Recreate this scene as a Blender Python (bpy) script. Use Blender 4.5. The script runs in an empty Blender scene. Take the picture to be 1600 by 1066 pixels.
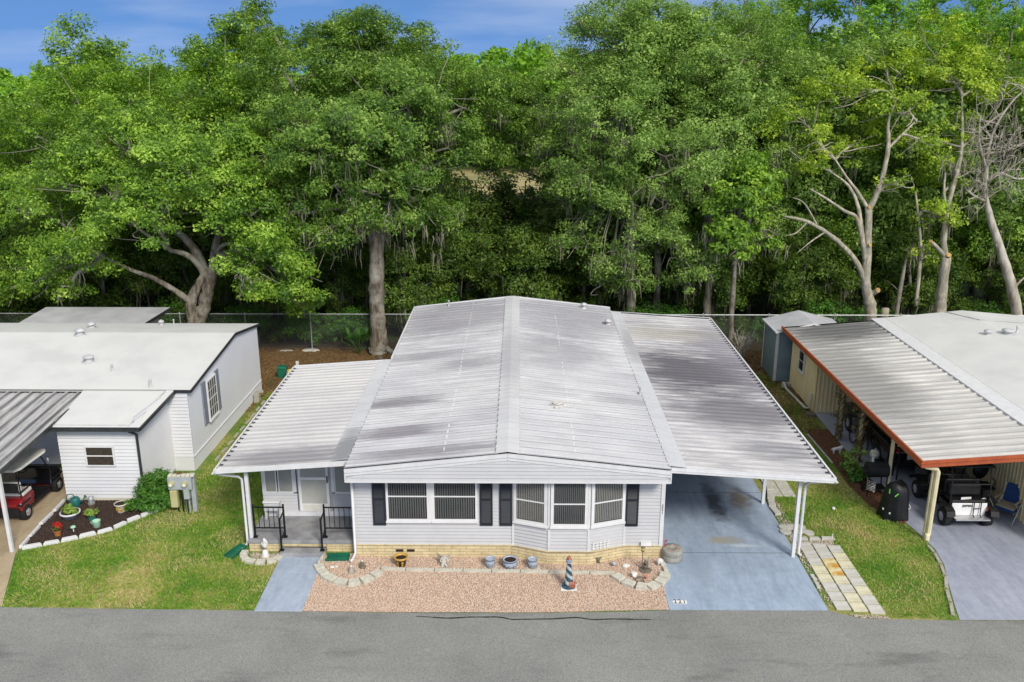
import bpy, math, random
import numpy as np
from mathutils import Vector, Matrix, noise
R_ = math.radians
PI = math.pi
sc = bpy.context.scene
# ------------------------------------------------------------------ camera
cd = bpy.data.cameras.new("camera"); cam = bpy.data.objects.new("camera", cd)
sc.collection.objects.link(cam); sc.camera = cam
cd.sensor_width = 36; cd.lens = 31.275; cd.clip_end = 3000; cd.clip_start = 0.1
cam.location = (0, 0, 12.5)
cam.rotation_euler = (R_(90 - 16.737), 0, R_(0.4737))
sc.render.resolution_x = 1024; sc.render.resolution_y = 682
# ------------------------------------------------------------------ world and sun
SUN_EL, SUN_AZ = 38, 152          # azimuth measured clockwise from +y (north)
w = bpy.data.worlds.new("World"); sc.world = w; w.use_nodes = True
nt = w.node_tree; nt.nodes.clear()
out = nt.nodes.new('ShaderNodeOutputWorld'); bg = nt.nodes.new('ShaderNodeBackground')
sky = nt.nodes.new('ShaderNodeTexSky'); sky.sky_type = 'NISHITA'; sky.sun_disc = False
sky.sun_elevation = R_(SUN_EL); sky.sun_rotation = R_(SUN_AZ)
sky.air_density = 1.0; sky.dust_density = 0.4; sky.ozone_density = 4
tc = nt.nodes.new('ShaderNodeTexCoord'); ad = nt.nodes.new('ShaderNodeVectorMath'); ad.operation = 'ADD'
ad.inputs[1].default_value = (0, 0, 0.55)
nm = nt.nodes.new('ShaderNodeVectorMath'); nm.operation = 'NORMALIZE'
nt.links.new(tc.outputs['Generated'], ad.inputs[0]); nt.links.new(ad.outputs[0], nm.inputs[0])
nt.links.new(nm.outputs[0], sky.inputs['Vector'])
# thin wisps of cloud
mpn = nt.nodes.new('ShaderNodeMapping'); mpn.inputs['Scale'].default_value = (2.2, 2.2, 14)
cn = nt.nodes.new('ShaderNodeTexNoise'); cn.inputs['Scale'].default_value = 2.0; cn.inputs['Detail'].default_value = 6
cr = nt.nodes.new('ShaderNodeValToRGB'); cr.color_ramp.elements[0].position = .42; cr.color_ramp.elements[1].position = .8
cr.color_ramp.elements[0].color = (0, 0, 0, 1); cr.color_ramp.elements[1].color = (.24, .24, .24, 1)
mx = nt.nodes.new('ShaderNodeMixRGB'); mx.inputs[2].default_value = (8.6, 8.6, 8.5, 1)
nt.links.new(tc.outputs['Generated'], mpn.inputs[0]); nt.links.new(mpn.outputs[0], cn.inputs['Vector'])
nt.links.new(cn.outputs['Fac'], cr.inputs[0])
# the cloud deck is thin at the horizon and closes overhead
sxy = nt.nodes.new('ShaderNodeSeparateXYZ'); nt.links.new(tc.outputs['Generated'], sxy.inputs[0])
deck = nt.nodes.new('ShaderNodeMapRange'); deck.inputs['From Min'].default_value = .10; deck.inputs['From Max'].default_value = .50; deck.inputs['To Min'].default_value = .0; deck.inputs['To Max'].default_value = .6
nt.links.new(sxy.outputs['Z'], deck.inputs[0]); cmx = nt.nodes.new('ShaderNodeMath'); cmx.operation = 'MAXIMUM'
nt.links.new(cr.outputs[0], cmx.inputs[0]); nt.links.new(deck.outputs[0], cmx.inputs[1]); nt.links.new(cmx.outputs[0], mx.inputs[0])
tint = nt.nodes.new('ShaderNodeMixRGB'); tint.blend_type = 'MULTIPLY'; tint.inputs[2].default_value = (1.12, 1.38, 1.56, 1)
tz = nt.nodes.new('ShaderNodeMapRange'); tz.inputs['From Min'].default_value = .06; tz.inputs['From Max'].default_value = .28; tz.inputs['To Min'].default_value = 1; tz.inputs['To Max'].default_value = 0
nt.links.new(sxy.outputs['Z'], tz.inputs[0]); nt.links.new(tz.outputs[0], tint.inputs[0]); nt.links.new(sky.outputs[0], tint.inputs[1]); nt.links.new(tint.outputs[0], mx.inputs[1]); nt.links.new(mx.outputs[0], bg.inputs['Color'])
bg.inputs['Strength'].default_value = 0.11
nt.links.new(bg.outputs[0], out.inputs['Surface'])
sl = bpy.data.lights.new("sun", 'SUN'); sl.energy = 2.6; sl.angle = R_(15); sl.color = (1, .94, .84)
so = bpy.data.objects.new("sun", sl); sc.collection.objects.link(so)
az = R_(SUN_AZ); el = R_(SUN_EL)
sdir = Vector((math.sin(az) * math.cos(el), math.cos(az) * math.cos(el), math.sin(el)))
so.rotation_euler = sdir.to_track_quat('Z', 'Y').to_euler(); so.location = sdir * 60
sc.view_settings.view_transform = 'Standard'; sc.view_settings.look = 'None'
sc.view_settings.exposure = 0.33; sc.view_settings.gamma = 1
sc.cycles.max_bounces = 6; sc.cycles.transparent_max_bounces = 12

# ------------------------------------------------------------------ materials
M = {}
def _n(nt, t): return nt.nodes.new(t)
def mat(name, col, col2=None, scale=3.0, stretch=(1, 1, 1), lo=.4, hi=.62, rough=.65, bump=0.0, bscale=40, bstretch=(1,1,1),
        metal=0.0, island=0.0, detail=5, col3=None, s3=.5, lo3=.5, hi3=.7, spec=.4, alpha=1.0, trans=0.0, coat=0.0, island_cols=None):
    m = bpy.data.materials.new(name); m.use_nodes = True; nt = m.node_tree; L = nt.links
    b = nt.nodes['Principled BSDF']; b.inputs['Roughness'].default_value = rough; b.inputs['Metallic'].default_value = metal
    b.inputs['Specular IOR Level'].default_value = spec; b.inputs['Coat Weight'].default_value = coat
    b.inputs['Transmission Weight'].default_value = trans
    if alpha < 1: b.inputs['Alpha'].default_value = alpha
    tc = _n(nt, 'ShaderNodeTexCoord')
    def noise_fac(sc_, st, lo, hi, det):
        mp = _n(nt, 'ShaderNodeMapping'); mp.inputs['Scale'].default_value = st
        nz = _n(nt, 'ShaderNodeTexNoise'); nz.inputs['Scale'].default_value = sc_; nz.inputs['Detail'].default_value = det
        nz.inputs['Roughness'].default_value = .62
        mr = _n(nt, 'ShaderNodeMapRange'); mr.inputs['From Min'].default_value = lo; mr.inputs['From Max'].default_value = hi
        L.new(tc.outputs['Object'], mp.inputs[0]); L.new(mp.outputs[0], nz.inputs['Vector']); L.new(nz.outputs['Fac'], mr.inputs[0])
        return mr.outputs[0]
    cur = None
    if col2 is None: col2 = tuple(c * .86 for c in col)
    mi = _n(nt, 'ShaderNodeMixRGB'); mi.inputs[1].default_value = (*col, 1); mi.inputs[2].default_value = (*col2, 1)
    L.new(noise_fac(scale, stretch, lo, hi, detail), mi.inputs[0]); cur = mi.outputs[0]
    if col3 is not None:
        m3 = _n(nt, 'ShaderNodeMixRGB'); m3.inputs[2].default_value = (*col3, 1); L.new(cur, m3.inputs[1])
        L.new(noise_fac(s3, (1, 1, 1), lo3, hi3, 4), m3.inputs[0]); cur = m3.outputs[0]
    if island_cols:
        ge = _n(nt, 'ShaderNodeNewGeometry'); rp = _n(nt, 'ShaderNodeValToRGB'); rp.color_ramp.interpolation = 'LINEAR'
        els = rp.color_ramp.elements
        while len(els) < len(island_cols): els.new(.5)
        for i, c in enumerate(island_cols):
            els[i].position = i / (len(island_cols) - 1); els[i].color = (*c, 1)
        L.new(ge.outputs['Random Per Island'], rp.inputs[0])
        mm = _n(nt, 'ShaderNodeMixRGB'); mm.inputs[0].default_value = .75; L.new(cur, mm.inputs[1]); L.new(rp.outputs[0], mm.inputs[2]); cur = mm.outputs[0]
    if island:
        ge = _n(nt, 'ShaderNodeNewGeometry'); hs = _n(nt, 'ShaderNodeHueSaturation')
        mr = _n(nt, 'ShaderNodeMapRange'); mr.inputs['To Min'].default_value = 1 - island; mr.inputs['To Max'].default_value = 1 + island
        L.new(ge.outputs['Random Per Island'], mr.inputs[0]); L.new(mr.outputs[0], hs.inputs['Value']); L.new(cur, hs.inputs['Color']); cur = hs.outputs[0]
    L.new(cur, b.inputs['Base Color'])
    if bump:
        mp = _n(nt, 'ShaderNodeMapping'); mp.inputs['Scale'].default_value = bstretch
        nz = _n(nt, 'ShaderNodeTexNoise'); nz.inputs['Scale'].default_value = bscale; nz.inputs['Detail'].default_value = 4
        bp = _n(nt, 'ShaderNodeBump'); bp.inputs['Strength'].default_value = bump; bp.inputs['Distance'].default_value = .02
        L.new(tc.outputs['Object'], mp.inputs[0]); L.new(mp.outputs[0], nz.inputs['Vector']); L.new(nz.outputs['Fac'], bp.inputs['Height']); L.new(bp.outputs[0], b.inputs['Normal'])
    M[name] = m
    return m
def leafmat(name, cols, tr=.35, cell=.35):
    """foliage: one colour per leaf (island) mixed with broad patches of a second tone; part of the light passes through"""
    m = bpy.data.materials.new(name); m.use_nodes = True; nt = m.node_tree; L = nt.links; nt.nodes.clear()
    o = _n(nt, 'ShaderNodeOutputMaterial'); d = _n(nt, 'ShaderNodeBsdfPrincipled'); t = _n(nt, 'ShaderNodeBsdfTranslucent'); s = _n(nt, 'ShaderNodeMixShader')
    d.inputs['Roughness'].default_value = .5; d.inputs['Specular IOR Level'].default_value = .35
    ge = _n(nt, 'ShaderNodeNewGeometry'); tc = _n(nt, 'ShaderNodeTexCoord'); nz = _n(nt, 'ShaderNodeTexNoise'); nz.inputs['Scale'].default_value = cell * 2.6; nz.inputs['Detail'].default_value = 5; nz.inputs['Roughness'].default_value = .65
    oi = _n(nt, 'ShaderNodeObjectInfo')
    L.new(tc.outputs['Object'], nz.inputs['Vector'])
    a = _n(nt, 'ShaderNodeMath'); a.operation = 'MULTIPLY_ADD'; a.inputs[1].default_value = .42; L.new(ge.outputs['Random Per Island'], a.inputs[0])
    b = _n(nt, 'ShaderNodeMapRange'); b.inputs['From Min'].default_value = .36; b.inputs['From Max'].default_value = .66; b.inputs['To Max'].default_value = .66; L.new(nz.outputs['Fac'], b.inputs[0]); L.new(b.outputs[0], a.inputs[2])
    rp = _n(nt, 'ShaderNodeValToRGB'); els = rp.color_ramp.elements
    while len(els) < len(cols): els.new(.5)
    for i, c in enumerate(cols): els[i].position = i / (len(cols) - 1); els[i].color = (*c, 1)
    L.new(a.outputs[0], rp.inputs[0]); L.new(rp.outputs[0], d.inputs['Base Color'])
    hs = _n(nt, 'ShaderNodeHueSaturation'); hs.inputs['Value'].default_value = 1.25; hs.inputs['Saturation'].default_value = 1.1; hs.inputs['Hue'].default_value = .49
    L.new(rp.outputs[0], hs.inputs['Color']); L.new(hs.outputs[0], t.inputs['Color'])
    s.inputs[0].default_value = tr; L.new(d.outputs[0], s.inputs[1]); L.new(t.outputs[0], s.inputs[2]); L.new(s.outputs[0], o.inputs['Surface'])
    M[name] = m
    return m

# ------------------------------------------------------------------ mesh builder
COL = sc.collection
class B:
    """collects shapes; obj() links them as one mesh object. o = origin subtracted from the coordinates"""
    def __init__(s, o=(0, 0, 0)): s.v = []; s.f = []; s.o = Vector(o); s.mark = None
    def add(s, vs, fs):
        n = len(s.v); s.v.extend([tuple(v) for v in vs]); s.f.extend([tuple(i + n for i in f) for f in fs]); return s
    def poly(s, *pts): return s.add(pts, [tuple(range(len(pts)))])
    def box(s, x0, x1, y0, y1, z0, z1, rz=0, piv=None, sh=0.0):
        vs = [(x0, y0, z0), (x1, y0, z0), (x1, y1, z0), (x0, y1, z0), (x0, y0, z1), (x1, y0, z1), (x1, y1, z1), (x0, y1, z1)]
        if rz:
            cx, cy = piv if piv else ((x0 + x1) / 2, (y0 + y1) / 2); c, sn = math.cos(rz), math.sin(rz)
            vs = [(cx + (x - cx) * c - (y - cy) * sn, cy + (x - cx) * sn + (y - cy) * c, z) for x, y, z in vs]
        return s.add(vs, [(0, 3, 2, 1), (4, 5, 6, 7), (0, 1, 5, 4), (1, 2, 6, 5), (2, 3, 7, 6), (3, 0, 4, 7)])
    def beam(s, a, b, w, h, up=(0, 0, 1)):
        a = Vector(a); b = Vector(b); d = (b - a).normalized(); u = Vector(up)
        if abs(d.dot(u)) > .95: u = Vector((0, 1, 0))
        r = d.cross(u).normalized(); u = r.cross(d).normalized(); vs = []
        for p in (a, b):
            for i, j in ((-1, -1), (1, -1), (1, 1), (-1, 1)): vs.append(p + r * (w / 2 * i) + u * (h / 2 * j))
        return s.add(vs, [(0, 1, 2, 3), (7, 6, 5, 4), (0, 4, 5, 1), (1, 5, 6, 2), (2, 6, 7, 3), (3, 7, 4, 0)])
    def tube(s, pts, rad, n=8, caps=True):
        pts = [Vector(p) for p in pts]
        if not hasattr(rad, '__len__'): rad = [rad] * len(pts)
        base = len(s.v); k = len(pts); prev = None
        for i, p in enumerate(pts):
            d = (pts[min(i + 1, k - 1)] - pts[max(i - 1, 0)]).normalized()
            if prev is None:
                u = Vector((0, 0, 1)) if abs(d.z) < .9 else Vector((1, 0, 0)); prev = d.cross(u).normalized()
            r = (prev - d * prev.dot(d)).normalized(); prev = r; q = d.cross(r)
            for j in range(n):
                a = 2 * PI * j / n; s.v.append(tuple(p + (r * math.cos(a) + q * math.sin(a)) * rad[i]))
        for i in range(k - 1):
            for j in range(n):
                a = base + i * n + j; b2 = base + i * n + (j + 1) % n; s.f.append((a, b2, b2 + n, a + n))
        if caps: s.f.append(tuple(base + j for j in reversed(range(n)))); s.f.append(tuple(base + (k - 1) * n + j for j in range(n)))
        return s
    def lathe(s, prof, c=(0, 0, 0), n=20, caps=True):
        base = len(s.v); k = len(prof)
        for r, z in prof:
            for j in range(n):
                a = 2 * PI * j / n; s.v.append((c[0] + r * math.cos(a), c[1] + r * math.sin(a), c[2] + z))
        for i in range(k - 1):
            for j in range(n):
                a = base + i * n + j; b2 = base + i * n + (j + 1) % n; s.f.append((a, b2, b2 + n, a + n))
        if caps:
            s.f.append(tuple(base + j for j in reversed(range(n)))); s.f.append(tuple(base + (k - 1) * n + j for j in range(n)))
        return s
    def disc(s, c, axis, r, depth, n=20, r2=None):
        a = Vector(axis).normalized(); c = Vector(c); return s.tube([c - a * depth / 2, c + a * depth / 2], [r, r if r2 is None else r2], n)
    def ball(s, c, r, n=12, k=8):
        if not hasattr(r, '__len__'): r = (r, r, r)
        base = len(s.v)
        for i in range(k + 1):
            t = PI * i / k
            for j in range(n):
                a = 2 * PI * j / n; s.v.append((c[0] + r[0] * math.sin(t) * math.cos(a), c[1] + r[1] * math.sin(t) * math.sin(a), c[2] - r[2] * math.cos(t)))
        for i in range(k):
            for j in range(n):
                a = base + i * n + j; b2 = base + i * n + (j + 1) % n; s.f.append((a, b2, b2 + n, a + n))
        return s
    def prism(s, poly, z0, z1, inset=0.0):
        n = len(poly); cx = sum(p[0] for p in poly) / n; cy = sum(p[1] for p in poly) / n
        top = [(cx + (x - cx) * (1 - inset), cy + (y - cy) * (1 - inset), z1) for x, y in poly]
        return s.add([(x, y, z0) for x, y in poly] + top, [tuple(reversed(range(n))), tuple(range(n, 2 * n))] + [(i, (i + 1) % n, n + (i + 1) % n, n + i) for i in range(n)])
    def extr(s, prof, x0, x1):
        """profile in (y, z) extruded along x"""
        n = len(prof)
        return s.add([(x0, y, z) for y, z in prof] + [(x1, y, z) for y, z in prof], [tuple(range(n)), tuple(reversed(range(n, 2 * n)))] + [(i, n + i, n + (i + 1) % n, (i + 1) % n) for i in range(n)])
    def obj(s, name, m, parent=None, smooth=False, bevel=0.0, kind=None, loc=None, rz=0):
        me = bpy.data.meshes.new(name)
        o_ = s.o; me.from_pydata([(x - o_.x, y - o_.y, z - o_.z) for x, y, z in s.v], [], s.f)
        ms = m if isinstance(m, (list, tuple)) else [m]
        for k in ms: me.materials.append(M[k] if isinstance(k, str) else k)
        if s.mark is not None:
            for p_ in me.polygons:
                if p_.index >= s.mark: p_.material_index = 1
        if smooth:
            me.polygons.foreach_set('use_smooth', [True] * len(me.polygons))
        me.update(); ob = bpy.data.objects.new(name, me); COL.objects.link(ob)
        if parent is not None: ob.parent = parent
        else: ob.location = s.o if loc is None else loc
        if loc is not None: ob.location = loc
        if rz: ob.rotation_euler.z = rz
        if bevel:
            bv = ob.modifiers.new('bevel', 'BEVEL'); bv.width = bevel; bv.segments = 2; bv.limit_method = 'ANGLE'
        if smooth == 'auto':
            try: me.shade_smooth()
            except Exception: pass
        if kind: ob['kind'] = kind
        return ob
def thing(name, label, cat, loc=(0, 0, 0), rz=0, group=None):
    o = bpy.data.objects.new(name, None); COL.objects.link(o); o.empty_display_size = .1
    o.location = loc; o.rotation_euler = (0, 0, rz); o['label'] = label; o['category'] = cat
    if group: o['group'] = group
    return o
def tag(o, label, cat, group=None):
    o['label'] = label; o['category'] = cat
    if group: o['group'] = group
    return o
def stuff(o, label, cat): tag(o, label, cat); o['kind'] = 'stuff'; return o
def dup(root, loc, rz=0, label=None, scale=None):
    r = root.copy(); COL.objects.link(r); r.location = loc; r.rotation_euler = (0, 0, rz)
    if scale: r.scale = (scale,) * 3 if not hasattr(scale, '__len__') else scale
    if label: r['label'] = label
    for ch in list(root.children):
        c = ch.copy(); COL.objects.link(c); c.parent = r
        for g in list(ch.children):
            d = g.copy(); COL.objects.link(d); d.parent = c
    return r
def text_mesh(name, txt, size, m, ext=.004, font_scale=1.0):
    cu = bpy.data.curves.new(name, 'FONT'); cu.body = txt; cu.size = size; cu.extrude = ext; cu.align_x = 'CENTER'; cu.align_y = 'CENTER'; cu.offset = size * .02
    tmp = bpy.data.objects.new(name + '_tmp', cu); COL.objects.link(tmp)
    dg = bpy.context.evaluated_depsgraph_get(); me = bpy.data.meshes.new_from_object(tmp.evaluated_get(dg))
    bpy.data.objects.remove(tmp); me.materials.clear(); me.materials.append(M[m])
    o = bpy.data.objects.new(name, me); COL.objects.link(o); return o
def np_mesh(name, V, F, m, parent=None, loc=(0, 0, 0)):
    """V (n,3), F (k,q) arrays of equal-sided faces"""
    me = bpy.data.meshes.new(name); V = np.asarray(V, dtype=np.float32); F = np.asarray(F, dtype=np.int32); q = F.shape[1]
    me.vertices.add(len(V)); me.vertices.foreach_set('co', V.ravel())
    me.loops.add(F.size); me.loops.foreach_set('vertex_index', F.ravel())
    me.polygons.add(len(F)); me.polygons.foreach_set('loop_start', np.arange(0, F.size, q, dtype=np.int32)); me.polygons.foreach_set('loop_total', np.full(len(F), q, dtype=np.int32))
    me.update(calc_edges=True)
    for k in (m if isinstance(m, (list, tuple)) else [m]): me.materials.append(M[k])
    ob = bpy.data.objects.new(name, me); COL.objects.link(ob); ob.parent = parent; ob.location = loc
    return ob

# palette
mat('siding', (.53, .53, .535), (.49, .49, .50), scale=1.2, rough=.5, bump=.05, bscale=30)
mat('siding_white', (.68, .68, .69), (.62, .62, .64), scale=.8, rough=.5)
mat('trim_white', (.68, .68, .685), (.62, .62, .63), scale=4, rough=.45)
mat('panel_blue', (.80, .81, .87), (.76, .77, .83), scale=.6, rough=.45)
mat('black_trim', (.025, .027, .03), (.04, .042, .045), scale=6, rough=.35)
mat('black_iron', (.008, .008, .009), rough=.4)
mat('shutter', (.014, .018, .026), (.02, .025, .034), scale=2, rough=.5)
mat('grey_shutter', (.22, .24, .3), rough=.5)
mat('frame_white', (.74, .74, .74), (.68, .68, .68), scale=3, rough=.4)
mat('glass', (.02, .024, .028), (.03, .034, .036), rough=.08, spec=.5, alpha=.30)
mat('blind', (.38, .39, .39), (.32, .33, .33), scale=2, rough=.6)
mat('blind_light', (.85, .84, .78), (.75, .75, .70), scale=1, rough=.6)
mat('dark_in', (.02, .02, .022), rough=.8)
mat('screen', (.34, .34, .31), (.42, .42, .38), scale=1.1, rough=.6)
mat('concrete_grey', (.30, .30, .31), (.22, .22, .23), scale=2.5, rough=.85, bump=.1, col3=(.38, .38, .38), s3=1.2)
mat('cream_paint', (.62, .59, .48), (.55, .52, .42), scale=3, rough=.6)
mat('tan_wall', (.86, .72, .42), (.76, .62, .34), scale=1.5, stretch=(1, 1, .3), rough=.6)
mat('orange_trim', (.42, .10, .035), (.34, .075, .03), scale=4, rough=.4)
mat('tan_trim', (.72, .64, .40), (.60, .52, .33), scale=4, rough=.45)
mat('shed_blue', (.20, .27, .30), (.16, .22, .25), scale=2, rough=.5)
mat('galv', (.42, .44, .45), (.3, .31, .32), scale=8, rough=.45, metal=.3)
mat('chain_wire', (.13, .135, .14), rough=.6, metal=.2)
mat('white_roof', (.62, .62, .60), (.57, .57, .555), scale=.7, rough=.6, col3=(.52, .52, .52), s3=.35, lo3=.55, hi3=.85)
mat('vent_metal', (.55, .55, .55), (.4, .4, .4), scale=6, rough=.5)
mat('edging', (.60, .58, .49), (.46, .44, .36), scale=9, rough=.9, bump=.3, bscale=25)
mat('paver_yellow', (.66, .62, .44), (.54, .50, .36), scale=3, rough=.9, bump=.25, bscale=30)
mat('paver_stone', (.56, .55, .50), (.45, .44, .40), scale=3, rough=.9, bump=.25, bscale=30, col3=(.52, .50, .40), s3=.9)
mat('rust_paver', (.66, .58, .32), (.52, .27, .05), scale=3.2, lo=.42, hi=.6, rough=.9)
mat('round_stone', (.52, .51, .46), (.42, .41, .36), scale=7, rough=.9, bump=.2)
mat('tyre', (.012, .012, .013), rough=.8, bump=.2, bscale=60)
mat('alloy', (.6, .6, .62), rough=.3, metal=.8)
mat('red_paint', (.22, .009, .015), (.17, .008, .012), rough=.25, coat=.5)
mat('black_paint', (.006, .006, .007), rough=.2, coat=.6)
mat('screen_pane', (.27, .27, .25), (.34, .34, .31), scale=1.1, rough=.5)
mat('black_plastic', (.007, .007, .008), (.011, .011, .011), rough=.6)
mat('black_cover', (.005, .005, .006), (.009, .009, .010), scale=4, rough=.45, bump=.4, bscale=6)
mat('cream_vinyl', (.66, .64, .58), rough=.5)
mat('cart_roof', (.66, .66, .60), (.58, .58, .53), rough=.45)
mat('red_light', (.5, .01, .01), rough=.2)
mat('amber_light', (.7, .12, .02), rough=.25)
mat('lime', (.25, .75, .1), rough=.5)
mat('blue_fabric', (.012, .045, .15), (.018, .06, .18), rough=.8)
mat('beige_fabric', (.42, .36, .25), rough=.8)
mat('alu', (.55, .55, .56), rough=.35, metal=.7)
mat('green_plastic', (.012, .15, .085), (.012, .11, .065), scale=5, rough=.45)
mat('teal_plastic', (.02, .14, .13), rough=.4)
mat('terracotta', (.55, .22, .07), (.48, .18, .06), rough=.7)
mat('ochre_glaze', (.55, .33, .07), (.45, .26, .05), rough=.3)
mat('brown_glaze', (.025, .014, .012), (.06, .035, .02), scale=6, rough=.25)
mat('china', (.42, .46, .52), (.34, .38, .45), rough=.25)
mat('china_blue', (.06, .11, .22), rough=.3)
mat('soil', (.03, .018, .012), rough=.95)
mat('plaster', (.55, .53, .47), (.40, .38, .33), scale=14, rough=.8)
mat('shell_white', (.68, .67, .63), (.7, .68, .64), scale=10, rough=.5)
mat('old_stone', (.42, .40, .33), (.28, .27, .22), scale=14, rough=.9)
mat('dark_stone', (.12, .10, .08), (.2, .17, .12), scale=14, rough=.85)
mat('coral', (.55, .12, .07), (.6, .4, .33), scale=20, rough=.7)
mat('lh_blue', (.02, .045, .07), (.05, .10, .13), scale=12, rough=.4)
mat('lh_white', (.50, .55, .54), (.36, .42, .42), scale=18, rough=.4)
mat('lh_red', (.26, .06, .035), (.36, .16, .10), scale=20, rough=.6)
mat('yellow_plastic', (.62, .52, .12), rough=.5)
mat('meter_tan', (.50, .46, .24), rough=.5)
mat('meter_grey', (.40, .43, .45), (.34, .37, .39), rough=.5)
mat('grey_pot', (.10, .11, .14), rough=.6)
mat('mint_pot', (.36, .58, .42), rough=.5)
mat('jade_pot', (.05, .26, .2), rough=.5)
mat('petal_red', (.5, .012, .01), rough=.6)
mat('petal_yellow', (.65, .38, .01), rough=.6)
mat('wood_old', (.12, .09, .06), (.2, .15, .1), scale=10, rough=.85)
mat('plate_white', (.8, .8, .78), rough=.6)
mat('digit', (.02, .02, .02), rough=.6)
mat('number_grey', (.10, .10, .11), rough=.5)
mat('grey_wheel', (.34, .33, .29), (.26, .25, .22), scale=6, rough=.7)
mat('grey_cushion', (.52, .53, .53), (.45, .46, .46), scale=5, rough=.8)
mat('bark', (.24, .205, .155), (.085, .068, .05), scale=7, stretch=(1, 1, .18), lo=.38, hi=.58, rough=.95, bump=1, bscale=12, bstretch=(1, 1, .16), col3=(.33, .31, .26), s3=1.3, lo3=.45, hi3=.65)
mat('bark_pale', (.50, .46, .36), (.25, .21, .15), scale=8, stretch=(1, 1, .25), lo=.42, hi=.6, rough=.95, bump=.9, bscale=14, bstretch=(1, 1, .2), col3=(.28, .27, .21), s3=1.6, lo3=.45, hi3=.62)
mat('bark_bare', (.50, .47, .40), (.26, .22, .17), scale=4, stretch=(1, 1, .3), rough=.95, bump=.4)
mat('cut_wood', (.50, .34, .12), (.36, .22, .08), scale=9, rough=.9)
mat('moss', (.17, .165, .11), (.24, .23, .16), scale=1.5, rough=1, island=.3)
mat('twig', (.31, .28, .23), rough=.95)
leafmat('leaf_oak', [(0.032, 0.073, 0.011), (0.081, 0.175, 0.021), (0.169, 0.322, 0.036), (0.345, 0.535, 0.062), (0.525, 0.717, 0.131)])
leafmat('leaf_oak_b', [(0.028, 0.062, 0.012), (0.058, 0.133, 0.019), (0.132, 0.255, 0.037), (0.256, 0.407, 0.063), (0.415, 0.556, 0.125)])
leafmat('leaf_grey', [(0.054, 0.1, 0.022), (0.112, 0.205, 0.04), (0.214, 0.361, 0.068), (0.356, 0.522, 0.115), (0.497, 0.646, 0.165)])
leafmat('leaf_yel', [(0.055, 0.105, 0.011), (0.132, 0.229, 0.022), (0.271, 0.425, 0.04), (0.462, 0.623, 0.062), (0.635, 0.703, 0.098)])
leafmat('leaf_dark', [(0.041, 0.084, 0.015), (0.07, 0.137, 0.021), (0.134, 0.221, 0.03), (0.23, 0.339, 0.043)])
leafmat('leaf_pine', [(0.061, 0.159, 0.017), (0.109, 0.259, 0.024), (0.18, 0.372, 0.032), (0.265, 0.495, 0.044), (0.362, 0.609, 0.06)], cell=.25)
leafmat('leaf_bush', [(0.032, 0.101, 0.015), (0.064, 0.181, 0.021), (0.108, 0.262, 0.036), (0.161, 0.342, 0.053)], cell=2)
leafmat('leaf_var', [(0.072, 0.192, 0.024), (0.192, 0.36, 0.048), (0.42, 0.504, 0.12), (0.144, 0.288, 0.048)], cell=4)
leafmat('leaf_dry', [(0.143, 0.1, 0.043), (0.229, 0.172, 0.072), (0.315, 0.243, 0.114)], cell=2)
leafmat('palm', [(0.031, 0.108, 0.023), (0.062, 0.169, 0.031), (0.108, 0.231, 0.046)], cell=2)
# ------------------------------------------------------------------ position-aware ground materials
def graph(name):
    m = bpy.data.materials.new(name); m.use_nodes = True; nt = m.node_tree
    M[name] = m
    return m, nt, nt.links, nt.nodes['Principled BSDF']
def zone(nt, L, axis, a, b, wob=0.0, wscale=.6):
    """0 below a, 1 above b along one world axis, with a wobbly edge"""
    tc = _n(nt, 'ShaderNodeTexCoord'); sp = _n(nt, 'ShaderNodeSeparateXYZ'); L.new(tc.outputs['Object'], sp.inputs[0])
    v = sp.outputs['XYZ'.index(axis)]
    if wob:
        nz = _n(nt, 'ShaderNodeTexNoise'); nz.inputs['Scale'].default_value = wscale; nz.inputs['Detail'].default_value = 5; L.new(tc.outputs['Object'], nz.inputs['Vector'])
        ma = _n(nt, 'ShaderNodeMath'); ma.operation = 'MULTIPLY_ADD'; ma.inputs[1].default_value = wob * 2; ma.inputs[2].default_value = -wob; L.new(nz.outputs['Fac'], ma.inputs[0])
        ad = _n(nt, 'ShaderNodeMath'); ad.operation = 'ADD'; L.new(v, ad.inputs[0]); L.new(ma.outputs[0], ad.inputs[1]); v = ad.outputs[0]
    mr = _n(nt, 'ShaderNodeMapRange'); mr.inputs['From Min'].default_value = a; mr.inputs['From Max'].default_value = b; L.new(v, mr.inputs[0]); return mr.outputs[0]
def ramp_noise(nt, L, sc_, stops, stretch=(1, 1, 1), det=6, rough=.6):
    tc = _n(nt, 'ShaderNodeTexCoord'); mp = _n(nt, 'ShaderNodeMapping'); mp.inputs['Scale'].default_value = stretch
    nz = _n(nt, 'ShaderNodeTexNoise'); nz.inputs['Scale'].default_value = sc_; nz.inputs['Detail'].default_value = det; nz.inputs['Roughness'].default_value = rough
    rp = _n(nt, 'ShaderNodeValToRGB'); els = rp.color_ramp.elements
    while len(els) < len(stops): els.new(.5)
    for i, (p, c) in enumerate(stops): els[i].position = p; els[i].color = (*c, 1)
    L.new(tc.outputs['Object'], mp.inputs[0]); L.new(mp.outputs[0], nz.inputs['Vector']); L.new(nz.outputs['Fac'], rp.inputs[0]); return rp.outputs[0]
def mixc(nt, L, fac, a, b, mode='MIX'):
    m = _n(nt, 'ShaderNodeMixRGB'); m.blend_type = mode
    for i, x in enumerate((fac, a, b)):
        if isinstance(x, (int, float)): m.inputs[i].default_value = x
        elif isinstance(x, tuple): m.inputs[i].default_value = (*x, 1)
        else: L.new(x, m.inputs[i])
    return m.outputs[0]
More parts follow.
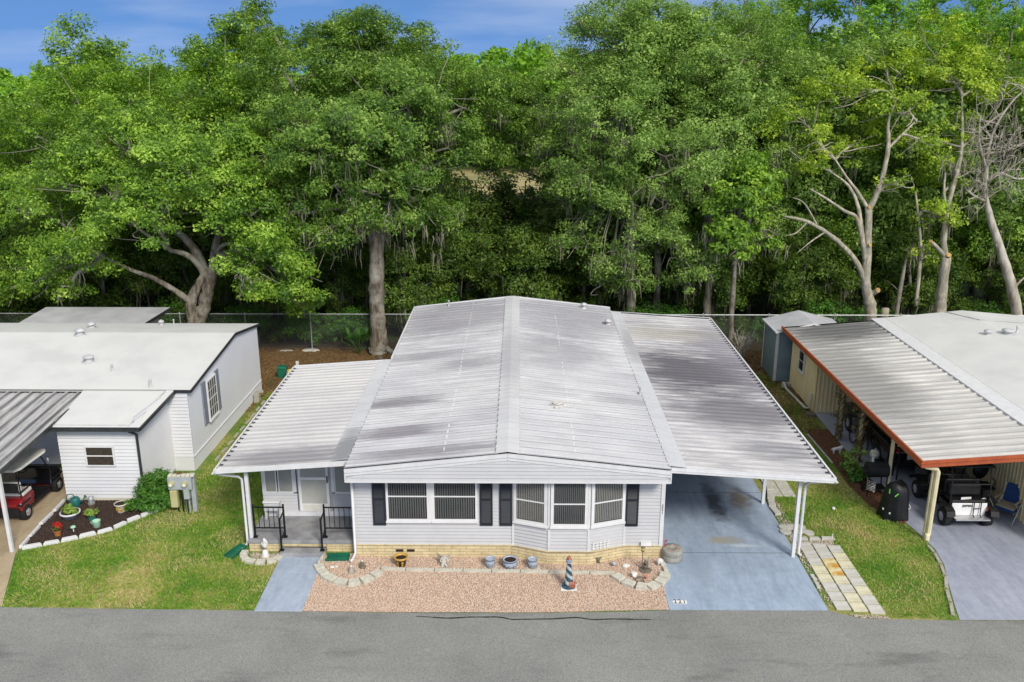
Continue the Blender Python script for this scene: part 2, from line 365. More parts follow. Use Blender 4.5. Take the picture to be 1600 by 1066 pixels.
def mul(nt, L, a, b):
    m = _n(nt, 'ShaderNodeMath'); m.operation = 'MULTIPLY'
    for i, x in enumerate((a, b)):
        if isinstance(x, (int, float)): m.inputs[i].default_value = x
        else: L.new(x, m.inputs[i])
    return m.outputs[0]
def bumpn(nt, L, b, sc_, strength, dist=.02, stretch=(1, 1, 1)):
    tc = _n(nt, 'ShaderNodeTexCoord'); mp = _n(nt, 'ShaderNodeMapping'); mp.inputs['Scale'].default_value = stretch; nz = _n(nt, 'ShaderNodeTexNoise'); nz.inputs['Scale'].default_value = sc_; nz.inputs['Detail'].default_value = 5
    bp = _n(nt, 'ShaderNodeBump'); bp.inputs['Strength'].default_value = strength; bp.inputs['Distance'].default_value = dist
    L.new(tc.outputs['Object'], mp.inputs[0]); L.new(mp.outputs[0], nz.inputs['Vector']); L.new(nz.outputs['Fac'], bp.inputs['Height']); L.new(bp.outputs[0], b.inputs['Normal'])
# near ground: turf, then needle litter behind the houses
m, nt, L, b = graph('ground_near'); b.inputs['Roughness'].default_value = .95
turf = ramp_noise(nt, L, .42, [(.32, (.07, .17, .014)), (.46, (.13, .22, .03)), (.57, (.28, .28, .08)), (.70, (.45, .38, .17))])
fine = ramp_noise(nt, L, 9, [(.3, (.55, .6, .5)), (.7, (1.25, 1.2, 1.15))])
turf = mixc(nt, L, 1.0, turf, fine, 'MULTIPLY')
lit = ramp_noise(nt, L, .7, [(.32, (.10, .075, .022)), (.5, (.19, .105, .035)), (.68, (.25, .15, .06))])
lit = mixc(nt, L, 1.0, lit, ramp_noise(nt, L, 14, [(.3, (.5, .5, .5)), (.7, (1.4, 1.4, 1.4))]), 'MULTIPLY')
c1 = mixc(nt, L, zone(nt, L, 'Y', 29, 35, 3.5), turf, lit)
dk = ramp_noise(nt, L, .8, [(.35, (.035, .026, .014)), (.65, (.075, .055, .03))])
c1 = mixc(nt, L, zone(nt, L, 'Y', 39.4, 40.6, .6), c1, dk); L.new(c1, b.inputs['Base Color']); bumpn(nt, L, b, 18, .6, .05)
# woodland floor to the horizon
m, nt, L, b = graph('ground_far'); b.inputs['Roughness'].default_value = 1
wf = ramp_noise(nt, L, .25, [(.3, (.03, .05, .012)), (.6, (.05, .08, .02)), (.75, (.04, .07, .016))])
L.new(wf, b.inputs['Base Color'])
m, nt, L, b = graph('dry_field'); b.inputs['Roughness'].default_value = 1
L.new(ramp_noise(nt, L, .12, [(.3, (.26, .22, .09)), (.5, (.36, .30, .14)), (.7, (.20, .20, .08))]), b.inputs['Base Color'])
# asphalt
m, nt, L, b = graph('asphalt'); b.inputs['Roughness'].default_value = .88
a = ramp_noise(nt, L, .35, [(.35, (.19, .192, .182)), (.52, (.222, .224, .212)), (.68, (.245, .247, .233))])
a = mixc(nt, L, 1.0, a, ramp_noise(nt, L, 55, [(.30, (.62, .62, .62)), (.5, (1, 1, 1)), (.72, (1.45, 1.43, 1.4))], det=2), 'MULTIPLY')
a = mixc(nt, L, .8, a, ramp_noise(nt, L, .9, [(.30, (.60, .60, .60)), (.44, (1, 1, 1)), (.75, (1.06, 1.06, 1.06))], stretch=(.35, 1.4, 1), det=4), 'MULTIPLY')
tcx = _n(nt, 'ShaderNodeTexCoord'); vo = _n(nt, 'ShaderNodeTexVoronoi'); vo.feature = 'DISTANCE_TO_EDGE'; vo.inputs['Scale'].default_value = .22
nzc = _n(nt, 'ShaderNodeTexNoise'); nzc.inputs['Scale'].default_value = 1.5; nzc.inputs['Detail'].default_value = 6; vm = _n(nt, 'ShaderNodeMixRGB'); vm.inputs[0].default_value = .25
L.new(tcx.outputs['Object'], nzc.inputs['Vector']); L.new(tcx.outputs['Object'], vm.inputs[1]); L.new(nzc.outputs['Color'], vm.inputs[2]); L.new(vm.outputs[0], vo.inputs['Vector'])
mr = _n(nt, 'ShaderNodeMapRange'); mr.inputs['From Max'].default_value = .004; mr.inputs['To Min'].default_value = .90; L.new(vo.outputs['Distance'], mr.inputs[0])
a = mixc(nt, L, 1.0, a, mr.outputs[0], 'MULTIPLY')
L.new(a, b.inputs['Base Color']); bumpn(nt, L, b, 70, .35, .008)
mat('tar', (.018, .018, .019), rough=.35)
# painted driveway, with tyre marks, rust and worn patches
def paint_slab(name, base, base2, stain=True):
    m, nt, L, b = graph(name); b.inputs['Roughness'].default_value = .55
    c = ramp_noise(nt, L, .5, [(.3, base2), (.62, base)])
    c = mixc(nt, L, .7, c, ramp_noise(nt, L, 1.6, [(.32, (.74, .75, .77)), (.5, (1, 1, 1)), (.66, (1.22, 1.20, 1.17))], stretch=(2.6, .5, 1), det=8, rough=.7), 'MULTIPLY')
    c = mixc(nt, L, .6, c, ramp_noise(nt, L, 5, [(.4, (.9, .9, .9)), (.6, (1.05, 1.05, 1.05))]), 'MULTIPLY')
    if stain:
        for (x, y, rx, ry, col, amt) in ((5.95, 24.6, .28, 1.3, (.03, .03, .035), .75), (6.75, 24.7, .35, .75, (.15, .115, .075), .8), (5.75, 22.25, .45, .22, (.36, .33, .25), .8), (6.15, 21.95, .5, .1, (.55, .6, .65), .7), (4.75, 20.6, .35, .9, (.26, .31, .38), .6)):
            tc = _n(nt, 'ShaderNodeTexCoord'); mp = _n(nt, 'ShaderNodeMapping'); mp.inputs['Location'].default_value = (-x / rx, -y / ry, 0); mp.inputs['Scale'].default_value = (1 / rx, 1 / ry, 0)
            ln = _n(nt, 'ShaderNodeVectorMath'); ln.operation = 'LENGTH'; nz = _n(nt, 'ShaderNodeTexNoise'); nz.inputs['Scale'].default_value = 3.0; nz.inputs['Detail'].default_value = 5
            L.new(tc.outputs['Object'], mp.inputs[0]); L.new(mp.outputs[0], ln.inputs[0]); L.new(tc.outputs['Object'], nz.inputs['Vector'])
            ad = _n(nt, 'ShaderNodeMath'); ad.operation = 'MULTIPLY_ADD'; ad.inputs[1].default_value = 1.8; L.new(nz.outputs['Fac'], ad.inputs[0]); L.new(ln.outputs['Value'], ad.inputs[2])
            mr = _n(nt, 'ShaderNodeMapRange'); mr.inputs['From Min'].default_value = 1.35; mr.inputs['From Max'].default_value = 2.1; mr.inputs['To Min'].default_value = amt; mr.inputs['To Max'].default_value = 0; L.new(ad.outputs[0], mr.inputs[0])
            c = mixc(nt, L, mr.outputs[0], c, col)
    L.new(c, b.inputs['Base Color']); bumpn(nt, L, b, 30, .15, .01)
paint_slab('drive_blue', (.345, .42, .53), (.29, .36, .46))
paint_slab('drive_grey', (.33, .355, .43), (.29, .31, .385), False)
paint_slab('walk_blue', (.37, .43, .52), (.33, .39, .48), False)
paint_slab('drive_tan', (.46, .37, .25), (.38, .30, .19), False)
mat('joint', (.12, .13, .15), rough=.9)
# pan roofs: streaks run along the pans (local x or y), dirt gathers in zones
def pan_roof(name, base, along='x', zones=(), amt=.5, dirt=(.24, .22, .25), sc_=1.0, seam=None, seam_amt=.8):
    m, nt, L, b = graph(name); b.inputs['Roughness'].default_value = .72; b.inputs['Specular IOR Level'].default_value = .2
    st = (.22, 3.2, 1) if along == 'x' else (3.2, .22, 1)
    st2 = (.5, 9, 1) if along == 'x' else (9, .5, 1)
    c = mixc(nt, L, 1.0, base, ramp_noise(nt, L, .35, [(.3, (.86, .86, .88)), (.65, (1.06, 1.05, 1.03))], stretch=(1, 1, 1)), 'MULTIPLY')
    streak = ramp_noise(nt, L, 1.6 * sc_, [(.42, (0, 0, 0)), (.66, (1, 1, 1))], stretch=st, det=7, rough=.7)
    streak2 = ramp_noise(nt, L, 1.3 * sc_, [(.5, (0, 0, 0)), (.64, (1, 1, 1))], stretch=st2, det=4)
    patch = ramp_noise(nt, L, .22, [(.40, (.15, .15, .15)), (.60, (1, 1, 1))], det=4)
    f = mul(nt, L, mul(nt, L, streak, patch), amt); c = mixc(nt, L, f, c, dirt)
    c = mixc(nt, L, mul(nt, L, streak2, amt * .6), c, tuple(x * 1.4 for x in dirt))
    for (x, y, rx, ry, a, col) in zones:
        tc = _n(nt, 'ShaderNodeTexCoord'); mp = _n(nt, 'ShaderNodeMapping'); mp.inputs['Location'].default_value = (-x / rx, -y / ry, 0); mp.inputs['Scale'].default_value = (1 / rx, 1 / ry, 0)
        ln = _n(nt, 'ShaderNodeVectorMath'); ln.operation = 'LENGTH'; L.new(tc.outputs['Object'], mp.inputs[0]); L.new(mp.outputs[0], ln.inputs[0])
        mp2 = _n(nt, 'ShaderNodeMapping'); mp2.inputs['Scale'].default_value = (.45, 6, 1) if along == 'x' else (6, .45, 1)
        nz = _n(nt, 'ShaderNodeTexNoise'); nz.inputs['Scale'].default_value = 1.2; nz.inputs['Detail'].default_value = 6; nz.inputs['Roughness'].default_value = .7; L.new(tc.outputs['Object'], mp2.inputs[0]); L.new(mp2.outputs[0], nz.inputs['Vector'])
        ad = _n(nt, 'ShaderNodeMath'); ad.operation = 'MULTIPLY_ADD'; ad.inputs[1].default_value = 1.9; L.new(nz.outputs['Fac'], ad.inputs[0]); L.new(ln.outputs['Value'], ad.inputs[2])
        mr = _n(nt, 'ShaderNodeMapRange'); mr.inputs['From Min'].default_value = 1.38; mr.inputs['From Max'].default_value = 2.05; mr.inputs['To Min'].default_value = a; mr.inputs['To Max'].default_value = 0; L.new(ad.outputs[0], mr.inputs[0])
        c = mixc(nt, L, mr.outputs[0], c, col)
    c = mixc(nt, L, 1.0, c, ramp_noise(nt, L, 20, [(.3, (.93, .93, .93)), (.7, (1.05, 1.05, 1.05))]), 'MULTIPLY')
    if seam:      # grime line along each pan joint: start, pitch, place of the joint within the pitch
        st_, pitch, pos = seam; tc = _n(nt, 'ShaderNodeTexCoord'); sp = _n(nt, 'ShaderNodeSeparateXYZ'); L.new(tc.outputs['Object'], sp.inputs[0])
        def mth(op, a_, b_=None):
            q = _n(nt, 'ShaderNodeMath'); q.operation = op
            for i_, x_ in enumerate((a_, b_)):
                if x_ is None: continue
                if isinstance(x_, (int, float)): q.inputs[i_].default_value = x_
                else: L.new(x_, q.inputs[i_])
            return q.outputs[0]
        f_ = mth('FRACT', mth('DIVIDE', mth('SUBTRACT', sp.outputs['Y' if along == 'x' else 'X'], st_ - 20 * pitch), pitch))
        d_ = mth('ABSOLUTE', mth('SUBTRACT', f_, pos)); mr = _n(nt, 'ShaderNodeMapRange'); mr.inputs['From Min'].default_value = .05; mr.inputs['From Max'].default_value = .15; mr.inputs['To Min'].default_value = 1; mr.inputs['To Max'].default_value = 0; L.new(d_, mr.inputs[0])
        nn = ramp_noise(nt, L, 1.1, [(.3, (.3, .3, .3)), (.6, (1, 1, 1))], stretch=(.5, 2, 1) if along == 'x' else (2, .5, 1), det=5)
        c = mixc(nt, L, mul(nt, L, mul(nt, L, mr.outputs[0], nn), seam_amt), c, (.10, .10, .11))
    L.new(c, b.inputs['Base Color'])
D1 = (.17, .16, .19); D2 = (.19, .18, .20)
# coordinates below are relative to the mobile home's origin (0, 21, 0)
pan_roof('roof_left', (.55, .555, .57), zones=((-3.3, 1.9, 1.7, .5, .75, D2), (-3.6, 4.3, 1.5, .6, .75, D2), (-2.4, .35, 2.6, .35, .7, D2), (-1.8, 7.5, 1.5, .7, .45, D2), (-3.2, 8.8, 1.8, .5, .5, D2), (-2.5, 14, 3.5, 3.6, .55, D2)), amt=.42, dirt=(.19, .185, .20), seam=(-.27, .405, .15), seam_amt=.6)
pan_roof('roof_right', (.56, .565, .58), zones=((2, 14, 3.2, 4.5, .5, D2), (1.2, 9, 2.0, 2.2, .4, D2), (3.4, 4.6, 1.2, .5, .4, D2)), amt=.32, dirt=(.20, .195, .21), seam=(-.27, .405, .15), seam_amt=.6)
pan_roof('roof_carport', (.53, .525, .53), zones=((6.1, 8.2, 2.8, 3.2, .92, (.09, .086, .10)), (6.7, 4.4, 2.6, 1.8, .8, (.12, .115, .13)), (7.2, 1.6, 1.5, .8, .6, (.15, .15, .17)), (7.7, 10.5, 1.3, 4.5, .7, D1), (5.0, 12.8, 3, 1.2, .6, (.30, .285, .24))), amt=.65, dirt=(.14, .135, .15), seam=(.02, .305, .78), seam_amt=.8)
pan_roof('roof_porch', (.53, .525, .52), zones=((-6.2, 1.0, 2.4, .9, .75, D2),), amt=.30, seam=(.42, .30, .78), seam_amt=.35)
pan_roof('flashing', (.61, .62, .635), zones=((-4.7, 1.2, .5, 1.8, .75, (.17, .17, .18)), (4.2, 11, .5, 3, .5, D2)), amt=.28, sc_=2, along='x', dirt=(.24, .24, .26))
pan_roof('ridge_cap', (.62, .625, .63), zones=((-.25, 8, .6, 5, .55, (.33, .33, .35)),), amt=.25, along='x')
pan_roof('roof_neighbour', (.56, .55, .525), zones=((-1.2, 10.8, 3.0, 2.4, .95, (.10, .10, .10)), (-2.4, 5, 1.7, 5.5, .8, (.20, .195, .185))), amt=.6, dirt=(.22, .215, .205), seam=(-1.77, .40, .78), seam_amt=.75)
pan_roof('roof_left_carport', (.50, .50, .495), along='y', amt=1.0, dirt=(.12, .115, .115), sc_=1.5, seam=(-9, .38, .22), seam_amt=.8)
m, nt, L, b = graph('brick'); b.inputs['Roughness'].default_value = .9
tc = _n(nt, 'ShaderNodeTexCoord'); mp = _n(nt, 'ShaderNodeMapping'); mp.inputs['Rotation'].default_value = (R_(90), 0, 0)
bk = _n(nt, 'ShaderNodeTexBrick'); bk.inputs['Color1'].default_value = (.68, .57, .34, 1); bk.inputs['Color2'].default_value = (.60, .49, .28, 1); bk.inputs['Mortar'].default_value = (.30, .23, .14, 1)
bk.inputs['Scale'].default_value = 1; bk.inputs['Brick Width'].default_value = .40; bk.inputs['Row Height'].default_value = .085; bk.inputs['Mortar Size'].default_value = .006; bk.inputs['Bias'].default_value = -.1
L.new(tc.outputs['Object'], mp.inputs[0]); L.new(mp.outputs[0], bk.inputs['Vector'])
c = mixc(nt, L, 1.0, bk.outputs[0], ramp_noise(nt, L, 6, [(.3, (.82, .82, .80)), (.7, (1.12, 1.12, 1.12))]), 'MULTIPLY'); L.new(c, b.inputs['Base Color'])
m, nt, L, b = graph('mulch_base'); b.inputs['Roughness'].default_value = 1
L.new(ramp_noise(nt, L, 12, [(.3, (.02, .012, .009)), (.7, (.055, .035, .028))]), b.inputs['Base Color'])
m, nt, L, b = graph('gravel_base'); b.inputs['Roughness'].default_value = 1
L.new(ramp_noise(nt, L, 20, [(.3, (.38, .28, .21)), (.7, (.56, .42, .32))]), b.inputs['Base Color'])
m, nt, L, b = graph('red_mulch_base'); b.inputs['Roughness'].default_value = 1
L.new(ramp_noise(nt, L, 9, [(.3, (.075, .035, .018)), (.7, (.20, .095, .05))]), b.inputs['Base Color'])
mat('gravel_stone', (.50, .37, .28), rough=.9, island_cols=[(.72, .51, .38), (.62, .42, .30), (.78, .62, .50), (.44, .36, .30), (.76, .57, .43), (.70, .60, .52), (.52, .33, .22)])
mat('pebble', (.5, .44, .36), rough=.9, island_cols=[(.55, .47, .36), (.35, .28, .2), (.62, .56, .46), (.42, .33, .24)])
mat('mulch_chip', (.05, .03, .025), rough=1, island_cols=[(.03, .018, .014), (.06, .038, .03), (.11, .07, .05), (.02, .014, .011)])
mat('red_chip', (.2, .1, .05), rough=1, island_cols=[(.20, .085, .04), (.11, .05, .028), (.28, .15, .08)])
mat('litter_chip', (.2, .12, .05), rough=1, island_cols=[(.24, .13, .045), (.14, .075, .03), (.32, .21, .09), (.09, .06, .03)])
leafmat('grass_blade', [(.045, .18, .006), (.08, .26, .008), (.15, .34, .016), (.27, .38, .045), (.46, .45, .15), (.60, .53, .24), (.44, .36, .17)], tr=.3, cell=.21)

# ------------------------------------------------------------------ the setting
def sheet(name, pts, z, m):
    b = B(); b.poly(*[(x, y, z) for x, y in pts]); return b.obj(name, m, kind='structure')
g = B()
n = 40
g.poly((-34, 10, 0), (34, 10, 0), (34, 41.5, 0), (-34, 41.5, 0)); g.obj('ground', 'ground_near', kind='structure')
g = B(); g.poly((-1500, -300, -.02), (1500, -300, -.02), (1500, 2600, -.02), (-1500, 2600, -.02)); g.obj('woodland_ground', 'ground_far', kind='structure')
sheet('clearing', [(-26, 66), (-4, 60), (14, 66), (24, 96), (20, 128), (-22, 126), (-34, 96)], .004, 'dry_field')
rng = random.Random(5)
edge = [(-34, 18.84), (-20, 18.84), (-12.66, 18.84), (-6.4, 18.76), (-3.25, 18.69), (-1.5, 18.70), (.4, 18.71), (2.2, 18.76), (3.66, 18.85), (7.55, 18.86), (7.78, 18.74), (8.05, 18.60), (8.42, 18.53), (10.49, 18.49), (12.05, 18.47), (20, 18.46), (34, 18.46)]
edge2 = []
for (xa, ya), (xb, yb) in zip(edge, edge[1:]):
    k = max(1, int((xb - xa) / .12))
    for i in range(k):
        t = i / k; edge2.append((xa + (xb - xa) * t, ya + (yb - ya) * t + (rng.random() - .5) * .025))
edge2.append(edge[-1])
sheet('road', [(-34, 4), (34, 4)] + edge2[::-1], .010, 'asphalt')
crk = [(-2.46, 18.54), (-1.68, 18.47), (-1.07, 18.52), (-.54, 18.53), (-.08, 18.43), (.77, 18.46), (1.38, 18.52), (1.83, 18.44), (2.30, 18.47), (3.29, 18.45)]
g = B()
P = []
for (xa, ya), (xb, yb) in zip(crk, crk[1:]):
    for i in range(8): t = i / 8; s_ = t * t * (3 - 2 * t); P.append((xa + (xb - xa) * t, ya + (yb - ya) * s_ + (rng.random() - .5) * .008))
vs = []
for i, (x, y) in enumerate(P):
    wd = .016 + .010 * rng.random()
    if i < 5 or i > len(P) - 5: wd *= .6
    vs += [(x, y - wd, .016), (x, y + wd, .016)]
g.add(vs, [(2 * i, 2 * i + 2, 2 * i + 3, 2 * i + 1) for i in range(len(P) - 1)])
g.obj('road_tar_seam', 'tar', kind='structure')
mat('seal_grey', (.10, .10, .095), rough=.9)
b = B(); b.box(3.68, 7.53, 18.87, 37.2, -.05, .014); b.obj('driveway', 'drive_blue', kind='structure')
b = B()
for y in (21.55, 25.2, 29): b.box(3.69, 7.52, y, y + .018, .015, .018)
b.obj('driveway_joint', 'joint', kind='structure')
b = B(); b.box(-6.41, -5.24, 18.72, 20.42, -.05, .03); b.box(-6.41, -5.24, 20.44, 21.22, -.05, .03); b.obj('walkway', 'walk_blue', kind='structure', bevel=.006)
sheet('neighbour_driveway', [(10.53, 18.50), (24, 18.50), (24, 35.4), (11.35, 32.1), (11.3, 24.3), (11.22, 23.5), (11.36, 22.6), (11.42, 21.8), (11.30, 21.0), (11.0, 20.1), (10.74, 19.25)], .014, 'drive_grey')
sheet('neighbour_driveway', [(-24, 18.87), (-12.64, 18.87), (-13.10, 20.0), (-13.66, 21.35), (-13.80, 22.4), (-13.86, 26.8), (-24, 26.8)], .014, 'drive_tan')
BED = [(-13.72, 21.62), (-12.79, 22.09), (-12.1, 22.45), (-11.57, 22.79), (-11.21, 23.49), (-10.72, 24.02), (-10.9, 24.6), (-13.84, 24.6)]
sheet('mulch_bed', BED, .010, 'mulch_base')
GRAV = [(-5.24, 18.74), (-3.25, 18.71), (.4, 18.73), (3.66, 18.87), (3.86, 19.5), (3.86, 21.45), (-5.0, 21.45), (-5.24, 21.25)]
GRAV = [(min(x, 3.67) if y < 21 else x, y) for x, y in GRAV]
sheet('gravel_bed', GRAV, .012, 'gravel_base')
RBED = [(10.45, 30.4), (10.55, 27.9), (10.45, 25.7), (10.6, 24.4), (11.1, 23.2), (11.32, 23.4), (11.32, 30.4)]
sheet('shrub_bed', RBED, .010, 'red_mulch_base')

# ------------------------------------------------------------------ scatter (stuff)
def inpoly(P, poly):
    x, y = P[:, 0], P[:, 1]; ins = np.zeros(len(P), bool); j = len(poly) - 1
    for i in range(len(poly)):
        xi, yi = poly[i]; xj, yj = poly[j]
        c = ((yi > y) != (yj > y)) & (x < (xj - xi) * (y - yi) / ((yj - yi) or 1e-9) + xi); ins ^= c; j = i
    return ins
def scatter(poly, dens, seed, holes=()):
    r = np.random.default_rng(seed); a = np.array(poly); lo = a.min(0); hi = a.max(0); n = int((hi - lo).prod() * dens)
    P = lo + r.random((n, 2)) * (hi - lo); k = inpoly(P, poly)
    for h in holes: k &= ~inpoly(P, h)
    return P[k], r
OCT_V = np.array([(1, 0, 0), (0, 1, 0), (-1, 0, 0), (0, -1, 0), (0, 0, 1), (0, 0, -1)], float)
OCT_F = np.array([(0, 1, 4), (1, 2, 4), (2, 3, 4), (3, 0, 4), (1, 0, 5), (2, 1, 5), (3, 2, 5), (0, 3, 5)])
def stones(name, P, r, smin, smax, z, m, label, cat, flat=.6):
    n = len(P); V = np.repeat(OCT_V[None], n, 0) * (r.uniform(smin, smax, (n, 1, 3)) * np.array([1, 1, flat]))
    V += r.normal(0, .12 * smin, V.shape); a = r.random(n) * 6.283; c, s = np.cos(a)[:, None], np.sin(a)[:, None]
    t = r.normal(0, .35, (n, 1)); V[..., 2] += V[..., 0] * t
    x = V[..., 0] * c - V[..., 1] * s; y = V[..., 0] * s + V[..., 1] * c; V[..., 0] = x + P[:, :1]; V[..., 1] = y + P[:, 1:]; V[..., 2] += z + r.uniform(0, smin * .8, (n, 1))
    F = (OCT_F[None] + (np.arange(n) * 6)[:, None, None]).reshape(-1, 3)
    return stuff(np_mesh(name, V.reshape(-1, 3), F, m), label, cat)
P, r = scatter(GRAV, 1500, 1); stones('gravel', P, r, .014, .030, .016, 'gravel_stone', 'loose peach and pink gravel covering the bed in front of the house', 'gravel')
PEB = [(7.6, 21.75), (8.75, 21.95), (8.75, 22.25), (7.6, 22.2)]
P, r = scatter(PEB, 1500, 2); P2, _ = scatter([(8.1, 18.56), (8.9, 18.52), (8.85, 18.62), (7.95, 18.72)], 1500, 3); P3, _ = scatter([(7.56, 19), (7.72, 19), (7.9, 21.6), (7.9, 24.6), (7.56, 24.6)], 350, 4); P4, _ = scatter([(-7.2, 20.98), (-6.4, 20.98), (-6.4, 21.45), (-7.3, 21.45)], 1300, 9)
stones('pebbles', np.vstack([P, P2, P3, P4]), r, .014, .03, .012, 'pebble', 'tan pebbles strewn round the pavers beside the blue driveway and in the small ring by the porch', 'pebbles')
P, r = scatter(BED, 1400, 5); stones('mulch', P, r, .012, .036, .012, 'mulch_chip', 'dark brown wood mulch in the flower bed of the white house', 'mulch', .35)
P, r = scatter(RBED, 900, 6); stones('red_mulch', P, r, .012, .04, .012, 'red_chip', 'reddish mulch and leaf litter beside the carport with the orange fascia', 'mulch', .35)
P, r = scatter([(-13, 32), (-3, 32), (-3, 40.3), (-26, 40.3), (-26, 36), (-13, 36)], 130, 7); P2, _ = scatter([(8, 30), (11, 30), (12, 40), (7.8, 40)], 160, 8)
stones('leaf_litter', np.vstack([P, P2]), r, .02, .07, .012, 'litter_chip', 'brown fallen leaves and pine needles over the back yards', 'leaf litter', .2)
def blades(name, polys, dens, seed, holes, label, hmin=.03, hmax=.075, w=.012):
    Ps = [];
    for i, (p, d) in enumerate(polys):
        P, r = scatter(p, dens * d, seed + i, holes); Ps.append(P)
    P = np.vstack(Ps); n = len(P); r = np.random.default_rng(seed)
    # patchy height
    a = r.random(n) * 6.283; h = r.uniform(hmin, hmax, n); tilt = r.normal(0, .8, (n, 2)) * h[:, None]
    dx = np.cos(a) * w; dy = np.sin(a) * w
    V = np.zeros((n, 3, 3)); V[:, 0, 0] = P[:, 0] - dx; V[:, 0, 1] = P[:, 1] - dy; V[:, 1, 0] = P[:, 0] + dx; V[:, 1, 1] = P[:, 1] + dy
    V[:, 2, 0] = P[:, 0] + tilt[:, 0]; V[:, 2, 1] = P[:, 1] + tilt[:, 1]; V[:, 2, 2] = h; V[:, :2, 2] = .002
    F = np.arange(n * 3).reshape(-1, 3)
    return stuff(np_mesh(name, V.reshape(-1, 3), F, 'grass_blade'), label, 'grass')
LAWN_L = [(-12.66, 18.86), (-6.43, 18.78), (-6.43, 21.0), (-7.4, 21.1), (-7.45, 30.2), (-4.6, 30.4), (-4.6, 34), (-10.3, 34.2), (-10.4, 26.5), (-11, 24.6), (-10.66, 24.0), (-11.15, 23.4), (-11.5, 22.75), (-12.79, 22.0), (-13.6, 21.4), (-13.1, 20.1)]
LAWN_R = [(8.95, 18.60), (8.5, 18.62), (8.75, 22.3), (7.95, 22.9), (7.9, 25), (7.75, 37), (10.6, 37), (11.1, 34), (11.1, 30.4), (10.45, 30.3), (10.5, 28), (10.4, 25.7), (10.55, 24.3), (11.1, 23.2), (11.34, 22.6), (11.38, 21.8), (11.2, 21), (10.95, 20.1), (10.7, 19.3), (10.45, 18.53)]
blades('grass', [(LAWN_L, 1)], 900, 11, [], 'patchy green and straw lawn in front of and beside the porch')
blades('grass', [(LAWN_R, 1)], 800, 21, [[(7.5, 18.6), (8.85, 18.5), (8.75, 21.9), (7.6, 21.9)]], 'patchy green and straw lawn between the two driveways')
# ------------------------------------------------------------------ building helpers
def siding(b, p0, p1, z0, z1, ex=.10, lip=.03, ztop=None):
    """lapped boards from p0 to p1 (outside is to the right-hand side when walking p0 -> p1)"""
    dx, dy = p1[0] - p0[0], p1[1] - p0[1]; l = math.hypot(dx, dy); nx, ny = dy / l, -dx / l
    z = z0
    while z < z1 - 1e-4:
        zt = min(z + ex, z1); o = lip
        a = (p0[0] + nx * o, p0[1] + ny * o); c = (p1[0] + nx * o, p1[1] + ny * o)
        b.add([(a[0], a[1], z), (c[0], c[1], z), (p1[0] + nx * .001, p1[1] + ny * .001, zt), (p0[0] + nx * .001, p0[1] + ny * .001, zt), (p0[0], p0[1], z), (p1[0], p1[1], z)], [(0, 1, 2, 3), (4, 5, 1, 0)])
        z = zt
def pans(b, x0, z0, x1, z1, y0, y1, pitch=.4, rib=.035, rw=.05, th=.05, minor=True, axis='x', flute=False):
    """ribbed roof plane sloping from (x0,z0) to (x1,z1), ribs along the slope; axis='y' swaps x and y"""
    prof = []; y = y0
    if flute:   # rolled W pans
        while y < y1 - 1e-6:
            prof += [(y, 0), (y + pitch * .30, 0), (y + pitch * .42, rib), (y + pitch * .58, rib), (y + pitch * .70, .0)]; y += pitch
    else:
        while y < y1 - 1e-6:
            prof += [(y, rib), (y + rw, rib), (y + rw + .008, 0)]
            if minor: prof += [(y + pitch * .53 - .02, 0), (y + pitch * .53, rib * .3), (y + pitch * .53 + .02, 0)]
            prof += [(y + pitch - .008, 0)]; y += pitch
    prof = [(min(p, y1), h) for p, h in prof] + [(y1, 0)]
    vs = []
    nseg = 6
    for p, h in prof:
        for k in range(nseg + 1):
            t = k / nseg; x = x0 + (x1 - x0) * t; z = z0 + (z1 - z0) * t + h + .006 * math.sin(p * 2.1 + t * 5) * (0 < k < nseg)
            vs.append((x, p, z) if axis == 'x' else (p, x, z))
    q = nseg + 1; fs = []
    for i in range(len(prof) - 1):
        for k in range(nseg):
            f = (i * q + k, i * q + k + 1, (i + 1) * q + k + 1, (i + 1) * q + k); fs.append(f)
    b.add(vs, fs)
    # underside
    u = [(x0, y0, z0 - th), (x1, y0, z1 - th), (x1, y1, z1 - th), (x0, y1, z0 - th)]
    if axis == 'y': u = [(y_, x_, z_) for x_, y_, z_ in u]
    b.add(u, [(0, 1, 2, 3)])
def fascia(b, pts, h, t=.03, drop=0):
    for a, c in zip(pts, pts[1:]):
        a = Vector(a); c = Vector(c); b.beam(a - Vector((0, 0, h / 2 - drop)), c - Vector((0, 0, h / 2 - drop)), t, h)
